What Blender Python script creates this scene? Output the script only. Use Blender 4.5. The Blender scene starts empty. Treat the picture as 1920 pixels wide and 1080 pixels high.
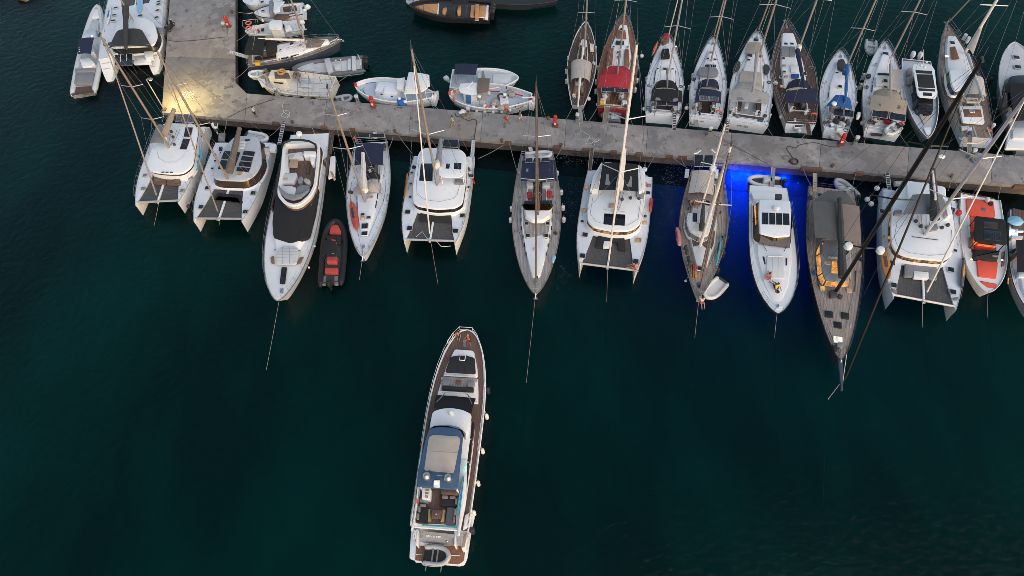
import bpy, math, random
from mathutils import Vector, Matrix
random.seed(7)
sc = bpy.context.scene
col = sc.collection
R = math.radians

# ---------------------------------------------------------------- camera (drone above the harbour)
FPX, VPX, VPY, CAMH = 1350.0, 1022.0, 1410.0, 62.0
_d = Vector((VPX - 960, VPY - 540, FPX)).normalized()
_up = -_d
_f = Vector((0, 0, 1))
_Y = (_f - _up * _f.dot(_up)).normalized()
_X = _Y.cross(_up)
RW = Matrix((_X, _Y, _up))                     # camera axes (right, down, forward) -> world
CAM = Vector((0, 0, CAMH))
cd = bpy.data.cameras.new('camera'); cam = bpy.data.objects.new('camera', cd); col.objects.link(cam)
cd.sensor_width = 36; cd.lens = FPX / 1920 * 36; cd.clip_start = 1; cd.clip_end = 3000
cx, cy, cz = RW @ Vector((1, 0, 0)), RW @ Vector((0, -1, 0)), RW @ Vector((0, 0, -1))
cam.matrix_world = Matrix(((cx.x, cy.x, cz.x, 0), (cx.y, cy.y, cz.y, 0), (cx.z, cy.z, cz.z, CAMH), (0, 0, 0, 1)))
sc.camera = cam
sc.render.resolution_x, sc.render.resolution_y = 1024, 576

# ---------------------------------------------------------------- dusk sky, soft afterglow, exposure
SUN_EL, SUN_AZ = 48.0, 150.0                  # azimuth clockwise from +Y: afterglow behind and right of the drone
w = bpy.data.worlds.new('World'); sc.world = w; w.use_nodes = True
nt = w.node_tree; bg = nt.nodes['Background']
sky = nt.nodes.new('ShaderNodeTexSky'); sky.sky_type = 'NISHITA'; sky.sun_disc = False
sky.sun_elevation = R(6); sky.sun_rotation = R(SUN_AZ); sky.air_density = 1.0; sky.dust_density = 2.0; sky.ozone_density = 1.5
nt.links.new(sky.outputs[0], bg.inputs[0]); bg.inputs[1].default_value = 0.13
sd = bpy.data.lights.new('sun', 'SUN'); so = bpy.data.objects.new('sun', sd); col.objects.link(so)
sd.energy = 0.85; sd.angle = R(70); sd.color = (1.0, 0.93, 0.91)
_a, _e = R(SUN_AZ), R(SUN_EL)
_dir = Vector((math.sin(_a) * math.cos(_e), math.cos(_a) * math.cos(_e), math.sin(_e)))
so.rotation_euler = _dir.to_track_quat('Z', 'Y').to_euler()
vs = sc.view_settings
vs.view_transform = 'Standard'; vs.look = 'None'; vs.gamma = 1; vs.use_curve_mapping = False; vs.exposure = 1.2
sc.cycles.use_denoising = True; sc.cycles.denoiser = 'OPENIMAGEDENOISE'; sc.cycles.denoising_input_passes = 'RGB_ALBEDO_NORMAL'
sc.cycles.filter_width = 0.7; sc.cycles.sample_clamp_indirect = 4.0; sc.cycles.use_adaptive_sampling = False; sc.cycles.max_bounces = 8; sc.cycles.diffuse_bounces = 3; sc.cycles.glossy_bounces = 3; sc.cycles.transparent_max_bounces = 8

# ---------------------------------------------------------------- surveying: where a photo point stands on a known level
def P(x, y, z=0.0):
    r = RW @ Vector((x - 960, y - 540, FPX))
    return CAM + r * ((z - CAMH) / r.z)
def proj(p):
    c = RW.transposed() @ (Vector(p) - CAM)
    return 960 + FPX * c.x / c.z, 540 + FPX * c.y / c.z
F1 = (100, 0, 4.908); F2 = (430, 0, 4.695); F3 = (740, 0, 4.697); F4 = (1040, 0, 4.319); F5 = (1280, 0, 4.154)
F6 = (1520, 0, 3.858); F7 = (1680, 0, 3.6)
G1 = (220, 180, 3.856); G2 = (480, 230, 3.0); G3 = (730, 180, 3.484); G4 = (920, 200, 2.841); G5 = (1240, 260, 3.0)
G6 = (1480, 300, 2.454); G7 = (1600, 280, 3.175); G8 = (740, 600, 2.25)
H1 = (0, 0, 9.0); H2 = (740, 0, 6.0); H3 = (1860, 380, 4.91); H4 = (1860, 60, 4.5); H5 = (560, 180, 9.0); H6 = (440, 0, 12.0)
H7 = (1250, 260, 6.747); H8 = (1250, 420, 6.0)
Q1 = (290, 120, 4.8); Q2 = (680, 160, 6.0); Q3 = (1000, 180, 6.0); Q4 = (1300, 200, 6.0); Q5 = (1600, 220, 6.0)
S0 = (0, 0, 1.0)
def W(fr, zx, zy, z=0.0): return P(fr[0] + zx / fr[2], fr[1] + zy / fr[2], z)

# ---------------------------------------------------------------- materials
MATS = {}
def _nodes(name):
    m = bpy.data.materials.new(name); m.use_nodes = True
    t = m.node_tree; p = t.nodes['Principled BSDF']
    return m, t, p
def mat(name, c, rough=.5, met=0.0, var=.10, scale=1.2, bump=0.0, bscale=20, spec=.5, stretch=None, dirt=None):
    """plain surface: base colour with uneven tone, optional fine relief"""
    m, t, p = _nodes(name); L = t.links.new; N = t.nodes.new
    tc = N('ShaderNodeTexCoord'); mp = N('ShaderNodeMapping'); L(tc.outputs['Object'], mp.inputs[0])
    if stretch: mp.inputs['Scale'].default_value = stretch
    n = N('ShaderNodeTexNoise'); n.inputs['Scale'].default_value = scale; n.inputs['Detail'].default_value = 5; L(mp.outputs[0], n.inputs[0])
    oi = N('ShaderNodeObjectInfo')
    ad = N('ShaderNodeMath'); ad.operation = 'MULTIPLY_ADD'; L(oi.outputs['Random'], ad.inputs[0]); ad.inputs[1].default_value = .5; L(n.outputs[0], ad.inputs[2])
    r = N('ShaderNodeValToRGB'); e = r.color_ramp.elements
    e[0].position = .35; e[1].position = 1.15 if False else 1.0
    e[0].color = [max(0, v * (1 - var)) for v in c] + [1]; e[1].color = [min(1, v * (1 + var)) for v in c] + [1]
    L(ad.outputs[0], r.inputs[0])
    out = r.outputs[0]
    if dirt:
        n2 = N('ShaderNodeTexNoise'); n2.inputs['Scale'].default_value = dirt[1]; n2.inputs['Detail'].default_value = 8; n2.inputs['Roughness'].default_value = .65; L(tc.outputs['Object'], n2.inputs[0])
        r2 = N('ShaderNodeValToRGB'); r2.color_ramp.elements[0].position = dirt[2]; r2.color_ramp.elements[1].position = dirt[2] + .16; L(n2.outputs[0], r2.inputs[0])
        mx = N('ShaderNodeMixRGB'); L(r2.outputs[0], mx.inputs[0]); L(out, mx.inputs[1]); mx.inputs[2].default_value = list(dirt[0]) + [1]; out = mx.outputs[0]
    L(out, p.inputs['Base Color'])
    p.inputs['Roughness'].default_value = rough; p.inputs['Metallic'].default_value = met
    p.inputs['Specular IOR Level'].default_value = spec
    if bump:
        b = N('ShaderNodeBump'); b.inputs['Strength'].default_value = bump; b.inputs['Distance'].default_value = .02
        n3 = N('ShaderNodeTexNoise'); n3.inputs['Scale'].default_value = bscale; n3.inputs['Detail'].default_value = 4; L(tc.outputs['Object'], n3.inputs[0])
        L(n3.outputs[0], b.inputs['Height']); L(b.outputs[0], p.inputs['Normal'])
    MATS[name] = m
    return m
def teak(name, c, seam=.55):
    """laid planks running along the boat with dark caulking and weathered streaks"""
    m, t, p = _nodes(name); L = t.links.new; N = t.nodes.new
    tc = N('ShaderNodeTexCoord'); mp = N('ShaderNodeMapping'); mp.inputs['Scale'].default_value = (.5, 5, 5); L(tc.outputs['Object'], mp.inputs[0])
    n = N('ShaderNodeTexNoise'); n.inputs['Scale'].default_value = 1.6; n.inputs['Detail'].default_value = 6; L(mp.outputs[0], n.inputs[0])
    r = N('ShaderNodeValToRGB'); r.color_ramp.elements[0].position = .3; r.color_ramp.elements[1].position = .75
    r.color_ramp.elements[0].color = [v * .72 for v in c] + [1]; r.color_ramp.elements[1].color = [v * 1.25 for v in c] + [1]; L(n.outputs[0], r.inputs[0])
    w_ = N('ShaderNodeTexWave'); w_.bands_direction = 'Y'; w_.inputs['Scale'].default_value = 2.2; L(tc.outputs['Object'], w_.inputs[0])
    r2 = N('ShaderNodeValToRGB'); r2.color_ramp.elements[0].position = .0; r2.color_ramp.elements[1].position = .14
    r2.color_ramp.elements[0].color = (seam, seam, seam, 1); L(w_.outputs[0], r2.inputs[0])
    mx = N('ShaderNodeMixRGB'); mx.blend_type = 'MULTIPLY'; mx.inputs[0].default_value = 1; L(r.outputs[0], mx.inputs[1]); L(r2.outputs[0], mx.inputs[2])
    L(mx.outputs[0], p.inputs['Base Color']); p.inputs['Roughness'].default_value = .75; MATS[name] = m
def cells(name, c, line, sx, sy, mortar=.03, rough=.25):
    m, t, p = _nodes(name); L = t.links.new; N = t.nodes.new
    tc = N('ShaderNodeTexCoord'); b = N('ShaderNodeTexBrick'); L(tc.outputs['Object'], b.inputs[0])
    b.offset = 0; b.inputs['Scale'].default_value = 1; b.inputs['Brick Width'].default_value = sx; b.inputs['Row Height'].default_value = sy; b.inputs['Mortar Size'].default_value = mortar
    b.inputs['Color1'].default_value = list(c) + [1]; b.inputs['Color2'].default_value = [v * 1.25 for v in c] + [1]; b.inputs['Mortar'].default_value = list(line) + [1]
    L(b.outputs[0], p.inputs['Base Color']); p.inputs['Roughness'].default_value = rough; MATS[name] = m
def glow(name, c, s, lo=.45, p0=.38, p1=.62):
    m, t, p = _nodes(name); L = t.links.new; N = t.nodes.new
    tc = N('ShaderNodeTexCoord'); n = N('ShaderNodeTexNoise'); n.inputs['Scale'].default_value = 2.5; L(tc.outputs['Object'], n.inputs[0])
    r = N('ShaderNodeValToRGB'); r.color_ramp.elements[0].position = p0; r.color_ramp.elements[1].position = p1
    r.color_ramp.elements[0].color = [v * lo for v in c] + [1]; r.color_ramp.elements[1].color = list(c) + [1]; L(n.outputs[0], r.inputs[0])
    p.inputs['Base Color'].default_value = (.05, .04, .03, 1); L(r.outputs[0], p.inputs['Emission Color']); p.inputs['Emission Strength'].default_value = s; MATS[name] = m

mat('gel', (.82, .82, .83), .32, var=.05, scale=.6, dirt=((.62, .62, .63), .9, .62))
mat('gelw', (.83, .81, .80), .3, var=.05, scale=.6, dirt=((.66, .63, .6), .8, .62))
mat('nonskid', (.71, .73, .77), .7, var=.06, scale=.9, bump=.15, bscale=60, dirt=((.5, .52, .56), 1.1, .6))
mat('greydeck', (.50, .52, .55), .65, var=.08, dirt=((.38, .39, .42), 1.3, .58))
mat('cream', (.70, .64, .55), .5, var=.1, dirt=((.46, .37, .28), 1.6, .6))
mat('oldwhite', (.66, .65, .64), .55, var=.1, dirt=((.36, .3, .26), 1.4, .57))
mat('bluegrey', (.50, .56, .63), .55, var=.08, dirt=((.36, .42, .5), 1.2, .58))
mat('antifoul', (.03, .04, .06), .8)
mat('darkhull', (.035, .04, .05), .25, var=.1)
mat('navyhull', (.06, .075, .1), .3, var=.1)
mat('greyhull', (.27, .28, .30), .35)
mat('woodhull', (.16, .075, .04), .35, var=.2, stretch=(.3, 3, 3))
mat('redhull', (.25, .02, .02), .35)
teak('teak', (.27, .205, .165)); teak('teakred', (.25, .115, .066)); teak('teakdark', (.10, .062, .045)); teak('teakgrey', (.37, .335, .315)); teak('teakbrown', (.15, .088, .068)); teak('teaktaupe', (.36, .29, .245))
mat('cushgrey', (.22, .225, .235), .85, bump=.2); mat('cushbeige', (.46, .40, .345), .85, bump=.2); mat('cushwhite', (.62, .62, .62), .8, bump=.2)
mat('cushred', (.55, .075, .06), .8, bump=.15); mat('cushcoral', (.78, .10, .06), .8, bump=.15); mat('cushorange', (.50, .255, .11), .8, bump=.15); mat('cushblack', (.02, .02, .022), .85, bump=.2)
mat('cushteal', (.10, .17, .20), .8)
mat('canblack', (.013, .013, .015), .9, bump=.3, bscale=6, var=.2); mat('cannavy', (.017, .023, .055), .9, bump=.3, bscale=6, var=.2); mat('canblue', (.02, .10, .30), .85, bump=.3, bscale=6, var=.2)
mat('canred', (.42, .022, .035), .85, bump=.3, bscale=6, var=.15); mat('cangrey', (.19, .19, .195), .9, bump=.3, bscale=6, var=.15); mat('canlight', (.38, .35, .33), .9, bump=.3, bscale=6, var=.12)
mat('cantan', (.36, .29, .225), .9, bump=.3, bscale=6, var=.12); mat('cancream', (.50, .44, .39), .9, bump=.35, bscale=4, var=.1); mat('canbrown', (.16, .12, .10), .9, bump=.3, bscale=6); mat('cancharcoal', (.05, .05, .05), .9, bump=.3, bscale=6, var=.15)
mat('bluepaint', (.055, .10, .175), .35, var=.12)
mat('glass', (.012, .013, .016), .08, var=.3, spec=.6); mat('glassbrown', (.05, .03, .022), .1, spec=.6); mat('glassclear', (.22, .23, .25), .15, spec=.6)
mat('hatchglass', (.02, .02, .024), .15, var=.3, spec=.6)
cells('solar', (.010, .011, .018), (.04, .042, .05), .17, .17, .012); cells('solarsheen', (.06, .065, .08), (.2, .2, .2), .33, .33, .02)  # the paler cells carry a reflection in their colour
cells('net', (.085, .08, .078), (.068, .066, .066), .25, .25, .02, .9)
cells('grate', (.33, .33, .34), (.6, .6, .6), .3, .3, .05, .7)
mat('alu', (.62, .60, .57), .38, .6, var=.05); mat('mastbeige', (.31, .25, .205), .5, .1, var=.06); mat('mastwhite', (.74, .68, .64), .4, var=.05); mat('mastgrey', (.30, .262, .235), .5, .1); mat('mastbrown', (.13, .095, .078), .5); mat('canmid', (.105, .10, .097), .9, bump=.3, bscale=6, var=.15); mat('cantaupe', (.23, .185, .155), .9, bump=.3, bscale=6, var=.12); mat('carbon', (.008, .008, .009), .4); mat('steel', (.55, .55, .55), .3, .9)
mat('wire', (.30, .30, .31), .4, .7); mat('darkwire', (.05, .05, .05), .5); mat('rope', (.24, .225, .205), .9, bump=.4, bscale=40); mat('ropewhite', (.62, .58, .54), .9); mat('ropedark', (.06, .055, .05), .9); mat('ropeteal', (.12, .32, .33), .9)
mat('sailwhite', (.74, .66, .6), .85, bump=.4, bscale=5)
mat('tubegrey', (.13, .14, .16), .6, var=.08); mat('tubeblack', (.016, .016, .018), .55); mat('tubewhite', (.62, .62, .62), .55, var=.06); mat('tubelight', (.42, .42, .42), .6)
mat('black', (.02, .02, .021), .5); mat('rubber', (.025, .025, .026), .8); mat('darkgrey', (.05, .05, .054), .6); mat('midgrey', (.2, .2, .2), .6)
mat('white', (.8, .8, .8), .4, var=.04); mat('fender', (.76, .73, .70), .5, var=.05); mat('fenderdark', (.03, .03, .05), .5)
mat('red', (.5, .025, .022), .45); mat('orangered', (.75, .12, .05), .5); mat('orange', (.62, .24, .05), .5); mat('yellow', (.75, .42, .03), .5); mat('blue', (.03, .15, .42), .5); mat('turquoise', (.07, .38, .46), .5); mat('skyblue', (.25, .5, .68), .5); mat('lifered', (.7, .16, .1), .5)
mat('wood', (.22, .12, .06), .6, var=.2, stretch=(.5, 4, 4)); mat('palewood', (.42, .3, .2), .6, var=.15, stretch=(.5, 4, 4)); mat('rust', (.14, .075, .05), .9, var=.3, scale=4)
mat('junk', (.17, .13, .11), .95, var=.6, scale=5, bump=.6, bscale=12); mat('fishnet', (.34, .30, .27), .95, var=.3, scale=9, bump=.8, bscale=16)
glow('lampwarm', (1, .72, .3), 6); glow('windowamber', (1, .42, .09), .42); glow('windowdim', (1, .50, .16), .20); glow('windowstrip', (1, .50, .13), .22, .03, .47, .60); glow('windowwhite', (1, .88, .68), .7); glow('ledred', (1, .16, .03), .7); glow('navwhite', (1, .95, .85), 4); glow('ledunder', (.2, .4, 1), .5); glow('navgreen', (.1, 1, .6), 3); glow('ledblue', (.5, .75, 1), 5)
for nm, c_ in dict(skin=(.42, .24, .17), skindark=(.27, .15, .10), hair=(.03, .02, .015), hairlight=(.35, .25, .14), shirtwhite=(.7, .7, .7), shirtblue=(.42, .52, .58), shirtgrey=(.12, .13, .16), dressorange=(.55, .15, .05), shirtyellow=(.75, .42, .03), shirtpink=(.55, .2, .2), pantsdark=(.04, .035, .035), pantsmustard=(.45, .26, .07), shortswhite=(.7, .68, .66)).items():
    mat(nm, c_, .7, var=.08)

# ---------------------------------------------------------------- mesh building
def zz(z, x, y): return z(x, y) if callable(z) else z
def offset(pts, d):
    n = len(pts); A = sum(pts[i][0] * pts[(i + 1) % n][1] - pts[(i + 1) % n][0] * pts[i][1] for i in range(n))
    s = 1 if A > 0 else -1; out = []
    for i in range(n):
        p0, p1, p2 = pts[i - 1], pts[i], pts[(i + 1) % n]
        e1 = Vector((p1[0] - p0[0], p1[1] - p0[1])); e2 = Vector((p2[0] - p1[0], p2[1] - p1[1]))
        if e1.length < 1e-6 or e2.length < 1e-6: out.append(p1); continue
        n1 = Vector((-e1.y, e1.x)).normalized() * s; n2 = Vector((-e2.y, e2.x)).normalized() * s
        b = n1 + n2
        if b.length < .2: b = n1
        else: b = b / max(.45, b.dot(n1))
        out.append((p1[0] + b.x * d, p1[1] + b.y * d))
    return out
def fillet(pts, r, k=4):
    out = []; n = len(pts)
    for i in range(n):
        p0, p1, p2 = Vector(pts[i - 1][:2]), Vector(pts[i][:2]), Vector(pts[(i + 1) % n][:2])
        a, b = p0 - p1, p2 - p1; d = min(r, a.length * .45, b.length * .45)
        s, e = p1 + a.normalized() * d, p1 + b.normalized() * d
        for j in range(k + 1):
            t = j / k; q = s * (1 - t) ** 2 + p1 * 2 * t * (1 - t) + e * t * t; out.append((q.x, q.y))
    return out
class MB:
    def __init__(s): s.v = []; s.f = []
    def add(s, vs, fs):
        o = len(s.v); s.v += [tuple(v) for v in vs]; s.f += [tuple(i + o for i in f) for f in fs]; return s
    def rings(s, rs, cap0=True, cap1=True, closed=True):
        n = len(rs[0]); o = len(s.v)
        for r_ in rs: s.v += [tuple(v) for v in r_]
        m = n if closed else n - 1
        for k in range(len(rs) - 1):
            for i in range(m):
                a, b = o + k * n + i, o + k * n + (i + 1) % n; s.f.append((a, b, b + n, a + n))
        if cap0: s.f.append(tuple(o + i for i in range(n))[::-1])
        if cap1: s.f.append(tuple(o + (len(rs) - 1) * n + i for i in range(n)))
        return s
    def prism(s, pts, z0, z1, inset=0.0, bev=0.0, bottom=True):
        rs = [[(x, y, zz(z0, x, y)) for x, y in pts]]
        if bev:
            for a, b_ in ((0, 1), (.3, .3), (1, 0)):
                q = offset(pts, inset + bev * a); rs.append([(x, y, zz(z1, x, y) - bev * b_) for x, y in q])
        else:
            q = offset(pts, inset) if inset else pts
            rs.append([(x, y, zz(z1, x, y)) for x, y in q])
        return s.rings(rs, bottom, True)
    def tube(s, pts, r, n=6, r2=None, cap=True):
        pts = [Vector(p) for p in pts]; rs = []
        for i, p in enumerate(pts):
            d = (pts[min(i + 1, len(pts) - 1)] - pts[max(i - 1, 0)]).normalized()
            ref = Vector((0, 0, 1)) if abs(d.z) < .9 else Vector((1, 0, 0))
            u = d.cross(ref).normalized(); v = u.cross(d)
            t = i / max(1, len(pts) - 1)
            rr = r[i] if isinstance(r, (list, tuple)) else (r if r2 is None else r + (r2 - r) * t)
            rs.append([p + (u * math.cos(2 * math.pi * k / n) + v * math.sin(2 * math.pi * k / n)) * rr for k in range(n)])
        return s.rings(rs, cap, cap)
    def box(s, x, y, z, sx, sy, sz, rz=0.0, bev=0.0):
        c, sn = math.cos(rz), math.sin(rz)
        pts = [(x + a * sx / 2 * c - b * sy / 2 * sn, y + a * sx / 2 * sn + b * sy / 2 * c) for a, b in ((-1, -1), (1, -1), (1, 1), (-1, 1))]
        return s.prism(pts, z - sz / 2, z + sz / 2, bev=bev)
    def patch(s, q, arch=0.0, thick=.03, nu=8, nv=6, sag=0.0, droop=0.0):
        """canvas or plate over four corners; arch bows it upward across the first edge"""
        q = [Vector(p) for p in q]; top = []; bot = []
        for j in range(nv + 1):
            v = j / nv
            for i in range(nu + 1):
                u = i / nu
                p = (q[0] * (1 - u) + q[1] * u) * (1 - v) + (q[3] * (1 - u) + q[2] * u) * v
                p = p + Vector((0, 0, arch * (1 - (2 * u - 1) ** 2) + sag * (1 - (2 * v - 1) ** 2) - droop * abs(2 * u - 1) ** 6))
                top.append(p); bot.append(p - Vector((0, 0, thick)))
        o = len(s.v); K = (nu + 1) * (nv + 1); s.v += [tuple(p) for p in top + bot]; n1 = nu + 1
        for j in range(nv):
            for i in range(nu):
                a = o + j * n1 + i; s.f.append((a, a + 1, a + n1 + 1, a + n1)); a += K; s.f.append((a, a + n1, a + n1 + 1, a + 1))
        per = [j for j in range(nu)] + [nu + j * n1 for j in range(nv)] + [nv * n1 + nu - j for j in range(nu)] + [(nv - j) * n1 for j in range(nv)]
        for a, b in zip(per, per[1:] + per[:1]): s.f.append((o + a, o + a + K, o + b + K, o + b))
        return s
    def ball(s, c, rx, ry=None, rz=None, n=10, m=6, jit=0.0):
        ry = ry or rx; rz = rz or rx; rs = []
        for j in range(1, m):
            a = -math.pi / 2 + math.pi * j / m
            rs.append([(c[0] + rx * math.cos(a) * math.cos(2 * math.pi * i / n) * (1 + random.uniform(-jit, jit)), c[1] + ry * math.cos(a) * math.sin(2 * math.pi * i / n) * (1 + random.uniform(-jit, jit)), c[2] + rz * math.sin(a) * (1 + random.uniform(-jit, jit))) for i in range(n)])
        return s.rings(rs)
    def ring(s, c, Rr, r, axis='z', n=16, k=6):
        pts = []
        for i in range(n):
            a = 2 * math.pi * i / n; u, v = Rr * math.cos(a), Rr * math.sin(a)
            pts.append({'z': (c[0] + u, c[1] + v, c[2]), 'x': (c[0], c[1] + u, c[2] + v), 'y': (c[0] + u, c[1], c[2] + v)}[axis])
        cc = Vector(c); rs = []
        for p in pts:
            p = Vector(p); out = (p - cc).normalized(); ax = {'z': Vector((0, 0, 1)), 'x': Vector((1, 0, 0)), 'y': Vector((0, 1, 0))}[axis]
            rs.append([p + (out * math.cos(2 * math.pi * j / k) + ax * math.sin(2 * math.pi * j / k)) * r for j in range(k)])
        rs.append(rs[0]); return s.rings(rs, False, False)
    def mesh(s, name, m, smooth=True):
        me = bpy.data.meshes.new(name); me.from_pydata(s.v, [], s.f); me.update()
        import bmesh
        bm = bmesh.new(); bm.from_mesh(me); bmesh.ops.recalc_face_normals(bm, faces=bm.faces); bm.to_mesh(me); bm.free()
        if smooth:
            me.shade_smooth(); me.set_sharp_from_angle(angle=R(38))
        me.materials.append(MATS[m]); return me
    def obj(s, name, m, parent=None, smooth=True):
        o = bpy.data.objects.new(name, s.mesh(name, m, smooth)); col.objects.link(o)
        if parent is not None: o.parent = parent
        return o
def tag(o, label=None, cat=None, group=None, kind=None):
    if label: o['label'] = label
    if cat: o['category'] = cat
    if group: o['group'] = group
    if kind: o['kind'] = kind
    return o
def thing(name, label, cat, loc=(0, 0, 0), rz=0.0, group=None):
    o = bpy.data.objects.new(name, None); col.objects.link(o); o.empty_display_size = .3
    o.location = loc; o.rotation_euler = (0, 0, rz); return tag(o, label, cat, group)
# ================================================================ water, seabed, quay
def sheet(name, pts, z, m):
    me = bpy.data.meshes.new(name); me.from_pydata([(x, y, z) for x, y in pts], [], [tuple(range(len(pts)))]); me.materials.append(MATS[m])
    o = bpy.data.objects.new(name, me); col.objects.link(o); return o
# seabed: pale sand with dark weed beds
m, t, p = _nodes('seabed'); L_ = t.links.new; N_ = t.nodes.new
tc = N_('ShaderNodeTexCoord'); mp = N_('ShaderNodeMapping'); L_(tc.outputs['Object'], mp.inputs[0]); mp.inputs['Scale'].default_value = (1.25, .6, 1)
n = N_('ShaderNodeTexNoise'); n.inputs['Scale'].default_value = .055; n.inputs['Detail'].default_value = 5; n.inputs['Roughness'].default_value = .55; L_(mp.outputs[0], n.inputs[0])
r = N_('ShaderNodeValToRGB'); e = r.color_ramp.elements; e[0].position = .40; e[0].color = (.19, .22, .21, 1); e[1].position = .76; e[1].color = (.50, .53, .45, 1)
L_(n.outputs[0], r.inputs[0]); L_(r.outputs[0], p.inputs['Base Color']); p.inputs['Roughness'].default_value = 1; MATS['seabed'] = m
# water: tinted see-through surface with a skin that mirrors the sky
m, t, p = _nodes('water'); L_ = t.links.new; N_ = t.nodes.new; t.nodes.remove(p)
out = t.nodes['Material Output']; tr = N_('ShaderNodeBsdfTransparent'); tr.inputs[0].default_value = (.020, .275, .265, 1)
gl = N_('ShaderNodeBsdfGlossy'); gl.inputs['Roughness'].default_value = .09; gl.inputs[0].default_value = (1, 1, 1, 1)
fr = N_('ShaderNodeFresnel'); fr.inputs[0].default_value = 1.24
tc = N_('ShaderNodeTexCoord'); n = N_('ShaderNodeTexNoise'); n.inputs['Scale'].default_value = 1.3; n.inputs['Detail'].default_value = 6; n.inputs['Roughness'].default_value = .6; L_(tc.outputs['Object'], n.inputs[0])
bp = N_('ShaderNodeBump'); bp.inputs['Strength'].default_value = .6; bp.inputs['Distance'].default_value = .16; L_(n.outputs[0], bp.inputs['Height'])
L_(bp.outputs[0], gl.inputs['Normal']); L_(bp.outputs[0], fr.inputs['Normal'])
mx = N_('ShaderNodeMixShader'); L_(fr.outputs[0], mx.inputs[0]); L_(tr.outputs[0], mx.inputs[1]); L_(gl.outputs[0], mx.inputs[2]); L_(mx.outputs[0], out.inputs[0]); MATS['water'] = m
tag(sheet('seabed', [(-1200, -1200), (1200, -1200), (1200, 1200), (-1200, 1200)], -3.6, 'seabed'), kind='structure')
tag(sheet('water', [(-1200, -1200), (1200, -1200), (1200, 1200), (-1200, 1200)], 0.0, 'water'), kind='structure')

# concrete of the quay: worn grey with darker damp patches, pale scabs and fine cracks, in world metres
def concrete(name, base, dark, pale):
    m, t, p = _nodes(name); L_ = t.links.new; N_ = t.nodes.new
    g = N_('ShaderNodeNewGeometry')
    def noise(s, d=6, ro=.6):
        n = N_('ShaderNodeTexNoise'); n.inputs['Scale'].default_value = s; n.inputs['Detail'].default_value = d; n.inputs['Roughness'].default_value = ro; L_(g.outputs['Position'], n.inputs[0]); return n.outputs[0]
    def ramp(src, a, b, c0=(0, 0, 0, 1), c1=(1, 1, 1, 1)):
        r = N_('ShaderNodeValToRGB'); r.color_ramp.elements[0].position = a; r.color_ramp.elements[1].position = b; r.color_ramp.elements[0].color = c0; r.color_ramp.elements[1].color = c1; L_(src, r.inputs[0]); return r.outputs[0]
    def mixc(f, a, b, k=1.0):
        x = N_('ShaderNodeMixRGB'); 
        if k < 1:
            q = N_('ShaderNodeMath'); q.operation = 'MULTIPLY'; L_(f, q.inputs[0]); q.inputs[1].default_value = k; f = q.outputs[0]
        L_(f, x.inputs[0])
        for s_, i in ((a, 1), (b, 2)):
            if isinstance(s_, tuple): x.inputs[i].default_value = s_ + (1,)
            else: L_(s_, x.inputs[i])
        return x.outputs[0]
    c = ramp(noise(.9), .3, .75, tuple(v * .8 for v in base) + (1,), tuple(v * 1.15 for v in base) + (1,))
    c = mixc(ramp(noise(.24, 7, .62), .545, .575), c, dark, .62)
    c = mixc(ramp(noise(.7, 8, .7), .59, .605), c, tuple(v * .7 for v in dark), .8)
    c = mixc(ramp(noise(.45, 8, .72), .57, .585), c, pale, .6)
    c = mixc(ramp(noise(2.2, 8, .75), .60, .66), c, tuple(v * .62 for v in dark), .7)
    c = mixc(ramp(noise(.11, 4, .5), .48, .60), c, tuple(v * 1.05 for v in dark), .45)
    oi = N_('ShaderNodeObjectInfo'); hs = N_('ShaderNodeHueSaturation'); mr = N_('ShaderNodeMapRange'); L_(oi.outputs['Random'], mr.inputs[0]); mr.inputs[3].default_value = .95; mr.inputs[4].default_value = 1.04
    L_(mr.outputs[0], hs.inputs['Value']); L_(c, hs.inputs['Color']); L_(hs.outputs[0], p.inputs['Base Color']); p.inputs['Roughness'].default_value = .9
    b = N_('ShaderNodeBump'); b.inputs['Strength'].default_value = .5; b.inputs['Distance'].default_value = .03; L_(noise(3.5, 8, .7), b.inputs['Height']); L_(b.outputs[0], p.inputs['Normal'])
    MATS[name] = m
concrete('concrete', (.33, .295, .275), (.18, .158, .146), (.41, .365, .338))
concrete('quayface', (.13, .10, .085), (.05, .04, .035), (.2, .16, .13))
QZ = 1.45
quay = bpy.data.objects.new('quay', None); col.objects.link(quay); tag(quay, 'long concrete quay with an arm running up at the left', kind='structure')
def w2(x, y, z=QZ): p = P(x, y, z); return (p.x, p.y)
def qfront(x): return 219.6 + .0845 * (x - 394)
def qback(x): return 175 + .0808 * (x - 463)
xs = [463, 612, 771, 905, 1062, 1215, 1372, 1540, 1705, 1862, 2040]
def lerp(a, b, t): return (a[0] + (b[0] - a[0]) * t, a[1] + (b[1] - a[1]) * t)
def slab(pts, name='slab'):
    o = MB().prism(offset(pts, .012), QZ - .42, QZ, bev=.03).obj(name, 'concrete', quay); return o
for a, b in zip(xs, xs[1:]):
    sk = -4     # the joints run square to the quay edges
    slab([w2(a + sk, qfront(a + sk)), w2(b + sk, qfront(b + sk)), w2(b, qback(b)), w2(a, qback(a))])
pier_r = lambda y: 440 + y * .006
pier_l = lambda y: 318 - y * 15 / 205
slab([w2(303, 211), w2(459, qfront(459)), w2(463, 175), w2(440.9, 154), w2(440.4, 110), w2(pier_l(106), 106)])
slab([w2(pier_l(106), 106), w2(440.4, 110), w2(440, 0), w2(318, 0)])
slab([w2(318, 0), w2(440, 0), w2(439.5, -110), w2(326, -110)])
body = [w2(303, 211), w2(2040, qfront(2040)), w2(2040, qback(2040)), w2(463, 175), w2(440.9, 154), w2(439.5, -110), w2(326, -110)]
MB().prism(offset(body, .10), -3.7, QZ - .40).obj('quay_wall', 'quayface', quay)
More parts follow.
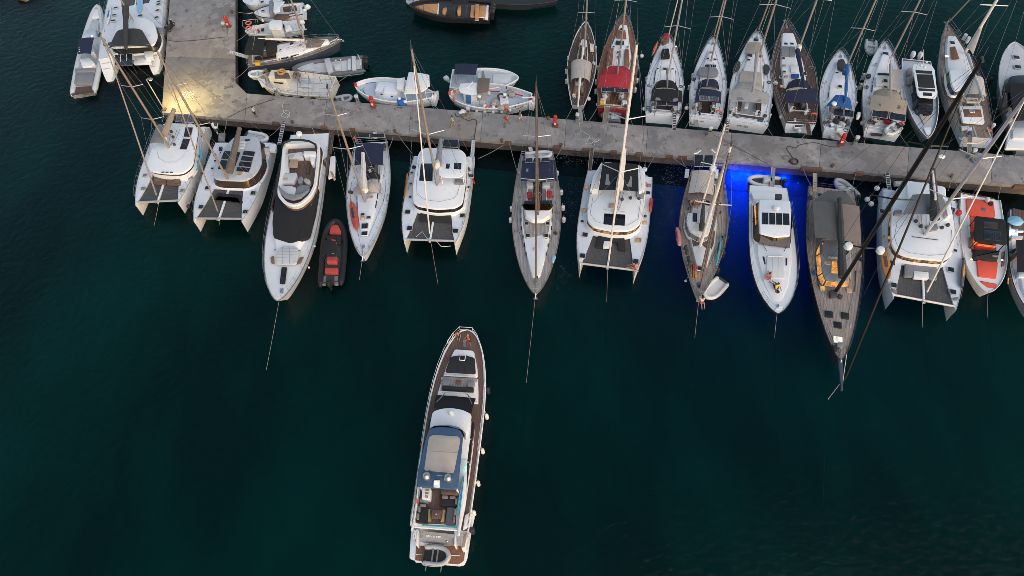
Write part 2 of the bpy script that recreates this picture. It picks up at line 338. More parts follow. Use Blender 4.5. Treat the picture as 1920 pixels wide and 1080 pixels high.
# brown blocks added in place of the dark mooring notches in the edge
for fx, w_ in ((517, 3.2), (607, 2.6), (660, 2.6), (788, 2.4), (953, 2.6), (1044, 2.6), (1098, 2.6), (1151, 2.6), (1199, 2.8), (1256, 2.6), (1280, 3.4), (1522, 8), (1612, 3), (1912, 4)):
    c0 = P(fx, qfront(fx), QZ); c1 = P(fx + 10, qfront(fx + 10), QZ); a = math.atan2(c1.y - c0.y, c1.x - c0.x); s_ = w_ * .2
    MB().box(c0.x, c0.y, QZ - .2, s_ * 1.4, .34, .46, a, bev=.03).obj('notch_block', 'rust', quay)
# bollards along both edges
def bollard(px, py):
    c = P(px, py, QZ); b_ = MB(); b_.tube([c, c + Vector((0, 0, .28))], .13, 10); b_.ball(c + Vector((0, 0, .32)), .2, .2, .11)
    return b_
# service pedestals, hydrants and other fixtures
def fixture(name, label, cat, px, py, rz=0, group=None): return thing(name, label, cat, P(px, py, QZ), rz, group)
def pedestal(px, py, lab, k=1.0):
    o = fixture('service_pedestal', lab, 'pedestal', px, py, R(-12), 'service pedestals along the quay')
    MB().box(0, 0, .06, .6, .5, .12, bev=.02).obj('base', 'midgrey', o)
    MB().prism(fillet([(-.2, -.16), (.2, -.16), (.2, .16), (-.2, .16)], .06), .12, 1.15 * k, inset=.02, bev=.03).obj('column', 'midgrey', o)
    MB().prism(fillet([(-.22, -.18), (.22, -.18), (.22, .18), (-.22, .18)], .08), 1.15 * k, 1.38 * k, bev=.06).obj('cap', 'greydeck', o)
    for s_ in (-1, 1): MB().box(s_ * .1, -.165, .8, .12, .05, .14).obj('socket', 'black', o)
    return o
pedestal(521, 180, 'grey service pedestal on the quay beside the cream fishing boat')
pedestal(672, 195, 'grey service pedestal between the grey inflatable and a red hydrant')
pedestal(879, 217, 'grey service pedestal with a tangle of hoses beside the fishing caique')
pedestal(1082, 229, 'grey service pedestal behind the stern of the wooden sloop')
pedestal(1329, 254, 'grey service pedestal behind the sailboat with two small solar panels')
pedestal(1601, 272, 'grey service pedestal to the right of the red hydrant near the blue covered sailboat')
pedestal(1818, 296, 'grey service pedestal near the stern of the deck saloon sailboat')
pedestal(424, 58, 'grey service pedestal on the left pier below the red hydrant')
def hydrant(px, py, lab):
    o = fixture('fire_hydrant_post', lab, 'hydrant', px, py, R(-12), 'red fire hydrant posts on the quay')
    MB().box(0, 0, .04, .75, .6, .08, bev=.015).obj('plate', 'rust', o)
    MB().prism(fillet([(-.22, -.16), (.22, -.16), (.22, .16), (-.22, .16)], .1), .08, 1.5, bev=.05).obj('cabinet', 'red', o)
    MB().ball((0, 0, 1.5), .23, .17, .2).obj('cap', 'red', o)
    MB().ring((0, -.17, 1.0), .14, .03, 'y').obj('hose_reel', 'orangered', o); MB().box(0, -.17, .5, .25, .03, .3).obj('label_plate', 'white', o)
hydrant(429, 50, 'red hydrant post near the right edge of the left pier')
hydrant(700, 200, 'red hydrant post beside the bow of the white and blue caique')
hydrant(1041, 236, 'red hydrant post left of the wooden sloop')
hydrant(1576, 270, 'leaning red hydrant post behind the blue covered sailboat')
# lit lamp post on the quay corner
def lamp():
    base = P(308, 206, QZ); o = thing('lamp_post', 'lit yellow lamp post standing on the left quay corner', 'lamp post', base)
    h = 4.0
    for i in range(60):
        h += .05
        if proj(base + Vector((0, 0, h)))[1] < 149: break
    MB().box(0, 0, .08, .5, .5, .16, bev=.03).obj('base', 'rust', o); MB().tube([(0, 0, .1), (0, 0, h)], .075, 8, .05).obj('pole', 'alu', o)
    MB().tube([(0, 0, h), (.35, -.1, h + .12)], .04, 6).obj('arm', 'alu', o)
    hd = MB().prism(fillet([(.2, -.2), (.85, -.3), (.9, -.05), (.25, .05)], .08), h + .08, h + .22, bev=.03).obj('lamp_head', 'midgrey', o)
    MB().ball((.55, -.13, h + .02), .17, .13, .11).obj('bulb', 'lampwarm', hd)
    ld = bpy.data.lights.new('lamp_light', 'SPOT'); lo = bpy.data.objects.new('lamp_light', ld); col.objects.link(lo); lo.parent = o
    lo.location = (.6, -.15, h - .12); lo.rotation_euler = (R(28), R(-38), 0); ld.energy = 1700; ld.color = (1, .76, .24); ld.spot_size = R(150); ld.spot_blend = 1.0; ld.shadow_soft_size = .15
lamp()
# ================================================================ boat building kit
class Boat:
    """local frame: x from stern (0) to bow (L), y to port, z up from the waterline"""
    def __init__(s, name, label, cat, nick, fr, stern, bow, zs=1.0, zb=1.4, group=None):
        a, b = W(fr, *stern, zs), W(fr, *bow, zb); s.fr = fr; s.nick = nick
        d = Vector((b.x - a.x, b.y - a.y)); s.L = d.length; s.rz = math.atan2(d.y, d.x)
        s.o = Vector((a.x, a.y, 0)); s.root = thing(name, label, cat, s.o, s.rz, group)
        s.M = Matrix.Translation(s.o) @ Matrix.Rotation(s.rz, 4, 'Z'); s.Mi = s.M.inverted()
    def l(s, zx, zy, z, fr=None):
        q = s.Mi @ W(fr or s.fr, zx, zy, z); return (q.x, q.y)
    def l3(s, zx, zy, z, fr=None): x, y = s.l(zx, zy, z, fr); return Vector((x, y, z))
    def pl(s, pts, z, fr=None): return [s.l(a, b, z, fr) for a, b in pts]
    def p3(s, pts, z, fr=None): return [s.l3(a, b, z, fr) for a, b in pts]
    def wd(s, a, b, z, fr=None): return abs(s.l(*a, z, fr)[1] - s.l(*b, z, fr)[1])
    def st(s, rows):
        """symmetric outline from (t along length, half width) rows, stern to bow"""
        return [(t * s.L, -h) for t, h in rows] + [(t * s.L, h) for t, h in rows[::-1]]
    def part(s, mb, name, m, parent=None, smooth=True): return mb.obj(name, m, parent or s.root, smooth)
    def world(s, p): return s.M @ Vector(p)

def monohull(b, B, sw=.72, tm=.42, n=2.1, fb=1.45, fs=1.1, draft=.5, rake=.4, trans=.3, flare=.88, hull='gel', deck='nonskid', rail='teak', sink=.03, cockpit=None, sm=1.45, rail_r=.045, rise=2.0, boot=None):
    L = b.L; b.B = B
    def hw(t):
        t = min(max(t, 0), 1)
        if t < tm: return B / 2 * (sw + (1 - sw) * math.sin(math.pi / 2 * (t / tm)))
        u = (t - tm) / (1 - tm); return max(.03, B / 2 * (1 - u ** n) ** (1 / sm * 1.0))
    def sheer(t): t = min(max(t, 0), 1); return fs + (fb - fs) * t ** rise
    b.hw = hw; b.sh = sheer; b.dz = lambda x, y=0: sheer(x / L) - sink
    ts = sorted(set([i / 22 for i in range(23)] + [.975, .99] + ([cockpit[0], cockpit[1]] if cockpit else [])))
    rows = []
    for t in ts:
        h, z = hw(t), sheer(t); sec = []
        f = flare - .32 * max(0, (t - .6) / .4) ** 1.5
        for s_, w_ in ((1, 1), (.55, f + (1 - f) * .62), (0, f), (-.5, f * .72), (-1, .0)):
            zc = z * s_ if s_ >= 0 else draft * s_ * (1 - .6 * t ** 4)
            x = t * L - rake * t ** 3 * (1 - max(s_, 0)) - (.5 * rake + .3) * t ** 3 * max(0, -s_) - trans * (1 - max(s_, 0)) * (1 - t) ** 8
            sec.append((x, h * w_, zc))
        rows.append([(x, -y, z_) for x, y, z_ in sec] + [(x, y, z_) for x, y, z_ in sec[-2::-1]])
    b.part(MB().rings(rows, True, True, False), 'hull', hull)
    # deck with the cockpit opening left out
    mb = MB(); cols = 7
    for i, t in enumerate(ts):
        h, z = hw(t) - .01, sheer(t) - sink
        c = min(.96, (cockpit[2] / max(h, .05))) if cockpit else .5
        for f in (-1, -c, -c / 2, 0, c / 2, c, 1): mb.v.append((t * L, h * f, z + .05 * (1 - f * f)))
    for i in range(len(ts) - 1):
        for j in range(cols - 1):
            if cockpit and 1 <= j <= 4 and ts[i] >= cockpit[0] - 1e-6 and ts[i + 1] <= cockpit[1] + 1e-6: continue
            a = i * cols + j; mb.f.append((a, a + 1, a + cols + 1, a + cols))
    b.part(mb, 'deck', deck)
    if rail:
        for s_ in (-1, 1): b.part(MB().tube([(t * L, s_ * hw(t), sheer(t) + .02) for t in ts], rail_r, 5), 'toe_rail', rail)
        if sink > .2: b.part(MB().tube([(0, -hw(0), sheer(0) + .02), (0, hw(0), sheer(0) + .02)], rail_r, 5), 'transom_rail', rail)
    if sink > .2:   # inner face of the bulwark
        for s_ in (-1, 1):
            r1 = [(t * L, s_ * (hw(t) - .05), sheer(t)) for t in ts]; r0 = [(t * L, s_ * (hw(t) - .05), sheer(t) - sink) for t in ts]
            b.part(MB().rings([r0, r1], False, False, False), 'bulwark', hull)
    return b
def cockpit(b, t0, t1, hw, depth=.55, floor='teak', wall='gel', seats='teak', openaft=False):
    x0, x1 = t0 * b.L, t1 * b.L; z = b.dz(x0)
    fl = b.part(MB().box((x0 + x1) / 2, 0, z - depth - .03, x1 - x0, 2 * hw, .06), 'cockpit_floor', floor)
    mb = MB(); q = [(x0, -hw), (x1, -hw), (x1, hw), (x0, hw)]
    mb.rings([[(x, y, z - depth) for x, y in q], [(x, y, z + .12) for x, y in q]], False, False)
    q2 = offset(q, -.12); mb.rings([[(x, y, z + .12) for x, y in q], [(x, y, z + .12) for x, y in q2], [(x, y, z - .05) for x, y in q2]], False, False)
    b.part(mb, 'coaming', wall)
    if seats:
        for s_ in (-1, 1):
            b.part(MB().box(x0 + (x1 - x0) * .62, s_ * (hw - .24), z - depth * .5, (x1 - x0) * .7, .46, depth, bev=.03), 'bench', seats)
def cabin(b, rows, h, m='gel', inset=.16, bev=.10, name='cabin', z=None, r=.35):
    z0 = z if z is not None else (lambda x, y: b.dz(x) - .05)
    zt = (z + h) if z is not None else (lambda x, y: b.dz(x) + h)
    return b.part(MB().prism(fillet(b.st(rows), r, 4), z0, zt, inset=inset, bev=bev), name, m)
def side_windows(b, rows, h, m='glass', z=None, inset=.10):
    """dark side lights: short strips let into the cabin side, 3 mm proud"""
    for (t0, w0), (t1, w1) in zip(rows, rows[1:]):
        for s_ in (-1, 1):
            z0 = b.dz(t0 * b.L) if z is None else z; mb = MB()
            a = Vector((t0 * b.L, s_ * (w0 - inset * .5 + .012), z0)); c = Vector((t1 * b.L, s_ * (w1 - inset * .5 + .012), z0 if z is not None else b.dz(t1 * b.L)))
            d = c - a; a1, c1 = a + d * .12, c - d * .12; up = Vector((0, -s_ * inset * .25, h))
            mb.rings([[a1 + Vector((0, 0, h * .3)), c1 + Vector((0, 0, h * .3)), c1 + up * .75, a1 + up * .75], [p_ + Vector((0, -s_ * .05, 0)) for p_ in (a1 + Vector((0, 0, h * .3)), c1 + Vector((0, 0, h * .3)), c1 + up * .75, a1 + up * .75)]])
            b.part(mb, 'side_window', m)
def hatch(b, zx, zy, z, lx=.55, ly=.55, lit=None, fr=None, frame='alu', glassm='hatchglass', open_=0):
    """deck hatch (frame > pane) centred on a photo point at height z"""
    x, y = b.l(zx, zy, z, fr); f = b.part(MB().prism(fillet([(x - lx / 2, y - ly / 2), (x + lx / 2, y - ly / 2), (x + lx / 2, y + ly / 2), (x - lx / 2, y + ly / 2)], .08, 3), z - .06, z + .05, bev=.02), 'hatch', frame)
    e = .055
    MB().prism(fillet([(x - lx / 2 + e, y - ly / 2 + e), (x + lx / 2 - e, y - ly / 2 + e), (x + lx / 2 - e, y + ly / 2 - e), (x - lx / 2 + e, y + ly / 2 - e)], .06, 3), z + .02, z + .066, bev=.008).obj('pane', lit or glassm, f)
def plate(b, pts, z, h, m, name, bev=.03, inset=0.0, r=.1, fr=None, local=False, parent=None):
    q = pts if local else b.pl(pts, z + h, fr)
    return b.part(MB().prism(fillet(q, r, 3) if r else q, z, z + h, bev=bev, inset=inset), name, m, parent)
def splate(b, rows, z, h, m, name, bev=.03, inset=0.0, r=.1, parent=None): return plate(b, b.st(rows), z, h, m, name, bev, inset, r, None, True, parent)
def canopy(b, q, z, m, name='bimini', arch=.18, thick=.03, legs=None, fr=None, droop=.0, sag=.05, zq=None):
    """canvas over four photo corners (first edge across the beam), on bent tube legs down to legs height"""
    q3 = [b.l3(px, py, zq[i] if zq else z, fr) for i, (px, py) in enumerate(q)]
    c = b.part(MB().patch(q3, arch, thick, 10, 8, sag, droop), name, m)
    if legs is not None:
        for k in (0.12, .88):
            p0, p1 = q3[0].lerp(q3[3], k), q3[1].lerp(q3[2], k); pts = []
            for i in range(9):
                u = i / 8; p = p0.lerp(p1, u); p.z += arch * (1 - (2 * u - 1) ** 2) - .05; pts.append(p)
            pts = [Vector((pts[0].x, pts[0].y, legs))] + pts + [Vector((pts[-1].x, pts[-1].y, legs))]
            b.part(MB().tube(pts, .022, 5), 'frame_bow', 'steel')
    return c
def sprayhood(b, q, z, m, legs=None, fr=None, h=.55, name='sprayhood'):
    """hood rising from its forward edge (last two corners, low) to its after edge (first two, high)"""
    q3 = [b.l3(*q[0], z + h, fr), b.l3(*q[1], z + h, fr), b.l3(*q[2], z, fr), b.l3(*q[3], z, fr)]
    mb = MB(); mb.patch(q3, .22, .03, 10, 8, .22, .25); o = b.part(mb, name, m)
    for s_, i, j in ((0, 0, 3), (1, 1, 2)):
        mb = MB(); a, c = q3[i], q3[j]; mb.rings([[a, Vector((a.x, a.y, z - .05)), Vector((c.x, c.y, z - .05)), c], [p_ + Vector((0, .02, 0)) for p_ in (a, Vector((a.x, a.y, z - .05)), Vector((c.x, c.y, z - .05)), c)]])
        b.part(mb, 'hood_side', m)
    w = MB(); a = q3[3].lerp(q3[0], .3); c = q3[2].lerp(q3[1], .3); a2 = q3[3].lerp(q3[0], .75); c2 = q3[2].lerp(q3[1], .75)
    return o
def solar(b, q, z, fr=None, m='solar', n=1, frame='alu', legs=None, gap=.02):
    q3 = b.p3(q, z, fr)
    for k in range(n):
        a, c = k / n + (gap if k else 0), (k + 1) / n - (gap if k < n - 1 else 0)
        qq = [q3[0].lerp(q3[1], a), q3[0].lerp(q3[1], c), q3[3].lerp(q3[2], c), q3[3].lerp(q3[2], a)]
        f = b.part(MB().patch(qq, 0, .04, 1, 1), 'solar_panel', frame)
        cen = sum(qq, Vector()) / 4; MB().patch([p_.lerp(cen, .07) + Vector((0, 0, .012)) for p_ in qq], 0, .03, 1, 1).obj('cells', m, f)
    if legs is not None:
        for p_ in q3: b.part(MB().tube([p_ - Vector((0, 0, .03)), (p_.x, p_.y, legs)], .025, 5), 'post', 'steel')
def wheel(b, zx, zy, z, r=.42, fr=None, m='steel'):
    x, y = b.l(zx, zy, z, fr); c = b.part(MB().prism(fillet([(x + .1, y - .16), (x + .4, y - .16), (x + .4, y + .16), (x + .1, y + .16)], .06), z - .75, z + .12, inset=.03, bev=.03), 'binnacle', 'gel')
    mb = MB().ring((x, y, z), r, .03, 'x', 18, 5)
    for k in range(3): a = math.pi * k / 3; mb.tube([(x, y - r * math.cos(a), z - r * math.sin(a)), (x, y + r * math.cos(a), z + r * math.sin(a))], .014, 4)
    b.part(mb, 'steering_wheel', m)
def rail(b, t0=.05, t1=.97, h=.62, inset=.06, m='steel', both=True, step=2.0, wires=True, r=.014):
    for s_ in (-1, 1):
        mb = MB(); n = max(2, int((t1 - t0) * b.L / step)); tops = []
        for i in range(n + 1):
            t = t0 + (t1 - t0) * i / n; x, y, z = t * b.L, s_ * (b.hw(t) - inset), b.sh(t)
            mb.tube([(x, y, z - .05), (x, y, z + h)], r, 4); tops.append((x, y, z + h))
        mb.tube(tops, r * .8, 4); mb.tube([(x, y, z - h * .5) for x, y, z in tops], r * .6, 4)
        b.part(mb, 'lifeline', m)
def pulpit(b, t=.88, h=.65, m='steel', aft=False, r=.022):
    mb = MB(); tt = [t, (t + 1) / 2, .985] if not aft else [.16, .08, .0]
    L = [(x * b.L, -(b.hw(x) - .04 if not aft else b.hw(x) - .05), b.sh(x)) for x in tt]; Rr = [(x, -y, z) for x, y, z in L[::-1]]
    pts = L + Rr
    mb.tube([(x, y, z + h) for x, y, z in pts], r, 5); mb.tube([(x, y, z + h * .5) for x, y, z in pts], r * .7, 4)
    for x, y, z in pts: mb.tube([(x, y, z - .03), (x, y, z + h)], r * .8, 4)
    b.part(mb, 'pulpit' if not aft else 'pushpit', m)
def rig(b, foot, zf, top=None, h=None, spreads=((.45, 1.1, .25), (.72, .8, .2)), r=.11, m='alu', fr=None, topfr=None, fore=None, back=True, sm='alu', furl=None, furl_m='sailwhite', shroud=None, wm='wire', furl_h=.93, stern_t=.02, light=True, wr=.015):
    x, y = b.l(*foot, zf, fr)
    if top:
        ty = (topfr or fr or b.fr); ty = ty[1] + top[1] / ty[2]; h = 3
        while h < 40 and proj(b.world((x, y, zf + h)))[1] > ty: h += .1
    r *= .86
    mast = b.part(MB().tube([(x, y, zf - .1), (x, y, zf + h * .7), (x, y, zf + h)], [r, r, r * .75], 8), 'mast', m)
    MB().box(x, y, zf + h + .08, .5, .14, .14).obj('masthead', 'darkgrey', mast); MB().tube([(x, y, zf + h + .1), (x - .2, y, zf + h + .9)], .012, 4).obj('antenna', 'wire', mast)
    hb = (shroud if shroud is not None else b.B / 2 * .93); xs_ = x - .35; zc = b.dz(xs_)
    for s_ in (-1, 1):
        chain = [(xs_, y * 0 + s_ * hb, zc)]
        for f, hs, swp in spreads:
            tip = (x - swp, y + s_ * hs, zf + h * f + .06); MB().tube([(x, y, zf + h * f), tip], r * .42, 5, r * .3).obj('spreader', sm, mast); chain.append(tip)
        chain.append((x, y, zf + h * .985)); b.part(MB().tube(chain, wr, 4), 'shroud', wm)
        b.part(MB().tube([(xs_ + .1, s_ * hb, zc), (x, y, zf + h * spreads[0][0])], wr, 4), 'shroud', wm)
    fx = (fore if fore is not None else b.L * .985); fz = b.sh(fx / b.L) if hasattr(b, 'sh') else zf
    ftop = Vector((x, y, zf + h * furl_h)); fbot = Vector((fx, 0, fz + .1))
    b.part(MB().tube([fbot, ftop], wr, 4), 'forestay', wm)
    if furl: b.part(MB().tube([fbot.lerp(ftop, .03), fbot.lerp(ftop, .3), fbot.lerp(ftop, .97)], [furl, furl, furl * .6], 6), 'furled_jib', furl_m)
    if back:
        for s_ in (-1, 1): b.part(MB().tube([(stern_t * b.L, s_ * b.hw(0) * .8 if hasattr(b, 'hw') else s_ * 2, b.dz(0)), (x, y, zf + h)], wr, 4), 'backstay', wm)
    b.mast = Vector((x, y, zf)); b.mh = h
    clutter(b, 9)
    # running rigging led aft, sheets, cleats
    rs = random.Random(int(x * 100)); aft = max(.8, x - b.L * .24)
    for k in range(4):
        dy = (-.42, -.2, .2, .42)[k]; za = zf + .02
        b.part(MB().tube([(x - .15, y + dy * .4, za + .05), (x - .9, y + dy, za + .04), ((x + aft) / 2, y + dy * 1.3, za + .03), (aft + .4, y + dy * 1.5, za + .02)], .016, 4), 'halyard', rs.choice(['ropewhite', 'bluepaint', 'ropedark', 'lifered', 'rope']))
    if hasattr(b, 'sh') and not hasattr(b, 'inner'):
        for s_ in (-1, 1):
            pts = [(t * b.L, s_ * (b.hw(t) * f + rs.uniform(-.05, .05)), b.dz(t * b.L) + .09) for t, f in ((.36, .80), (.46, .82), (.56, .78), (.68, .62), (.84, .4))]
            b.part(MB().tube(pts, .016, 4), 'jib_sheet', rs.choice(['ropewhite', 'ropedark', 'bluepaint']))
            for t in (.05, .5, .93):
                b.part(MB().box(t * b.L, s_ * (b.hw(t) - .14), b.dz(t * b.L) + .1, .3, .07, .07, bev=.02), 'cleat', 'steel')
            for t in (.26, .33):
                xx = t * b.L; b.part(MB().tube([(xx, s_ * (b.hw(t) * .70), b.dz(xx) + .02), (xx, s_ * (b.hw(t) * .70), b.dz(xx) + .3)], .1, 10, .085), 'winch', 'steel')
        xx = .955 * b.L; b.part(MB().box(xx - .5, 0, b.dz(xx) + .12, .45, .28, .2, bev=.06), 'windlass', 'steel')
        b.part(MB().tube([(xx - .3, 0, b.dz(xx) + .15), (b.L * 1.0, 0, b.sh(1) + .12), (b.L * 1.02, 0, b.sh(1) - .25)], .04, 5), 'anchor_shank', 'steel')
        b.part(MB().prism([(b.L * 1.02 - .3, -.02), (b.L * 1.02 + .05, -.24), (b.L * 1.02 + .1, 0), (b.L * 1.02 + .05, .24)], b.sh(1) - .3, b.sh(1) - .22), 'anchor', 'steel')
    return mast
def clutter(b, n=9):
    """lived-in gear round the stern and side decks: coils, bags, boxes, fuel cans"""
    rs = random.Random(int(b.L * 1000) + int(b.o.x * 10)); cat_ = hasattr(b, 'inner')
    for k in range(n):
        s_ = rs.choice((-1, 1)); kind = rs.random()
        if cat_: t = rs.uniform(.15, .3); f = rs.uniform(.62, .9)
        else: t = rs.choice((rs.uniform(.02, .10), rs.uniform(.02, .12), rs.uniform(.32, .6))); f = rs.uniform(.35, .9) if t < .13 else rs.uniform(.80, .9)
        x, y = t * b.L, s_ * b.hw(t) * f; z = b.dz(x) + .05
        if kind < .4: b.part(MB().ring((x, y, z + .05), rs.uniform(.13, .24), .045, 'z', 12, 5), 'rope_coil', rs.choice(['ropewhite', 'ropedark', 'rope', 'bluepaint']))
        elif kind < .75: b.part(MB().box(x, y, z + .14, rs.uniform(.25, .6), rs.uniform(.2, .4), .3, rs.uniform(0, 1.5), bev=.06), 'deck_gear', rs.choice(['cancharcoal', 'darkgrey', 'cushwhite', 'teakdark', 'cannavy', 'midgrey']))
        else: b.part(MB().ball((x, y, z + .16), rs.uniform(.16, .3), rs.uniform(.14, .25), .2, 8, 5, .15), 'deck_bag', rs.choice(['cancharcoal', 'rust', 'cushwhite', 'canblue', 'lifered']))
def boom(b, p0, z0, p1, z1, m='cangrey', r=.2, fr=None, spar='alu', name='sail_cover', full=True):
    a, c = b.l3(*p0, z0, fr), b.l3(*p1, z1, fr); bm = b.part(MB().tube([a, c], .08, 6), 'boom', spar)
    if full:
        n = 6; pts = [a.lerp(c, i / n) + Vector((0, 0, r * .75)) for i in range(n + 1)]
        MB().tube(pts, [r * (1.25 - .55 * i / n) * (1 + .12 * math.sin(i * 2.1)) for i in range(n + 1)], 8).obj(name, m, bm)
    return bm
def fender(b, zx, zy, z=.55, r=.16, l=.6, m='fender', fr=None, flat=False):
    x, y = b.l(zx, zy, z, fr); mb = MB()
    if flat: mb.ball((x, y, z), r, r, r)
    else: mb.tube([(x, y, z - l / 2 - .06), (x, y, z - l / 2), (x, y, z + l / 2), (x, y, z + l / 2 + .06)], [r * .4, r, r, r * .4], 8)
    mb.tube([(x, y, z + (r if flat else l / 2)), (x, y + (.1 if y < 0 else -.1), z + l / 2 + .5)], .012, 4)
    b.part(mb, 'fender', m)
def ball_fenders(b, pts, z=.6, r=.2, m='fender', fr=None):
    for p_ in pts: fender(b, *p_, z, r, fr=fr, flat=True, m=m)
def side_fenders(b, ts, side, m='fender', r=.14, l=.6):
    for t in ts:
        y = side * (b.hw(t) + r * .7); x = t * b.L; z = .55
        mb = MB().tube([(x, y, z - l / 2 - .06), (x, y, z - l / 2), (x, y, z + l / 2), (x, y, z + l / 2 + .06)], [r * .4, r, r, r * .4], 8); mb.tube([(x, y, z + l / 2), (x, side * b.hw(t), b.sh(t) + .1)], .012, 4)
        b.part(mb, 'fender', m)
def gangway(b, p0, z0, p1, z1, w=.38, m='grate', fr=None, fr1=None, ladder=False):
    a, c = b.l3(*p0, z0, fr), b.l3(*p1, z1, fr1 or fr); d = (c - a); u = Vector((-d.y, d.x, 0)).normalized() * w / 2
    g = b.part(MB().patch([a - u, a + u, c + u, c - u], 0, .06, 1, 1), 'gangway', m)
    for s_ in (-1, 1): MB().tube([a + u * s_ * 1.06 + Vector((0, 0, .01)), c + u * s_ * 1.06 + Vector((0, 0, .01))], .03, 5).obj('side_rail', 'alu', g)
    if ladder:
        k = int(d.length / .3)
        for i in range(1, k): p_ = a.lerp(c, i / k) + Vector((0, 0, .015)); MB().tube([p_ - u, p_ + u], .03, 4).obj('rung', 'white', g)
def outboard(b, x, y, z, m='black', rz=0.0, tilt=0.0, parent=None, k=1.0):
    """outboard motor with cowling, leg and propeller; tilt lifts the leg aft"""
    r_ = parent or b.root; ca, sa = math.cos(rz), math.sin(rz)
    def T(px, py, pz):
        px, pz = px * math.cos(tilt) - pz * math.sin(tilt), px * math.sin(tilt) * 1 + pz * math.cos(tilt)
        return (x + k * (px * ca - py * sa), y + k * (px * sa + py * ca), z + k * pz)
    o = MB(); rs = []
    for zc, w_, l_ in ((.15, .17, .26), (.3, .22, .34), (.55, .22, .34), (.68, .17, .27), (.72, .1, .16)):
        rs.append([T(-.3 + l_ * math.cos(a), w_ * math.sin(a), zc) for a in [2 * math.pi * i / 10 for i in range(10)]])
    o.rings(rs); c = o.obj('outboard', m, r_)
    mb = MB(); mb.rings([[T(-.3 + l_ * sx, w_ * sy, zc) for sx, sy in ((-1, -1), (1, -1), (1, 1), (-1, 1))] for zc, w_, l_ in ((.2, .1, .16), (-.4, .06, .13), (-.8, .05, .12), (-.95, .03, .08))])
    mb.rings([[T(-.3 + px, .06 * math.cos(a), -.72 + .06 * math.sin(a)) for a in [2 * math.pi * i / 6 for i in range(6)]] for px in (-.35, .15)])
    mb.obj('leg', m, c)
    MB().rings([[T(-.02, s1 * .14, .1), T(.08, s1 * .14, .1), T(.08, s1 * .14, -.25), T(-.02, s1 * .14, -.25)] for s1 in (-1, 1)]).obj('bracket', 'darkgrey', c)
def flag(b, p, z, m='red', w=.9, h=.55, fr=None, lean=.5):
    a = b.l3(*p, z, fr); pole = b.part(MB().tube([a, a + Vector((-lean, 0, 1.3))], .02, 5), 'flag_staff', 'steel')
    t = a + Vector((-lean, 0, 1.3)); MB().patch([t, t + Vector((-.15, .1, -.9)), t + Vector((-.35, .25, -1.1)), t + Vector((-.3, .12, -.15))], .05, .012, 4, 4).obj('flag', m, pole)
def life_ring(b, p, z, m='orangered', r=.3, fr=None, axis='x', shoe=False):
    x, y = b.l(*p, z, fr)
    if shoe: b.part(MB().tube([(x + r * .3, y + r * math.cos(a), z + r * math.sin(a) * .6 + .1) for a in [math.pi * (i / 8 * 1.5 - .25) for i in range(9)]], .09, 6), 'horseshoe_buoy', m)
    else: b.part(MB().ring((x, y, z), r, .085, axis, 16, 6), 'life_ring', m)
def dome(b, p, z, r=.25, m='white', fr=None, name='radar_dome', h=.22, post=None):
    x, y = b.l(*p, z, fr); mb = MB().rings([[(x + r * k * math.cos(a), y + r * k * math.sin(a), z + h * zc) for a in [2 * math.pi * i / 12 for i in range(12)]] for k, zc in ((.9, 0), (1, .3), (1, .6), (.8, .9), (.3, 1.05))])
    o = b.part(mb, name, m)
    if post is not None: b.part(MB().tube([(x, y, post), (x, y, z)], .035, 5), 'post', 'steel')
    return o
def seat(b, pts, z, h=.42, m='cushgrey', fr=None, r=.12, name='cushion', bev=.06): return plate(b, pts, z, h, m, name, bev, 0, r, fr)
_QF = None
def auto_lines(b, back=False, sides=('left', 'right'), spread=.9, r=.026, m='rope', z=None):
    """stern lines from both quarters to the nearest quay edge"""
    f = qback if back else qfront; p, q = Vector((*w2(394, f(394)), 0)), Vector((*w2(1908, f(1908)), 0)); dq = (q - p).normalized(); nq = Vector((-dq.y, dq.x, 0))
    for s_ in (-1, 1):
        a = b.world((.25, s_ * b.hw(0) * .85, b.sh(0) + .08 if z is None else z)); dist = (a - p).dot(nq); e = a - nq * dist; e = Vector((e.x, e.y, QZ + .06)); out = b.M.to_3x3() @ Vector((0, s_, 0)); e += dq * spread * (1 if out.dot(dq) > 0 else -1) + nq * (.35 if not back else -.35) * (1 if dist < 0 else 1)
        line_to('%s stern line from %s to the quay' % ('right' if out.dot(dq) > 0 else 'left', b.nick), [a, e], r, m, .15)
def line_to(label, pts, r=.03, m='rope', sag=.0, group='mooring lines', n=8, name='mooring_line', cat='rope'):
    """rope through world points with some sag, a thing of its own"""
    out = []
    if len(pts) > 4:      # smooth curve through the points
        P4 = [Vector(p_) for p_ in pts]; P4 = [P4[0]] + P4 + [P4[-1]]; sm_ = []
        for i in range(1, len(P4) - 2):
            for j in range(5):
                t = j / 5; p0, p1, p2, p3 = P4[i - 1:i + 3]
                sm_.append(.5 * ((2 * p1) + (p2 - p0) * t + (2 * p0 - 5 * p1 + 4 * p2 - p3) * t * t + (3 * p1 - p0 - 3 * p2 + p3) * t ** 3))
        pts = sm_ + [P4[-1]]; n = 1
    for a, c in zip(pts, pts[1:]):
        for i in range(n):
            t = i / n; p_ = Vector(a).lerp(Vector(c), t); p_.z -= sag * 4 * t * (1 - t); out.append(p_)
    out.append(Vector(pts[-1])); base = out[0].copy()
    o = MB().tube([p_ - base for p_ in out], r, 5).obj(name, m); o.location = base
    return tag(o, label, cat, group)
def bow_line(b, end, label, fr=None, x=None, z=None, y=0, depth=2.4, r=.021, m='rope'):
    """anchor rope from the stem slanting under the water"""
    x = b.L * .99 if x is None else x; z = (b.sh(.99) if z is None else z); a = b.world((x, y, z)); e = W(fr or b.fr, *end, 0); d = (e - a)
    wl = a + d; dd = Vector((d.x, d.y, 0)).normalized(); line_to(label, [a, wl, wl + dd * 5 + Vector((0, 0, -depth))], r, m, .05)
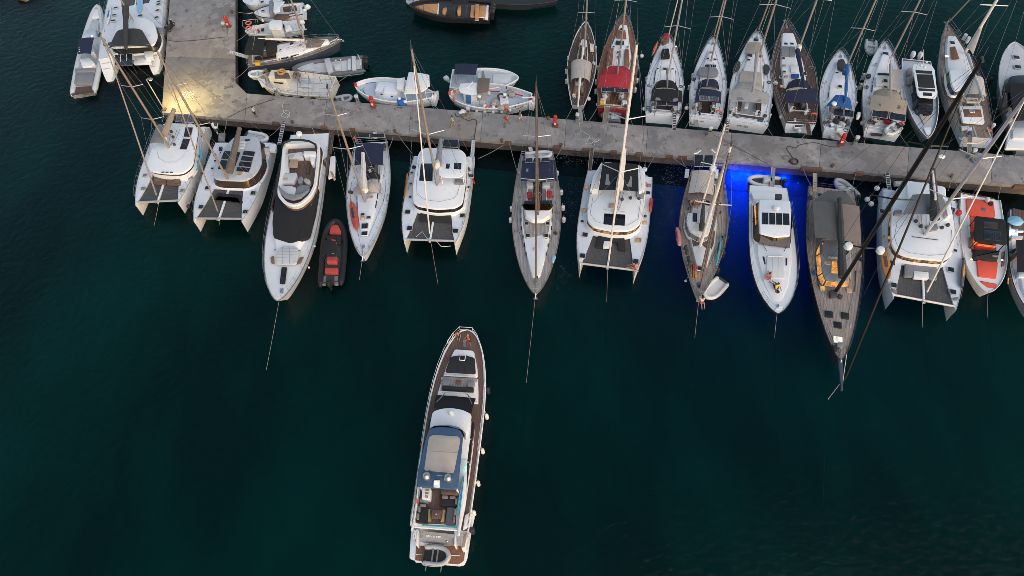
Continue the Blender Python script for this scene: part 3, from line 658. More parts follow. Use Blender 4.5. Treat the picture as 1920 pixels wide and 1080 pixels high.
def stern_lines(b, pairs, fr=None, r=.032, m='rope', zb=None):
    for k, ((p0, p1), side) in enumerate(pairs):
        a = W(fr or b.fr, *p0, b.sh(0) if zb is None else zb); e = W(fr or b.fr, *p1, QZ + .1)
        line_to('%s stern line from %s to the quay' % (side, b.nick), [a, e], r, m, .12)
def rib(b, B, r=.28, tube='tubegrey', floor='greydeck', zt=.42, sw=.86, tm=.55, n=2.6, bowz=.35, inner=None, floorz=.3, cone=True, hull='darkgrey', seg=26, deep=.35):
    L = b.L; b.B = B; hb = B / 2 - r
    def hw(t):
        if t < tm: return hb * (sw + (1 - sw) * math.sin(math.pi / 2 * t / tm))
        u = (t - tm) / (1 - tm); return hb * max(0.0, 1 - u ** n) ** (1 / 1.7)
    b.hw = lambda t: hw(min(t, .999)) + r; b.sh = lambda t: zt + r + bowz * t ** 3; b.dz = lambda x, y=0: floorz
    ts = [i / seg for i in range(seg + 1)]; Lb = L - r
    half = [(t * Lb, hw(t), zt + bowz * t ** 3) for t in ts] + [(Lb * (1 + .0), 0, zt + bowz)]
    half = [half[0]] + half[1:-2] + [(Lb * .995, hw(.985) * .5, zt + bowz * .98), half[-1]]
    pts = [(x, -y, z) for x, y, z in half] + [(x, y, z) for x, y, z in half[-2::-1]]
    rr = [r * .45] + [r] * (len(pts) - 2) + [r * .45]
    if cone:
        pts = [(pts[0][0] - .35, pts[0][1], pts[0][2])] + pts + [(pts[-1][0] - .35, pts[-1][1], pts[-1][2])]; rr = [r * .3, r * .9] + [r] * (len(pts) - 4) + [r * .9, r * .3]
    b.part(MB().tube(pts, rr, 10), 'tube', tube)
    q = [(x, -y + .02) for x, y, z in half] + [(x, y - .02) for x, y, z in half[-2::-1]]
    b.part(MB().prism(q, lambda x, y: -.25 + .3 * (x / L) ** 3, floorz), 'floor', floor)
    b.part(MB().prism([(0, -hw(0)), (.08, -hw(0)), (.08, hw(0)), (0, hw(0))], -.2, zt + r * .8), 'transom', hull)
    # rubbing strake
    return b
def dinghy(label, nick, fr, stern, bow, B, z=0.0, tube='tubelight', floor='greydeck', motor=True, cat='dinghy', thwart=True, r=.2, zs=.4, mm='black', group='small inflatable dinghies', tiltm=.0, seatm='greydeck'):
    b = Boat('inflatable_dinghy', label, cat, nick, fr, stern, bow, zs + z, zs + z + .1, group)
    rib(b, B, r, tube, floor, .28, .9, .5, 2.6, .12, floorz=.16, cone=False, seg=14)
    if thwart: b.part(MB().box(b.L * .42, 0, .42, .28, B - 2 * r, .06, bev=.02), 'thwart', seatm)
    if motor: outboard(b, 0, 0, .35, mm, tilt=tiltm, k=.75)
    for s_ in (-1, 1): b.part(MB().tube([(t * b.L, s_ * (b.hw(t) - .04), .42) for t in (.1, .2, .35, .5, .65, .75)], .014, 4), 'grab_line', 'darkgrey')
    b.root.location.z = z; return b
def catamaran(b, B, zd=1.7, tip=.37, tb=.68, tx=.965, hull='gelw', deck='nonskid', hullw=.27, t0=.10, net='net', step=True, cream='gelw', longeron=True, netgap=.14):
    L = b.L; b.B = B; tipY = tip * B; in0 = B / 2 - hullw * B
    def outer(t):
        if t < .55: return B / 2 * (.92 + .08 * math.sin(min(t / .35, 1) * math.pi / 2))
        u = (t - .55) / .45; return B / 2 + (tipY - B / 2) * u ** 2.3
    def inner(t):
        if t < .6: return in0
        u = (t - .6) / .4; return in0 + (tipY - in0) * u ** 1.25
    b.hw = outer; b.inner = inner; sh = lambda t: zd + .18 * max(0, t - .3); b.sh = sh; b.dz = lambda x, y=0: sh(x / L)
    ts = [t0 + (1 - t0) * i / 16 for i in range(17)]
    for s_ in (-1, 1):
        rows = []
        for t in ts:
            o_, i_, z = outer(t), inner(t), sh(t); o_, i_ = max(o_, i_ + .02), i_; x = t * L; md = (o_ + i_) / 2
            w2_ = o_ - i_; ow = o_ - min(.12, w2_ * .15); iw = i_ + w2_ * .22
            rows.append([(x, s_ * o_, z), (x, s_ * (o_ - .02), z * .5), (x, s_ * ow, 0), (x, s_ * md, -.6), (x, s_ * iw, 0), (x, s_ * (i_ + w2_ * .08), z * .5), (x, s_ * i_, z)])
        b.part(MB().rings(rows, True, True, False), 'hull', hull)
        top = MB()
        for t in ts:
            o_, i_, z = max(outer(t), inner(t) + .02), inner(t), sh(t); top.v += [(t * L, s_ * o_, z + .002), (t * L, s_ * (o_ + i_) / 2, z + .03), (t * L, s_ * i_, z + .002)]
        for i in range(len(ts) - 1):
            for j in (0, 1): a = i * 3 + j; top.f.append((a, a + 1, a + 4, a + 3))
        b.part(top, 'side_deck', deck)
        b.part(MB().tube([(t * L, s_ * (max(outer(t), inner(t) + .02) - .03), sh(t) + .03) for t in ts], .035, 5), 'toe_rail', 'alu')
        if step:
            o_, i_ = outer(t0), inner(t0)
            md = (o_ + i_) / 2 + .1; hwid = (o_ - i_) / 2 - .16
            def sc(f): return hwid * (1 - .55 * (1 - f) ** 2.2)
            q = [(f * t0 * L - .004, s_ * (md - sc(f))) for f in (1, .75, .5, .25, .08, 0)] + [(f * t0 * L - .004, s_ * (md + sc(f))) for f in (0, .08, .25, .5, .75, 1)]
            b.part(MB().prism(q, -.2, lambda x, y: .42 + (zd - .5) * max(0, min(1, x / (t0 * L))) ** 1.5, bev=.05), 'transom_scoop', hull)
            for f in (.3, .55, .8):
                zt = .46 + (zd - .5) * f ** 1.5; b.part(MB().box(f * t0 * L, s_ * md, zt, .10, 1.5 * sc(f), .05), 'transom_step', 'greydeck')
    b.part(MB().prism([(t0 * L, -in0 + .003), (tb * L, -inner(tb) + .003), (tb * L, inner(tb) - .003), (t0 * L, in0 - .003)], .85, lambda x, y: sh(x / L) + .012), 'bridge_deck', deck)
    xc = tx * L; yi = inner(tx) + .15
    b.part(MB().tube([(xc, -yi, sh(tx) - .08), (xc, yi, sh(tx) - .08)], .12, 8), 'crossbeam', 'alu')
    for s_ in (-1, 1):
        q = [(tb * L + .02, s_ * netgap, zd - .06), (tb * L + .02, s_ * (inner(tb) - .02), zd - .06), (tx * L - .12, s_ * (inner(tx) - .02), zd - .02), (tx * L - .12, s_ * netgap, zd - .02)]
        b.part(MB().patch(q, -.03, .015, 6, 6, -.05), 'trampoline', net)
    if longeron: b.part(MB().box((tb + tx + .02) / 2 * L - .2, 0, zd + .02, (tx - tb + .04) * L, .2, .2, bev=.04), 'longeron', 'white')
    b.part(MB().tube([(tx * L, -.2, zd + .1), (tx * L + .5, 0, zd + .35), (tx * L, .2, zd + .1)], .05, 6), 'bow_bracket', 'alu')
    return b
def catrail(b, t0=.14, t1=.92, h=.65):
    for s_ in (-1, 1):
        mb = MB(); tops = []; n = 7
        for i in range(n + 1):
            t = t0 + (t1 - t0) * i / n; x, y, z = t * b.L, s_ * (b.hw(t) - .08), b.sh(t); mb.tube([(x, y, z), (x, y, z + h)], .016, 4); tops.append((x, y, z + h))
        mb.tube(tops, .011, 4); mb.tube([(x, y, z - h / 2) for x, y, z in tops], .009, 4); b.part(mb, 'lifeline', 'steel')
def saloon(b, rows, z0, z1, roof=.18, glassm='glass', over=.12, roofm='gel', lip=True, inset=.22, bev=.1, baseh=.45):
    """cabin: moulded base, raked window band above it, then the roof moulding that overhangs"""
    q = fillet(b.st(rows), .9, 5)
    b.part(MB().prism(offset(q, .02), z0 - .05, z0 + (z1 - z0) * baseh), 'cabin_base', 'gel')
    g = b.part(MB().prism(offset(q, .05), z0 + (z1 - z0) * baseh, z1, inset=inset), 'window_band', glassm)
    b.part(MB().prism(offset(q, .05 + inset - over), z1 - .02, z1 + roof, inset=.05, bev=bev), 'roof', roofm)
    return q
def loose(name, label, cat, pts, m, z, h=.12, fr=None, group=None, bev=.04, parts=None, tilt=0.0, r=.2):
    """a board or box lying on a deck"""
    q = [W(fr, a, c, z) for a, c in pts]; c = sum(q, Vector()) / len(q); loc = [(p_.x - c.x, p_.y - c.y) for p_ in q]
    o = MB().prism(fillet(loc, r, 3), 0, h, bev=bev).obj(name, m); o.location = c
    if tilt: o.rotation_euler = tilt
    return tag(o, label, cat, group)
def board(label, fr, a, c, z, w=.75, m='orange', name='paddle_board', cat='paddle board', on_edge=0.0, h=.1, group='boards and kayaks on deck', trim=None):
    """paddle board or kayak from one end to the other; on_edge tips it up against the lifelines"""
    p0, p1 = W(fr, *a, z), W(fr, *c, z); d = p1 - p0; L = Vector((d.x, d.y)).length; o = thing(name, label, cat, p0, math.atan2(d.y, d.x), group); o.rotation_euler = (on_edge, 0, math.atan2(d.y, d.x))
    q = []
    for i in range(13): t = i / 12; q.append((t * L, w / 2 * max(.06, math.sin(math.pi * min(max(t, .0), 1.0)) ** .42)))
    pts = [(x, -y) for x, y in q] + [(x, y) for x, y in q[::-1]]
    MB().prism(pts, 0, h, bev=.03).obj('hull', m, o)
    MB().prism(fillet([(L * .25, -w * .22), (L * .62, -w * .22), (L * .62, w * .22), (L * .25, w * .22)], .1), h - .01, h + .015).obj('deck_pad', trim or 'darkgrey', o)
    MB().prism([(.06, -.012), (.3, -.012), (.3, .012), (.06, .012)], -.18, .0).obj('fin', 'black', o)
    return o
# ================================================================ front row, left to right
K1 = (755, 860, 5.144); K2 = (770, 610, 5.144); K3 = (490, 240, 6.75); K4 = (640, 240, 4.32)
def pxsaloon(b, pts, z0, z1, glassm='glass', rake=.35, roofm='gel', roof=.16, r=.7, bev=.09, fr=None, base=.30, lit=None, inset=.05, glass2=None):
    q = fillet(b.pl(pts, z1 + roof, fr), r, 5); zb = z0 + (z1 - z0) * base
    qa = offset(q, -rake + .05); qb = offset(q, -rake * (1 - base) + .06)
    b.part(MB().rings([[(x, y, z0 - .05) for x, y in qa], [(x, y, zb) for x, y in qb]], False, True), 'cabin_base', 'gel')
    g = b.part(MB().rings([[(x, y, zb) for x, y in offset(qb, .02)], [(x, y, z1) for x, y in offset(q, .10)]], False, False), 'window_band', glassm)
    rf = b.part(MB().prism(q, z1 - .04, z1 + roof, inset=.03, bev=bev), 'roof', roofm)
    # window posts
    n = len(q); step = max(1, n // 9)
    a, c = offset(qb, .0), offset(q, .08)
    for i in range(0, n, step): b.part(MB().tube([(a[i][0], a[i][1], zb), (c[i][0], c[i][1], z1)], .03, 4), 'window_post', 'black')
    return rf
def groove(b, pts, z, m='midgrey', r=.012, closed=False, fr=None, name='moulding_line'):
    q = b.p3(pts, z, fr)
    if closed: q.append(q[0])
    b.part(MB().tube(q, r, 4), name, m)

# ---- catamaran with turquoise board
a = Boat('sailing_catamaran', 'white catamaran with turquoise board on its side deck, moored at the lamplit quay corner', 'catamaran', 'the catamaran with the turquoise board', G1, (505, 222), (285, 783), .6, 1.8, 'sailing catamarans')
catamaran(a, a.wd((137, 770), (432, 795), 1.8) / .74, zd=1.7, deck='nonskid', tb=.66)
pxsaloon(a, [(205, 490), (235, 545), (350, 560), (475, 560), (545, 500), (582, 240), (560, 198), (330, 190), (290, 260)], 1.75, 2.95, 'glassbrown', rake=.04, base=.75)
groove(a, [(285, 395), (300, 450), (350, 480), (430, 480), (480, 440), (505, 395)], 3.13, 'greydeck', .03)
canopy(a, [(232, 345), (335, 345), (348, 215), (285, 212)], 4.3, 'cangrey', legs=3.1, arch=.2)
plate(a, [(330, 235), (345, 215), (350, 290), (325, 300)], 3.1, .5, 'gel', 'helm_console')
solar(a, [(492, 224), (548, 226), (532, 298), (478, 296)], 3.2); solar(a, [(475, 306), (528, 310), (500, 388), (450, 384)], 3.2)
solar(a, [(432, 128), (565, 134), (552, 192), (420, 186)], 3.5, m='solarsheen', n=3, legs=1.9)
seat(a, [(275, 568), (360, 568), (345, 632), (258, 628)], 1.75, .3, 'teakbrown', name='lounge_seat'); seat(a, [(366, 568), (456, 570), (450, 640), (352, 634)], 1.75, .3, 'teakbrown', name='lounge_seat')
for p_ in ((292, 604), (428, 612)): dome(a, p_, 2.06, .42, 'canbrown', name='round_cushion', h=.08)
for p_ in ((200, 574), (187, 670), (528, 591), (467, 684)): hatch(a, *p_, 1.95, .5, .5, glassm='midgrey')
for p_ in ((330, 551), (360, 552), (392, 552)): hatch(a, *p_, 3.12, .1, .35, frame='black')
for p_ in ((405, 300), (415, 355), (393, 262)): dome(a, p_, 3.12, .16, 'darkgrey', name='winch', h=.25)
rig(a, (375, 370), 3.1, top=(395, 330), topfr=F1, spreads=((.28, 1.25, .3), (.58, 1.15, .25)), m='mastbeige', fore=a.L * .95, furl=.09, furl_m='mastbeige', shroud=a.B * .44, r=.13)
boom(a, (345, 292), 4.6, (418, 108), 5.2, 'cantan', .34)
catrail(a); ball_fenders(a, ((172, 716), (566, 696), (515, 798), (662, 440)), .9, .24, 'fenderdark')
outboard(a, *a.l(700, 232, 1.6), 1.3, 'white', rz=.3); plate(a, [(690, 200), (725, 195), (722, 225), (695, 228)], 1.9, .2, 'gel', 'davit_pad'); dome(a, (712, 210), 2.3, .2, 'darkgrey', name='barbecue', h=.3, post=1.6)
seat(a, [(732, 268), (780, 262), (775, 325), (728, 325)], .4, .15, 'midgrey', name='swim_platform')
bow_line(a, (264, 940), 'mooring rope from the crossbeam of the catamaran with the turquoise board into the water', x=a.L * .95, z=1.6)
auto_lines(a, z=1.75)
board('turquoise paddle board lying on the side deck of the leftmost front catamaran', G1, (607, 392), (552, 556), 2.0, .8, 'turquoise', trim='bluepaint')

# ---- catamaran with grey roof and solar array
a = Boat('sailing_catamaran', 'grey roofed catamaran with four stacked solar panels beside the white flybridge yacht', 'catamaran', 'the grey roofed catamaran', G1, (960, 330), (727, 910), .6, 1.8, 'sailing catamarans')
catamaran(a, a.wd((560, 890), (893, 930), 1.8) / .74, zd=1.75, tb=.64)
pxsaloon(a, [(688, 545), (692, 590), (740, 606), (930, 612), (1000, 565), (1046, 480), (1025, 290), (850, 284), (765, 375), (718, 450)], 1.85, 2.95, 'glassbrown', rake=.42, roofm='greydeck', base=.2)
for i, qd in enumerate(([(913, 394), (1000, 402), (990, 436), (902, 426)], [(899, 432), (986, 442), (976, 476), (888, 465)], [(884, 470), (976, 480), (966, 516), (872, 505)], [(866, 510), (966, 521), (950, 552), (856, 540)])): solar(a, qd, 3.18)
solar(a, [(772, 394), (840, 400), (820, 460), (748, 455)], 3.18); solar(a, [(748, 460), (818, 466), (792, 536), (724, 530)], 3.18); solar(a, [(862, 402), (892, 404), (850, 520), (836, 515)], 3.18)
hatch(a, 885, 563, 3.16, .55, .55, 'windowdim'); hatch(a, 940, 322, 3.16, .45, .7, glassm='glassbrown')
for p_ in ([(888, 322), (924, 322), (922, 340), (886, 340)], [(884, 342), (922, 342), (920, 358), (882, 358)], [(880, 360), (918, 360), (916, 376), (878, 376)]): seat(a, p_, 3.12, .16, 'cushwhite', name='bolster', r=.1)
seat(a, [(724, 700), (888, 714), (908, 770), (885, 775), (868, 738), (730, 728), (708, 752), (694, 748)], 1.72, .22, 'cushblack', name='lounge_seat', r=.05)
seat(a, [(1036, 398), (1066, 406), (1082, 420), (1070, 470), (1040, 505), (1030, 490)], 1.72, .12, 'teakbrown', name='side_cockpit')
for p_ in ((652, 665), (605, 803), (982, 703), (925, 838)): hatch(a, *p_, 1.98, .58, .58)
for p_ in ((687, 525), (708, 470), (1060, 567), (1078, 512)): hatch(a, *p_, 1.92, .34, .34)
rig(a, (825, 648), 2.0, top=(975, 470), topfr=F1, spreads=((.5, 1.2, .3), (.78, 1.0, .25)), m='mastbeige', fore=a.L * .94, furl=.08, furl_m='mastbeige', shroud=a.B * .45, r=.13)
boom(a, (815, 560), 4.2, (890, 245), 4.8, 'canbrown', .36); catrail(a)
for t in (.22, .45, .62, .8): a.part(MB().box(t * a.L, -a.hw(t) + .02, 1.15, 1.1, .05, .42, bev=.01), 'hull_window', 'glass')
side_fenders(a, (.3, .4, .5, .74), -1, 'fenderdark', .17)
gangway(a, (1205, 182), QZ + .05, (1170, 350), 1.8, ladder=True, m='darkgrey')
seat(a, [(1042, 378), (1090, 372), (1100, 410), (1050, 420)], 1.8, .4, 'cream', name='aft_bench'); plate(a, [(1100, 345), (1150, 348), (1140, 400), (1095, 395)], 1.7, .35, 'gelw', 'stern_locker')
bow_line(a, (735, 935), 'mooring rope from the crossbeam of the grey roofed catamaran into the water', x=a.L * .95, z=1.6)
auto_lines(a, z=1.75)
dinghy('white inflatable dinghy hung across the stern of the grey roofed catamaran', 'dinghy', G1, (925, 275), (1092, 305), 1.55, 1.3, 'tubewhite', motor=False)

# ---- white flybridge motor yacht
a = Boat('flybridge_motor_yacht', 'white flybridge motor yacht with big black windscreen cover and cream sunpad', 'motor yacht', 'the white flybridge yacht', G2, (318, 100), (122, 1005), .7, 2.3)
monohull(a, a.wd((62, 650), (345, 660), 2.1), sw=.84, tm=.5, n=2.5, fb=2.35, fs=1.75, rake=1.6, trans=.1, flare=.82, deck='gelw', hull='gelw', rail='steel', draft=.6, rise=1.4)
splate(a, [(-.075, a.B * .40), (.0, a.B * .44)], .35, .15, 'teakbrown', 'swim_platform'); 
zf = 2.1
cabin(a, [(.12, a.B * .40), (.5, a.B * .41), (.66, a.B * .35), (.80, a.B * .16)], .55, 'gelw', .3, .18, 'coachroof', z=2.05, r=.8)
# raked black windscreen cover
wq = fillet(a.pl([(118, 420), (92, 560), (94, 640), (190, 671), (296, 636), (330, 500), (352, 360)], 2.9), .35, 4)
a.part(MB().prism(wq, 2.3, lambda x, y: 2.75 + .85 * max(0, min(1, (a.L * .66 - x) / (a.L * .28))), bev=.05), 'windscreen_cover', 'canblack')
for p0, p1 in (((98, 590), (118, 652)), ((272, 590), (252, 655))): a.part(MB().tube([a.l3(*p0, 3.25), a.l3(*p1, 2.95)], .03, 5), 'wiper', 'black')
for s_ in (-1, 1):
    a.part(MB().prism([(.16 * a.L, s_ * a.B * .40), (.52 * a.L, s_ * a.B * .415), (.52 * a.L, s_ * a.B * .38), (.16 * a.L, s_ * a.B * .37)], 2.4, 3.3), 'side_window', 'glassbrown')
# flybridge tub: floor, coaming, seats
fo = fillet(a.pl([(196, 780), (205, 860), (290, 960), (400, 995), (510, 965), (640, 850), (700, 720), (745, 330), (735, 180), (690, 165), (290, 175), (265, 240), (235, 560)], 4.15, K3), .5, 4)
a.part(MB().prism(offset(fo, .1), 3.2, 3.45, inset=-.02), 'flybridge_floor', 'teakbrown')
fi = offset(fo, .38); mb = MB(); mb.rings([[(x, y, 3.05) for x, y in offset(fo, .25)], [(x, y, 4.05) for x, y in fo], [(x, y, 4.15) for x, y in offset(fo, .08)], [(x, y, 4.15) for x, y in offset(fo, .32)], [(x, y, 3.45) for x, y in offset(fo, .42)]], False, False)
a.part(mb, 'flybridge_coaming', 'gelw')
a.part(MB().prism(offset(fo, .42)[::1], 3.44, 3.47), 'flybridge_deck', 'teakbrown')
wsq = a.pl([(215, 750), (240, 820), (300, 880), (400, 905), (500, 880), (590, 800), (605, 770), (520, 830), (420, 850), (320, 830), (250, 770), (232, 730)], 4.25, K3)
a.part(MB().prism(wsq, 4.0, 4.32, bev=.01), 'wind_deflector', 'glassclear')
seat(a, [(232, 730), (370, 728), (445, 755), (425, 850), (320, 832), (248, 780)], 3.47, .5, 'cushwhite', K3, name='sunpad')
seat(a, [(455, 735), (520, 715), (610, 730), (595, 770), (560, 800), (490, 820), (430, 845)], 3.47, .62, 'cushgrey', K3, name='helm_console')
seat(a, [(455, 650), (490, 605), (530, 620), (510, 690), (465, 700)], 3.47, .6, 'cushgrey', K3, r=.2, name='helm_seat'); seat(a, [(525, 650), (560, 628), (620, 655), (615, 700), (560, 700)], 3.47, .6, 'cushbeige', K3, r=.2, name='helm_seat')
seat(a, [(240, 640), (245, 585), (440, 560), (455, 600), (410, 690), (240, 690)], 3.47, .45, 'cushwhite', K3, name='sofa'); seat(a, [(265, 625), (335, 625), (335, 660), (262, 660)], 3.93, .06, 'cushbeige', K3)
seat(a, [(270, 575), (300, 330), (350, 320), (335, 380), (345, 500), (350, 560)], 3.47, .45, 'cushwhite', K3, name='sofa'); seat(a, [(350, 320), (520, 300), (530, 380), (345, 385)], 3.47, .42, 'cushwhite', K3, name='sofa')
seat(a, [(350, 335), (415, 332), (412, 365), (348, 372)], 3.9, .08, 'cushbeige', K3)
plate(a, [(535, 290), (690, 295), (680, 350), (530, 345)], 3.47, .85, 'white', 'wet_bar', fr=K3); plate(a, [(610, 350), (680, 355), (665, 440), (625, 445)], 3.47, .75, 'gelw', 'wet_bar', fr=K3)
plate(a, [(365, 395), (470, 400), (455, 500), (342, 495)], 4.05, .06, 'palewood', 'table', fr=K3); a.part(MB().tube([a.l3(405, 450, 3.45, K3), a.l3(405, 450, 4.05, K3)], .07, 6), 'table_leg', 'steel')
plate(a, [(575, 440), (610, 440), (600, 560), (570, 560)], 3.47, .4, 'teakdark', 'locker', fr=K3)
arch = [a.l3(*p_, z, K3) for p_, z in (((262, 235), 4.1), ((290, 185), 4.9), ((380, 152), 5.05), ((490, 150), 5.1), ((600, 165), 5.05), ((680, 205), 4.9), ((700, 260), 4.1))]
a.part(MB().tube(arch, .13, 6), 'radar_arch', 'black'); dome(a, (483, 85), 5.6, .34, 'white', K3, h=.35, post=4.9)
a.part(MB().tube([a.l3(505, 120, 5.1, K3), a.l3(400, 130, 5.9, K3)], .012, 4), 'antenna', 'white'); a.part(MB().tube([a.l3(710, 160, 5.0, K3), a.l3(645, 0, 7.4, K3)], .014, 4), 'antenna', 'white')
# cockpit, jet ski on the platform and gangway
plate(a, [(760, 420), (870, 330), (840, 600), (770, 590)], 1.7, .1, 'teakbrown', 'side_deck_aft', fr=K3)
seat(a, [(114, 722), (150, 690), (228, 695), (240, 730), (226, 796), (112, 796)], 2.62, .16, 'cushwhite', name='sunpad', r=.3)
for k in range(5):
    y0 = 705 + k * 18; groove(a, [(118, y0), (234, y0 + 3)], 2.785, 'cushgrey', .012, name='cushion_seam')
groove(a, [(150, 695), (150, 795)], 2.785, 'cushgrey', .012, name='cushion_seam'); groove(a, [(190, 695), (188, 797)], 2.785, 'cushgrey', .012, name='cushion_seam')
plate(a, [(80, 755), (100, 748), (103, 795), (85, 790)], 2.35, .06, 'wood', 'deck_step'); plate(a, [(270, 752), (245, 757), (226, 797), (252, 790)], 2.35, .06, 'wood', 'deck_step')
plate(a, [(143, 812), (174, 812), (163, 905), (132, 905)], 2.5, .1, 'glass', 'foredeck_skylight'); plate(a, [(141, 866), (165, 868), (161, 902), (135, 902)], 2.6, .03, 'hatchglass', 'hatch')
for p_ in ((107, 718), (245, 722)): dome(a, p_, 2.4, .12, 'steel', name='cleat', h=.12)
plate(a, [(135, 930), (155, 930), (152, 960), (133, 958)], 2.3, .2, 'steel', 'windlass')
rail(a, .12, .93, .75, .03); pulpit(a, .9, .75)
plate(a, [(865, 60), (925, 60), (890, 330), (835, 330)], 1.55, .08, 'teakdark', 'gangway', fr=K3, r=.03); plate(a, [(875, 360), (935, 350), (930, 600), (845, 640)], 1.72, .25, 'gelw', 'aft_bulwark', fr=K3)
plate(a, [(868, 545), (900, 550), (940, 635), (915, 660)], 2.3, .2, 'cantan', 'towel', fr=K3)
ball_fenders(a, ((362, 490), (330, 695), (298, 815)), .8, .12)
bow_line(a, (58, 1390), 'long mooring rope from the bow of the white flybridge yacht into the water', z=2.0)
auto_lines(a, z=1.6)
j = Boat('jet_ski', 'black and white jet ski parked across the stern of the flybridge yacht', 'jet ski', 'jet ski', K3, (415, 235), (665, 240), 1.0, 1.0)
monohull(j, 1.1, sw=.8, tm=.4, n=2.2, fb=.5, fs=.4, rake=.3, hull='white', deck='black', rail=None, draft=.25); j.root.location.z = .55
j.part(MB().prism(fillet([(.3, -.18), (1.5, -.2), (1.5, .2), (.3, .18)], .1), .38, .8, inset=.04, bev=.06), 'seat', 'black'); j.part(MB().prism(fillet([(1.55, -.35), (2.4, -.2), (2.4, .2), (1.55, .35)], .12), .4, .85, inset=.1, bev=.08), 'nose_cowl', 'white'); j.part(MB().tube([(1.6, -.4, .95), (1.7, 0, 1.0), (1.6, .4, .95)], .03, 6), 'handlebar', 'black')

# ---- black and red RIB
a = Boat('rigid_inflatable_boat', 'black inflatable speedboat with red cushions beside the flybridge yacht', 'inflatable boat', 'the black and red inflatable', G2, (420, 900), (447, 538), .6, .9)
rib(a, a.wd((348, 800), (505, 800), .6), .32, 'tubeblack', 'darkgrey', .45, .92, .5, 2.8, .35, floorz=.45)
seat(a, [(422, 572), (474, 574), (482, 622), (411, 624)], .5, .32, 'cushred', name='bow_cushion'); plate(a, [(440, 540), (455, 540), (468, 566), (428, 566)], .5, .35, 'midgrey', 'bow_locker')
seat(a, [(425, 645), (462, 648), (458, 668), (420, 664)], .5, .45, 'cushred', name='console_seat'); plate(a, [(388, 632), (475, 640), (466, 668), (450, 668), (455, 650), (415, 645), (400, 660)], .5, .75, 'cushblack', 'console')
seat(a, [(398, 752), (456, 752), (453, 787), (396, 787)], .5, .5, 'cushred', name='helm_seat'); groove(a, [(398, 768), (455, 768)], 1.02, 'darkgrey', .03, name='backrest'); seat(a, [(388, 815), (460, 815), (460, 845), (386, 843)], .5, .42, 'cushred', name='aft_seat')
canopy(a, [(372, 745), (448, 748), (452, 668), (388, 662)], 2.2, 'canblack', 'sun_top', legs=.6, arch=.12)
outboard(a, -.05, .0, .55, 'black', k=1.25); plate(a, [(370, 862), (395, 860), (390, 912), (368, 912)], .35, .2, 'midgrey', 'aft_step'); plate(a, [(440, 862), (462, 862), (462, 912), (440, 912)], .35, .2, 'midgrey', 'aft_step')
a.part(MB().tube([a.l3(400, 735, 2.25), a.l3(440, 735, 2.3)], .05, 6), 'light_bar', 'midgrey')

# ---- white sloop with navy bimini
a = Boat('sailing_yacht', 'white sloop with navy bimini and red kayak on deck beside the black inflatable', 'sailboat', 'the white sloop with the red kayak', K4, (250, 120), (172, 1045), 1.1, 1.45, 'sailing yachts')
monohull(a, a.wd((58, 480), (405, 480), 1.2), sw=.74, tm=.42, n=1.65, fb=1.5, fs=1.15, rake=.5, deck='nonskid', hull='gelw', rail='alu', cockpit=(.05, .33, .95))
cockpit(a, .05, .33, .95, floor='teakdark'); cabin(a, [(.33, 1.25), (.5, 1.25), (.66, 1.0), (.83, .45)], .42, 'gel')
side_windows(a, [(.36, 1.25), (.45, 1.25), (.54, 1.2), (.62, 1.06)], .38)
canopy(a, [(118, 130), (345, 128), (335, 300), (105, 302)], 3.1, 'cannavy', legs=1.2, arch=.15)
solar(a, [(116, 50), (352, 46), (350, 74), (116, 78)], 3.3, n=2, legs=1.2)
sprayhood(a, [(202, 445), (315, 440), (312, 525), (205, 535)], 1.7, 'canlight', h=.5); sprayhood(a, [(205, 372), (305, 365), (310, 415), (210, 420)], 1.75, 'canblack', h=.35)
plate(a, [(95, 490), (160, 455), (165, 540), (110, 540)], 1.4, .3, 'canlight', 'folded_awning'); plate(a, [(300, 470), (330, 420), (345, 300), (318, 305)], 1.3, .35, 'gel', 'cockpit_coaming')
rig(a, (190, 590), 1.9, top=(835, 770), topfr=F2, spreads=((.5, 1.5, .3), (.78, 1.1, .25)), m='mastbeige', r=.13, back=False)
boom(a, (188, 520), 3.0, (178, 215), 3.3, 'sailwhite', .3); a.part(MB().ball(tuple(a.l3(195, 503, 3.1)), .4, .35, .35, jit=.15), 'sail_bundle', 'sailwhite')
hatch(a, 235, 560, 1.75, .35, .6, 'windowdim'); hatch(a, 173, 702, 1.85, .4, .5); hatch(a, 172, 732, 1.85, .4, .45, 'windowamber'); hatch(a, 220, 726, 1.85, .4, .5); hatch(a, 190, 795, 1.8, .75, .75); hatch(a, 188, 855, 1.75, .6, .75, frame='white')
rail(a, .05, .92, .6); pulpit(a); pulpit(a, aft=True); wheel(a, 232, 330, 1.9)
plate(a, [(165, 950), (190, 945), (195, 965), (168, 972)], 1.45, .12, 'steel', 'windlass')
flag(a, (115, 150), 1.3, 'lifered', lean=.2); side_fenders(a, (.45, .6, .75), -1, r=.08, l=.4)
gangway(a, (275, 85), 1.5, (270, 30), QZ + .1)
stern_lines(a, (((((385, 165), (420, 68))), 'right'), (((110, 140), (60, 5)), 'left')))
bow_line(a, (146, 1230), 'mooring rope from the bow of the white sloop with the red kayak', depth=3)
board('red kayak with a dark stripe lashed to the rail of the white sloop', K4, (88, 600), (128, 828), 1.6, .75, 'cushred', 'kayak', 'kayak', .35, .28, trim='darkgrey')

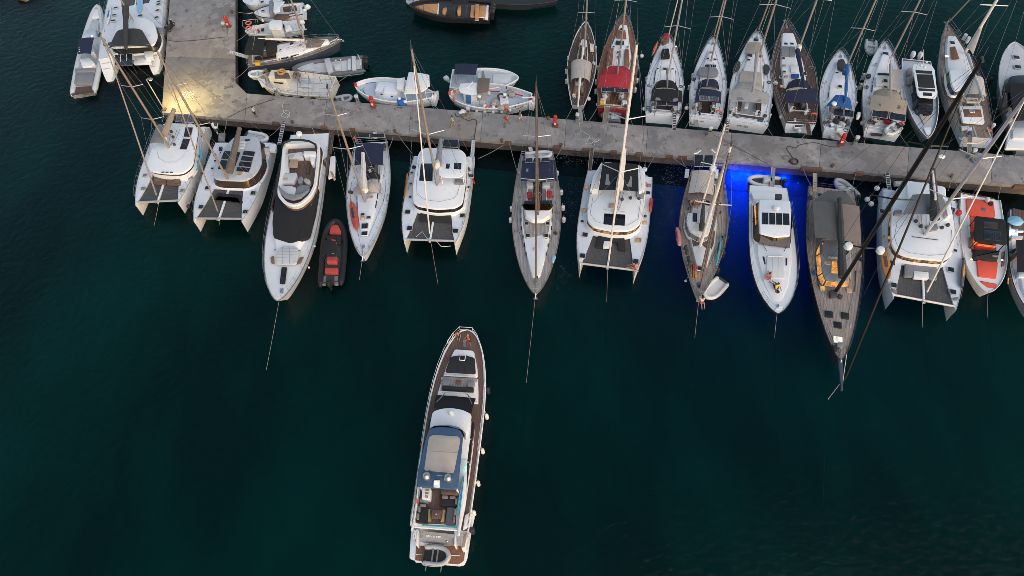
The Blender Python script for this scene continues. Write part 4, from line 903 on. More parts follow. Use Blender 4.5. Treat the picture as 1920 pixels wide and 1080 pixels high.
# ---- white catamaran with black skylight
a = Boat('sailing_catamaran', 'white catamaran with red flag and orange board on its left rail, mid front row', 'catamaran', 'the catamaran with the red flag', G3, (372, 385), (262, 966), .6, 1.8, 'sailing catamarans')
catamaran(a, a.wd((98, 958), (425, 975), 1.8) / .74, zd=1.75, tb=.66)
pxsaloon(a, [(150, 590), (152, 690), (180, 715), (300, 738), (430, 730), (478, 700), (500, 560), (506, 420), (500, 372), (460, 342), (225, 334), (188, 370), (165, 500)], 1.85, 2.95, 'glass', rake=.14, base=.5)
groove(a, [(195, 420), (178, 560), (180, 640), (230, 678), (330, 690), (420, 670), (445, 640), (465, 560)], 3.12, 'midgrey', .018)
plate(a, [(205, 440), (285, 440), (282, 556), (194, 552)], 3.09, .05, 'glass', 'skylight', r=.05)
plate(a, [(325, 480), (335, 440), (490, 438), (486, 520), (440, 535), (350, 530), (322, 515)], 4.6, .09, 'gel', 'helm_hardtop', r=.4)
for p_ in ((340, 525), (480, 520), (480, 445), (345, 445)): a.part(MB().tube([a.l3(*p_, 4.6), Vector((*a.l(*p_, 4.6), 3.1))], .04, 5), 'hardtop_post', 'gel')
plate(a, [(422, 435), (472, 437), (470, 480), (420, 478)], 4.66, .04, 'glass', 'roof_hatch', r=.05); plate(a, [(372, 440), (398, 441), (392, 475), (366, 474)], 4.66, .04, 'glass', 'roof_hatch', r=.05)
plate(a, [(428, 540), (492, 545), (480, 575), (425, 570)], 3.1, .25, 'cushgrey', 'helm_seat')
solar(a, [(345, 332), (450, 335), (452, 284), (352, 282)], 3.7, n=1, legs=2.0); 
seat(a, [(205, 748), (402, 756), (400, 822), (192, 812)], 1.8, .2, 'cushblack', name='lounge_seat')
for p_ in ((120, 758), (133, 864), (432, 882), (478, 782)): hatch(a, *p_, 1.98, .62, .62)
for p_ in ((137, 660), (140, 574), (146, 502), (490, 688), (517, 597)): hatch(a, *p_, 1.9, .36, .36)
hatch(a, 536, 522, 1.9, .5, .6)
rig(a, (313, 582), 3.1, top=(165, 430), topfr=F3, spreads=((.42, 1.6, .6),), m='mastbeige', fore=a.L * .95, furl=.08, furl_m='mastwhite', shroud=a.B * .46, r=.15)
boom(a, (318, 465), 4.6, (338, 292), 4.9, 'cushgrey', .3); a.part(MB().ball(tuple(a.l3(312, 448, 5.0)), .55, .35, .5, jit=.15), 'sail_bundle', 'sailwhite')
catrail(a); flag(a, (545, 600), 1.9, 'red', lean=.1); side_fenders(a, (.42, .66, .8), -1, 'fenderdark', .2, .7); side_fenders(a, (.72,), -1, 'fender', .13)
gangway(a, (550, 288), QZ + .05, (540, 412), 1.5); plate(a, [(512, 390), (560, 395), (555, 470), (510, 465)], 1.0, .12, 'greydeck', 'aft_platform')
a.part(MB().tube([a.l3(*p_, 1.75) for p_ in ((175, 920), (215, 885), (245, 930), (300, 940), (340, 985), (400, 980))], .035, 5), 'anchor_bridle', 'ropewhite')
bow_line(a, (318, 1230), 'mooring rope from the crossbeam of the catamaran with the red flag into the water', x=a.L * .95, z=1.6)
stern_lines(a, ((((150, 375), (65, 265)), 'left'), (((582, 408), (749, 319)), 'right')), zb=1.7)
board('orange paddle board standing on edge along the left rail of the central catamaran', G3, (120, 505), (104, 664), 2.1, .6, 'orange', on_edge=R(60))

# ---- teak decked ketch style sloop
a = Boat('sailing_yacht', 'teak decked sailboat with white dodger and navy bimini between two catamarans', 'sailboat', 'the teak decked sailboat with the white dodger', G4, (248, 262), (240, 1000), 1.2, 1.6, 'sailing yachts')
monohull(a, a.wd((118, 640), (382, 640), 1.3), sw=.70, tm=.45, n=1.75, fb=1.65, fs=1.25, rake=.9, deck='teakgrey', hull='gelw', rail='teak', cockpit=(.18, .40, 1.0), sm=1.5)
cockpit(a, .18, .40, 1.0, floor='teakdark', seats='cushgrey')
cabin(a, [(.40, 1.75), (.55, 1.65), (.75, 1.05), (.90, .42)], .34, 'gelw', .10, .05); cabin(a, [(.42, 1.45), (.55, 1.4), (.74, .86), (.88, .28)], .02, 'teakgrey', .02, .0, 'cabin_top', z=a.dz(.6 * a.L) + .35, r=.2)
for t, w_ in ((.44, 1.7), (.5, 1.67), (.56, 1.6), (.62, 1.42), (.68, 1.25), (.74, 1.05)):
    for s_ in (-1, 1): a.part(MB().box(t * a.L, s_ * w_ * .985, a.dz(t * a.L) + .2, .42, .08, .2, bev=.01), 'portlight', 'glass')
q = a.pl([(172, 512), (190, 545), (250, 540), (310, 545), (328, 512), (318, 580), (280, 606), (220, 606), (182, 580)], 2.5)
a.part(MB().prism(fillet(q, .2), 2.0, 2.5, inset=.1, bev=.12), 'hard_dodger', 'gelw'); plate(a, [(176, 500), (328, 498), (322, 540), (180, 540)], 2.05, .42, 'glass', 'dodger_window')
canopy(a, [(160, 396), (352, 394), (345, 284), (166, 288)], 3.2, 'cannavy', legs=1.3, arch=.14)
for qd in ([(190, 330), (226, 328), (226, 344), (189, 346)], [(276, 326), (312, 326), (313, 343), (277, 342)]): plate(a, qd, 3.32, .02, 'glassclear', 'bimini_window', bev=0, r=0)
solar(a, [(183, 298), (312, 292), (310, 270), (185, 275)], 3.7, n=3, legs=1.3)
wheel(a, 250, 470, 2.0); seat(a, [(190, 400), (225, 402), (228, 425), (192, 425)], 1.3, .5, 'cushwhite', name='helm_seat'); seat(a, [(275, 402), (315, 400), (315, 425), (275, 425)], 1.3, .5, 'cushwhite', name='helm_seat')
for p_ in ((207, 468), (312, 462)): seat(a, [(p_[0] - 14, p_[1] - 16), (p_[0] + 14, p_[1] - 16), (p_[0] + 12, p_[1] + 18), (p_[0] - 12, p_[1] + 16)], 1.35, .25, 'canred', name='red_cushion')
rig(a, (252, 590), 2.0, top=(1011, 160), topfr=S0, spreads=((.33, 1.65, .15), (.66, 1.3, .15)), m='mastbrown', r=.14, furl=.09, furl_m='mastbrown', fore=a.L * .955)
for p_ in ((192, 622), (303, 622), (198, 687), (296, 687)): hatch(a, *p_, 1.92, .5, .5)
for p_ in ((235, 760), (236, 672)): dome(a, p_, 1.95, .18, 'alu', name='vent', h=.2)
boom(a, (252, 560), 3.4, (252, 330), 3.6, 'canbrown', .14)
plate(a, [(232, 885), (256, 885), (252, 908), (236, 908)], 1.6, .25, 'black', 'windlass'); plate(a, [(333, 790), (348, 795), (335, 825), (322, 820)], 1.7, .35, 'skyblue', 'folded_board')
rail(a, .04, .93, .62); pulpit(a); pulpit(a, aft=True)
for p_ in ((137, 452), (112, 545), (107, 605), (152, 362), (353, 355), (377, 457), (386, 540), (390, 603)): fender(a, *p_, .9, .2, .55)
gangway(a, (218, 250), 1.3, (210, 215), QZ + .1)
bow_line(a, (190, 1470), 'long mooring rope from the bow of the teak decked sailboat with the white dodger', depth=3.2)
stern_lines(a, ((((148, 370), (98, 190)), 'left'), (((350, 270), (380, 212)), 'right')))
dinghy('white inflatable dinghy hung across the stern of the teak decked sailboat', 'dinghy', G4, (180, 262), (332, 246), 1.3, 1.9, 'tubewhite', motor=False)

# ---- large white catamaran with black flybridge bimini
a = Boat('sailing_catamaran', 'white catamaran with black flybridge bimini and lit amber windows, person on its bow', 'catamaran', 'the catamaran with the black bimini', G4, (690, 345), (621, 875), .6, 1.85, 'sailing catamarans')
catamaran(a, a.wd((476, 860), (768, 892), 1.85) / .74, zd=1.8, tb=.64)
pxsaloon(a, [(512, 560), (516, 608), (545, 640), (640, 662), (740, 662), (795, 630), (812, 560), (826, 470), (826, 345), (800, 314), (594, 294), (548, 365), (525, 470)], 1.9, 3.0, 'windowstrip', rake=.2, base=.55)
groove(a, [(545, 480), (530, 570), (560, 612), (640, 632), (730, 632), (785, 600), (800, 500)], 3.17, 'midgrey', .018)
plate(a, [(605, 568), (718, 574), (714, 634), (600, 626)], 3.14, .05, 'glass', 'skylight', r=.05)
splate(a, [(.10, 1.9), (.32, 1.9)], 3.14, .35, 'gel', 'flybridge_coaming', r=.4); plate(a, [(530, 420), (565, 420), (560, 455), (528, 458)], 3.14, .3, 'cushgrey', 'flybridge_seat'); plate(a, [(780, 430), (825, 445), (815, 482), (778, 480)], 3.14, .35, 'cushgrey', 'flybridge_seat')
canopy(a, [(576, 444), (786, 452), (784, 308), (596, 298)], 5.1, 'canblack', legs=3.2, arch=.12)
for qd in ([(616, 360), (640, 360), (636, 416), (610, 414)], [(730, 370), (754, 372), (752, 426), (726, 424)]): plate(a, qd, 5.2, .03, 'glassclear', 'bimini_window', bev=0, r=0)
for qd in ([(545, 372), (590, 296), (600, 300), (572, 440), (530, 440)], [(784, 310), (805, 320), (822, 370), (822, 442), (790, 452)]): plate(a, qd, 3.15, .8, 'gel', 'side_coaming', r=.1)
seat(a, [(575, 678), (712, 688), (722, 766), (680, 760), (676, 720), (606, 714), (598, 748), (556, 748)], 1.85, .22, 'cushblack', name='lounge_seat'); plate(a, [(604, 714), (646, 718), (642, 750), (598, 748)], 1.85, .3, 'white', 'deck_box')
for p_ in ((510, 428), (495, 551)): hatch(a, *p_, 1.95, .48, .48, 'windowdim')
hatch(a, 820, 618, 1.95, .4, .4, 'windowamber'); hatch(a, 787, 712, 2.02, .62, .62, 'windowdim', glassm='glassbrown')
for p_ in ((503, 683), (490, 795), (773, 825)): hatch(a, *p_, 2.03, .62, .62)
for p_ in ((488, 612), (823, 585)): hatch(a, *p_, 1.97, .38, .38)
hatch(a, 838, 460, 1.9, .5, .5)
rig(a, (661, 572), 3.15, top=(1197, 81), topfr=S0, spreads=((.30, 1.75, .7), (.62, 1.6, .6)), m='mastwhite', fore=a.L * .945, furl=.10, furl_m='mastwhite', shroud=a.B * .46, r=.17)
boom(a, (684, 448), 5.3, (712, 235), 5.6, 'sailwhite', .3); a.part(MB().tube([a.l3(600, 548, 3.3), a.l3(720, 562, 3.3)], .04, 5), 'jib_track', 'alu'); plate(a, [(630, 515), (660, 510), (662, 535), (630, 535)], 3.15, .2, 'cantan', 'rope_pile')
for p_ in ((700, 498), (745, 490), (790, 492)): dome(a, p_, 3.15, .17, 'darkgrey', name='winch', h=.28)
catrail(a); gangway(a, (540, 218), QZ + .05, (528, 338), 1.4, m='rust'); ball_fenders(a, ((820, 335),), 1.2, .3)
bow_line(a, (618, 1040), 'mooring rope from the crossbeam of the catamaran with the black bimini into the water', x=a.L * .95, z=1.6)
auto_lines(a, z=1.8)
board('red kayak on the right rail of the catamaran with the black bimini', G4, (862, 488), (856, 560), 2.1, .5, 'red', 'kayak', 'kayak', R(80), .25)
# ---- old ketch with tan awning
a = Boat('ketch', 'weathered two masted ketch with tan awning and white pilothouse beside the blue lit water', 'sailboat', 'the weathered ketch', G5, (255, 190), (212, 895), 1.2, 1.6, 'sailing yachts')
monohull(a, a.wd((80, 450), (352, 450), 1.4), sw=.66, tm=.45, n=1.5, sm=1.32, fb=1.75, fs=1.3, rake=.8, deck='teaktaupe', hull='oldwhite', rail='teak', sink=.22, cockpit=(.1, .28, 1.0))
cockpit(a, .1, .28, 1.0, floor='teakdark')
cabin(a, [(.30, 1.35), (.46, 1.4), (.60, 1.3), (.78, .55)], .45, 'oldwhite', .08, .06); cabin(a, [(.50, 1.18), (.60, 1.1), (.765, .45)], .02, 'teakbrown', .01, 0, 'cabin_top', z=a.dz(.6 * a.L) + .46, r=.15)
pxsaloon(a, [(146, 415), (290, 408), (285, 490), (262, 545), (215, 552), (160, 520), (142, 470)], 1.5, 2.4, 'glassclear', rake=.22, r=.3, roofm='oldwhite')
for qd, m_ in (([(176, 415), (203, 417), (202, 468), (175, 466)], 'solar'),): plate(a, qd, 2.55, .03, m_, 'roof_panel', r=.03)
for p_ in ((175, 495), (210, 502), (272, 500)): hatch(a, *p_, 2.3, .5, .45, frame='oldwhite')
canopy(a, [(275, 690), (590, 715), (605, 425), (325, 412)], 3.1, 'cancream', 'awning', legs=1.3, arch=.3, fr=H7); canopy(a, [(265, 775), (560, 790), (585, 700), (285, 690)], 2.9, 'canbrown', 'awning_front', arch=.2, fr=H7)
solar(a, [(345, 352), (580, 355), (592, 206), (350, 204)], 3.6, n=2, legs=1.3, fr=H7)
for p0, p1 in (((345, 190), (432, 148)), ((568, 135), (640, 182))): a.part(MB().tube([a.l3(*p0, 4.2, H7), a.l3((p0[0] + p1[0]) / 2, (p0[1] + p1[1]) / 2 + 12, 4.2, H7), a.l3(*p1, 4.2, H7)], .07, 5), 'wind_generator', 'white')
for p_ in ((262, 415), (632, 420)): x, y = a.l(*p_, 2.0, H7); a.part(MB().box(x, y, 1.7, .95, .42, .5, bev=.08), 'liferaft_canister', 'white')
rig(a, (380, 235), 2.1, top=(795, 85), fr=H8, topfr=H7, spreads=((.45, 1.7, .1),), m='mastwhite', sm='mastwhite', r=.19, fore=a.L * .97, furl=.11, furl_m='canbrown', furl_h=.97)
mx_, my_ = a.mast.x, a.mast.y
a.part(MB().tube([(a.L * .82, .05, 1.9), (mx_ + .1, my_, a.mast.z + a.mh * .93)], [.1, .06], 6), 'furled_staysail', 'canbrown')
rig(a, (448, 838), 2.0, top=(1356, 230), fr=H7, topfr=S0, spreads=((.52, 1.25, .1),), m='mastwhite', sm='mastwhite', r=.13, fore=mx_ - .5, back=False, shroud=1.4)
mz = a.mast.z + a.mh * .5; a.part(MB().prism([(a.mast.x + .35 + .34 * math.cos(k), a.mast.y + .34 * math.sin(k)) for k in [2 * math.pi * i / 14 for i in range(14)]], mz, mz + .28, bev=.08), 'radar_dome', 'white')
boom(a, (225, 520), 3.0, (236, 372), 3.2, 'cancharcoal', .24, spar='wood')
seat(a, [(335, 430), (395, 432), (392, 470), (340, 470)], 1.5, .2, 'greydeck', H8, name='foredeck_locker'); hatch(a, 372, 500, 1.75, .55, .6, fr=H8, frame='oldwhite'); plate(a, [(340, 655), (410, 650), (405, 705), (342, 708)], 1.5, .08, 'bluepaint', 'deck_mat', fr=H8)
plate(a, [(350, 725), (380, 725), (378, 760), (352, 762)], 1.5, .3, 'steel', 'windlass', fr=H8)
for p_ in ((215, 268), (225, 320), (245, 385), (255, 440)): a.part(MB().ball(tuple(a.l3(*p_, 1.7, H8)), .3, .2, .3, jit=.2), 'deck_bag', 'cancharcoal')
a.part(MB().prism(fillet(a.pl([(235, 470), (285, 450), (290, 560), (260, 590)], 1.7, H8), .1), 1.4, 1.7, bev=.05), 'crate', 'junk'); plate(a, [(288, 448), (318, 446), (318, 520), (298, 520)], 1.4, .3, 'red', 'fuel_can', fr=H8); plate(a, [(312, 530), (340, 530), (345, 590), (318, 600)], 1.4, .35, 'orange', 'fuel_can', fr=H8)
plate(a, [(292, 490), (300, 490), (312, 625), (300, 630)], 1.55, .12, 'orange', 'boat_hook', fr=H8, r=0); plate(a, [(590, 275), (605, 280), (592, 360), (572, 355)], 1.6, .35, 'yellow', 'yellow_bag', fr=H8)
for qd in ([(150, 40), (135, 10), (150, -60), (165, -50)],): pass
rail(a, .05, .93, .6); pulpit(a, m='steel'); a.part(MB().box(a.L * 1.0, 0, 1.62, 1.0, .5, .1, bev=.03), 'bow_platform', 'palewood')
side_fenders(a, (.35, .5, .62, .75), 1, 'fenderdark', .2, .9); side_fenders(a, (.5,), -1, 'fender'); ball_fenders(a, ((137, 800),), .3, .14)
bow_line(a, (188, 1120), 'mooring rope from the bow of the weathered ketch into the water', depth=3)
stern_lines(a, ((((148, 165), (60, 100)), 'outer left'), (((140, 160), (110, 105)), 'inner left')))
board('pink kayak along the left rail of the weathered ketch', H8, (130, 40), (160, 250), 1.9, .5, 'shirtpink', 'kayak', 'kayak', R(75), .28); board('teal paddle board along the right rail of the weathered ketch', H8, (610, 130), (560, 470), 1.75, .5, 'turquoise', on_edge=R(60))
dinghy('white inflatable dinghy tied beside the bow of the weathered ketch', 'dinghy', H8, (640, 625), (440, 830), 1.75, .0, 'tubewhite', 'cushwhite', motor=False, thwart=False)

# ---- white hardtop motor yacht over blue underwater light
a = Boat('hardtop_motor_yacht', 'white motor yacht with four roof solar panels above blue lit water', 'motor yacht', 'the white hardtop yacht', G5, (590, 300), (656, 985), .7, 2.2)
monohull(a, a.wd((495, 620), (762, 640), 1.9), sw=.86, tm=.5, n=2.6, fb=2.2, fs=1.6, rake=1.4, trans=.0, flare=.84, deck='gel', hull='darkhull', rail='black', draft=.6, rise=1.4)
cabin(a, [(.14, a.B * .40), (.6, a.B * .40), (.8, a.B * .30), (.93, a.B * .12)], .35, 'gel', .25, .14, 'coachroof', z=1.85, r=.7)
pxsaloon(a, [(550, 340), (728, 346), (732, 420), (728, 545), (640, 552), (552, 530), (548, 420)], 2.15, 3.15, 'glassbrown', rake=.45, r=.25, base=.05)
for s_ in (-1, 1): a.part(MB().box(a.L * .30, s_ * a.B * .385, 2.6, 2.6, .06, .4, bev=.01), 'side_window', 'windowamber' if s_ < 0 else 'glass')
wq = [a.l3(550, 592, 2.4), a.l3(722, 616, 2.4), a.l3(728, 548, 3.05), a.l3(560, 534, 3.05)]; a.part(MB().patch(wq, .0, .03, 6, 4, .05), 'windscreen', 'glassbrown')
a.part(MB().tube([wq[0].lerp(wq[1], .5), wq[3].lerp(wq[2], .5)], .03, 4), 'window_post', 'black')
for p0, p1 in (((570, 590), (592, 630)), ((705, 605), (690, 635))): a.part(MB().tube([a.l3(*p0, 2.5), a.l3(*p1, 2.35)], .025, 4), 'wiper', 'black')
solar(a, [(566, 482), (722, 488), (720, 420), (566, 414)], 3.34, n=4, gap=.012); dome(a, (645, 395), 3.35, .35, 'white', h=.35); a.part(MB().tube([a.l3(650, 385, 3.7), a.l3(655, 375, 4.4)], .03, 5), 'light_mast', 'steel')
plate(a, [(505, 300), (640, 302), (640, 345), (520, 340)], 1.65, .5, 'gel', 'cockpit_sunpad'); plate(a, [(640, 310), (680, 312), (680, 336), (642, 336)], 1.7, .3, 'darkgrey', 'cockpit_seat'); splate(a, [(-.08, a.B * .40), (.0, a.B * .42)], .35, .14, 'teakdark', 'swim_platform')
seat(a, [(594, 662), (690, 662), (692, 786), (588, 780)], 2.2, .12, 'cushwhite', name='sunpad', r=.1)
for x0 in (625, 658): groove(a, [(x0, 664), (x0 - 2, 782)], 2.325, 'cushgrey', .012, name='cushion_seam')
groove(a, [(600, 662), (690, 664)], 2.36, 'cushwhite', .07, name='headrest')
for p0 in (((570, 662), (588, 705)), ((700, 672), (708, 712))): (x0, y0), (x1, y1) = p0; plate(a, [(x0, y0), (x0 + 10, y0), (x1, y1), (x1 - 8, y1)], 2.2, .06, 'black', 'deck_vent', r=.02)
dome(a, (652, 862), 2.15, .26, 'black', name='deck_hatch', h=.06); plate(a, [(652, 930), (664, 930), (662, 950), (652, 950)], 2.2, .15, 'steel', 'windlass')
rail(a, .15, .93, .75, .03); pulpit(a, .88, .8); side_fenders(a, (.4, .25), 1, 'fenderdark', .2); 
gangway(a, (630, 162), QZ + .05, (620, 300), 1.5, m='teakgrey'); bow_line(a, (637, 1120), 'mooring rope from the bow of the white hardtop yacht into the water', z=1.9, depth=3)
line_to('dark line from the quay to the port quarter of the white hardtop yacht', [W(Q4, 235, 320, QZ + .1), W(Q4, 830, 640, QZ + .05), W(Q4, 870, 690, .9)], .02, 'ropedark')
d_ = dinghy('white tender with a seat carried across the stern of the white hardtop yacht', 'tender', G5, (678, 245), (484, 225), 1.75, .75, 'tubewhite', 'darkgrey', motor=True, thwart=False, cat='tender', r=.22)
d_.part(MB().prism(fillet([(1.0, -.35), (2.0, -.35), (2.0, .35), (1.0, .35)], .1), .15, .75, inset=.05, bev=.06), 'seat_console', 'cushwhite')
# underwater lamps under its stern
uw = thing('underwater_light', 'blue underwater lights glowing below the stern of the white hardtop yacht', 'light', W(G5, 560, 220, -.7))
for i, (zx, zy) in enumerate(((410, 202), (480, 196), (550, 198), (630, 204), (720, 212), (430, 262), (770, 250))):
    p_ = W(G5, zx, zy, -.5) - uw.location; MB().ball(tuple(p_), .10, .10, .05).obj('lens', 'ledunder', uw)
    ld = bpy.data.lights.new('underwater_lamp', 'SPOT'); lo = bpy.data.objects.new('underwater_lamp', ld); col.objects.link(lo); lo.parent = uw; lo.location = p_ - Vector((0, 0, .1)); ld.energy = 150; ld.color = (.004, .02, 1.0); ld.shadow_soft_size = .3; ld.spot_size = R(135); ld.spot_blend = 1.0

for zx, zy in ((405, 212), (445, 214), (490, 216), (545, 214), (600, 216), (690, 226)):
    ld = bpy.data.lights.new('underwater_lamp', 'POINT'); lo = bpy.data.objects.new('underwater_lamp', ld); col.objects.link(lo); lo.parent = uw; lo.location = W(G5, zx, zy, -.6) - uw.location; ld.energy = 560; ld.color = (.010, .035, 1.0); ld.shadow_soft_size = .25
# scattering volume added round the lamps to spread their glow
c_ = W(G5, 570, 235, -1.75); mb = MB().box(0, 0, 0, 2, 2, 2); o = bpy.data.objects.new('silt_cloud', mb.mesh('silt_cloud', 'water')); col.objects.link(o); o.location = c_; o.scale = (9.0, 4.8, 1.7); o.rotation_euler = (0, 0, R(-12))
m, t, p = _nodes('glow_scatter'); t.nodes.remove(p); L_ = t.links.new; N_ = t.nodes.new; tc = N_('ShaderNodeTexCoord'); gr = N_('ShaderNodeTexGradient'); gr.gradient_type = 'SPHERICAL'; L_(tc.outputs['Object'], gr.inputs[0])
mm = N_('ShaderNodeMath'); mm.operation = 'MULTIPLY'; mm.inputs[1].default_value = .6; L_(gr.outputs[1], mm.inputs[0]); vo = N_('ShaderNodeVolumePrincipled'); vo.inputs['Color'].default_value = (.5, .7, .9, 1); L_(mm.outputs[0], vo.inputs['Density']); L_(vo.outputs[0], t.nodes['Material Output'].inputs['Volume'])
o.data.materials.clear(); o.data.materials.append(m); tag(o, 'scattering volume added for the glow round the underwater lights', kind='stuff')

# ---- big dark sloop with teak deck and amber deckhouse
a = Boat('sailing_yacht', 'large dark hulled sloop with teak deck and amber lit deckhouse windows', 'sailboat', 'the dark sloop', G6, (192, 135), (236, 925), 1.3, 1.9, 'sailing yachts')
monohull(a, a.wd((72, 400), (332, 410), 1.5), sw=.86, tm=.36, n=1.5, fb=1.95, fs=1.4, rake=.5, deck='teaktaupe', hull='darkhull', rail='black', cockpit=(.05, .3, 1.3), sm=1.45)
cockpit(a, .05, .3, 1.3, floor='teakgrey', wall='darkgrey')
a.part(MB().prism([(a.L * .985, -.22), (a.L * 1.14, -.07), (a.L * 1.14, .07), (a.L * .985, .22)], 1.72, 1.95, bev=.03), 'bowsprit', 'navyhull')
q = fillet(a.pl([(124, 425), (145, 372), (270, 372), (288, 425), (288, 545), (270, 580), (212, 582), (150, 572), (132, 530)], 1.95), .35)
a.part(MB().prism(q, 1.4, 1.78), 'deckhouse_base', 'greyhull'); a.part(MB().rings([[(x, y, 1.78) for x, y in offset(q, .02)], [(x, y, 2.3) for x, y in offset(q, .28)]], False, False), 'window_band', 'windowamber')
a.part(MB().prism(offset(q, .26), 2.28, 2.42, bev=.06), 'deckhouse_roof', 'greyhull')
for i in range(0, len(q), 6): qa = offset(q, .0)[i]; qb = offset(q, .26)[i]; a.part(MB().tube([(*qa, 1.76), (*qb, 2.3)], .07, 4), 'window_post', 'navyhull')
plate(a, [(196, 466), (226, 466), (224, 522), (194, 520)], 2.4, .05, 'windowamber', 'roof_window', r=.05); hatch(a, 175, 474, 2.42, .42, .6, 'windowdim'); plate(a, [(190, 376), (222, 374), (220, 408), (184, 408)], 2.2, .06, 'windowamber', 'companionway', r=.05)
mb = MB(); q2 = a.pl([(142, 365), (275, 362), (278, 430), (255, 455), (175, 452), (146, 430)], 2.6); mb.rings([[(x, y, 2.3) for x, y in q2], [(x, y, 2.75) for x, y in offset(q2, .12)]], False, False); a.part(mb, 'glass_sprayhood', 'glassclear')
canopy(a, [(118, 355), (330, 385), (322, 212), (104, 190)], 3.5, 'cantaupe', 'sun_awning', arch=.12, legs=1.4); canopy(a, [(104, 192), (306, 208), (262, 148), (176, 140)], 3.55, 'canmid', 'aft_awning', arch=.08, zq=(3.45, 3.45, 3.2, 3.2))
canopy(a, [(118, 356), (210, 368), (212, 195), (106, 188)], 3.68, 'canmid', 'boom_awning', arch=.05)
rig(a, (214, 605), 1.9, top=(1841, 114), topfr=S0, spreads=((.26, 1.9, .1), (.5, 1.75, .1), (.72, 1.4, .1)), m='carbon', sm='carbon', r=.215, fore=a.L * 1.12, furl=.1, furl_m='carbon', wm='darkwire', wr=.016)
z1 = a.mast.z + a.mh * .26
for s_ in (-1, 1): a.part(MB().prism([(a.mast.x + .2 + .36 * math.cos(k), a.mast.y + s_ * 1.35 + .36 * math.sin(k)) for k in [2 * math.pi * i / 14 for i in range(14)]], z1, z1 + .42, bev=.12), 'radar_dome', 'white')
boom(a, (240, 545), 3.2, (228, 185), 3.9, 'cancharcoal', .34, spar='carbon')
for p_ in ((182, 710), (256, 717), (222, 760)): hatch(a, *p_, 1.8, .72, .72, frame='black')
hatch(a, 152, 590, 1.72, .55, .5, 'windowamber'); hatch(a, 275, 600, 1.72, .5, .5, 'windowdim'); hatch(a, 223, 828, 1.9, .75, .85, 'windowwhite', frame='white'); plate(a, [(222, 838), (250, 838), (246, 860), (220, 856)], 1.9, .3, 'glassclear', 'hatch_lid')
plate(a, [(185, 600), (222, 592), (222, 625), (190, 632)], 1.75, .3, 'darkgrey', 'mast_winches'); plate(a, [(228, 612), (250, 625), (238, 640), (224, 628)], 1.75, .15, 'darkgrey', 'deck_winch')
plate(a, [(200, 850), (222, 850), (222, 878), (206, 880)], 1.9, .2, 'black', 'windlass')
for s_ in (-1, 1):
    wheel_x = a.L * .16; a.part(MB().ring((wheel_x, s_ * 1.2, 2.1), .5, .03, 'x'), 'steering_wheel', 'black'); a.part(MB().tube([(a.L * .5, s_ * 1.9, 1.65), (a.L * .62, s_ * 1.7, 1.7)], .04, 5), 'genoa_track', 'black')
rail(a, .05, .93, .65, m='darkgrey'); pulpit(a, m='darkgrey'); pulpit(a, aft=True, m='darkgrey'); side_fenders(a, (.1, .22), 1, 'fenderdark', .2)
ball_fenders(a, ((95, 175),), 1.4, .3, 'fenderdark'); gangway(a, (118, 60), QZ + .05, (118, 145), 1.5, m='palewood')
line_to('spare anchor rope trailing beside the bow of the dark sloop', [a.world((a.L * .8, 1.1, 1.9)), a.world((a.L * 1.05, .75, .1))], .035, 'ropewhite')
auto_lines(a)
line_to('long anchor rope from the bowsprit of the dark sloop into the deep water', [a.world((a.L * 1.1, 0, 1.7)), W(S0, 1553, 748, .0), W(S0, 1549, 780, -.2), W(S0, 1543, 950, -3.2)], .02, 'ropewhite')
dinghy('grey inflatable dinghy floating behind the stern of the dark sloop', 'dinghy', G6, (308, 172), (212, 82), 1.7, .0, 'tubelight', 'greydeck', r=.22)

# ---- white catamaran with grey bimini
a = Boat('sailing_catamaran', 'white catamaran with grey bimini and grey bow lounge, rightmost in the front row', 'catamaran', 'the catamaran with the grey bimini', G7, (362, 250), (421, 928), .6, 1.85, 'sailing catamarans')
catamaran(a, a.wd((237, 903), (605, 948), 1.85) / .74, zd=1.8, tb=.66)
pxsaloon(a, [(222, 480), (226, 565), (262, 618), (350, 646), (540, 664), (590, 630), (606, 540), (602, 420), (575, 300), (530, 248), (450, 222), (280, 210), (246, 250), (228, 360)], 1.9, 3.0, 'windowstrip', rake=.2, base=.55)
groove(a, [(262, 430), (245, 520), (262, 575), (330, 615), (450, 632), (545, 625), (580, 580), (585, 480)], 3.17, 'midgrey', .018)
canopy(a, [(292, 388), (562, 395), (530, 272), (352, 270)], 4.9, 'cangrey', legs=3.1, arch=.15); splate(a, [(.09, 1.9), (.30, 1.8)], 3.14, .3, 'gel', 'flybridge_coaming', r=.4)
plate(a, [(245, 362), (292, 362), (288, 388), (243, 388)], 3.14, .3, 'cushgrey', 'flybridge_seat'); plate(a, [(545, 290), (565, 300), (585, 395), (560, 392)], 3.14, .7, 'gel', 'side_coaming')
seat(a, [(312, 672), (498, 690), (500, 776), (452, 770), (446, 728), (362, 722), (356, 758), (304, 754)], 1.88, .28, 'cushgrey', name='lounge_seat'); plate(a, [(362, 724), (448, 730), (450, 770), (360, 762)], 1.85, .35, 'white', 'deck_box')
groove(a, [(372, 735), (438, 740)], 2.23, 'greydeck', .02)
for p_ in ((230, 677), (240, 810), (580, 717), (593, 850)): hatch(a, *p_, 2.03, .62, .62)
for p_ in ((188, 520), (193, 593), (607, 604)): hatch(a, *p_, 1.97, .38, .38)
for p_ in ((172, 370), (580, 412)): hatch(a, *p_, 1.9, .6, .6)
for qd in ([(225, 825), (262, 838), (258, 862), (235, 848)], [(596, 882), (628, 878), (618, 900), (594, 898)]): plate(a, qd, 2.0, .04, 'cushgrey', 'deck_locker', r=.03)
rig(a, (425, 508), 3.15, h=19.5, spreads=((.28, 1.8, .75), (.56, 1.7, .65)), m='alu', fore=a.L * .945, furl=.09, furl_m='mastwhite', shroud=a.B * .46, r=.19)
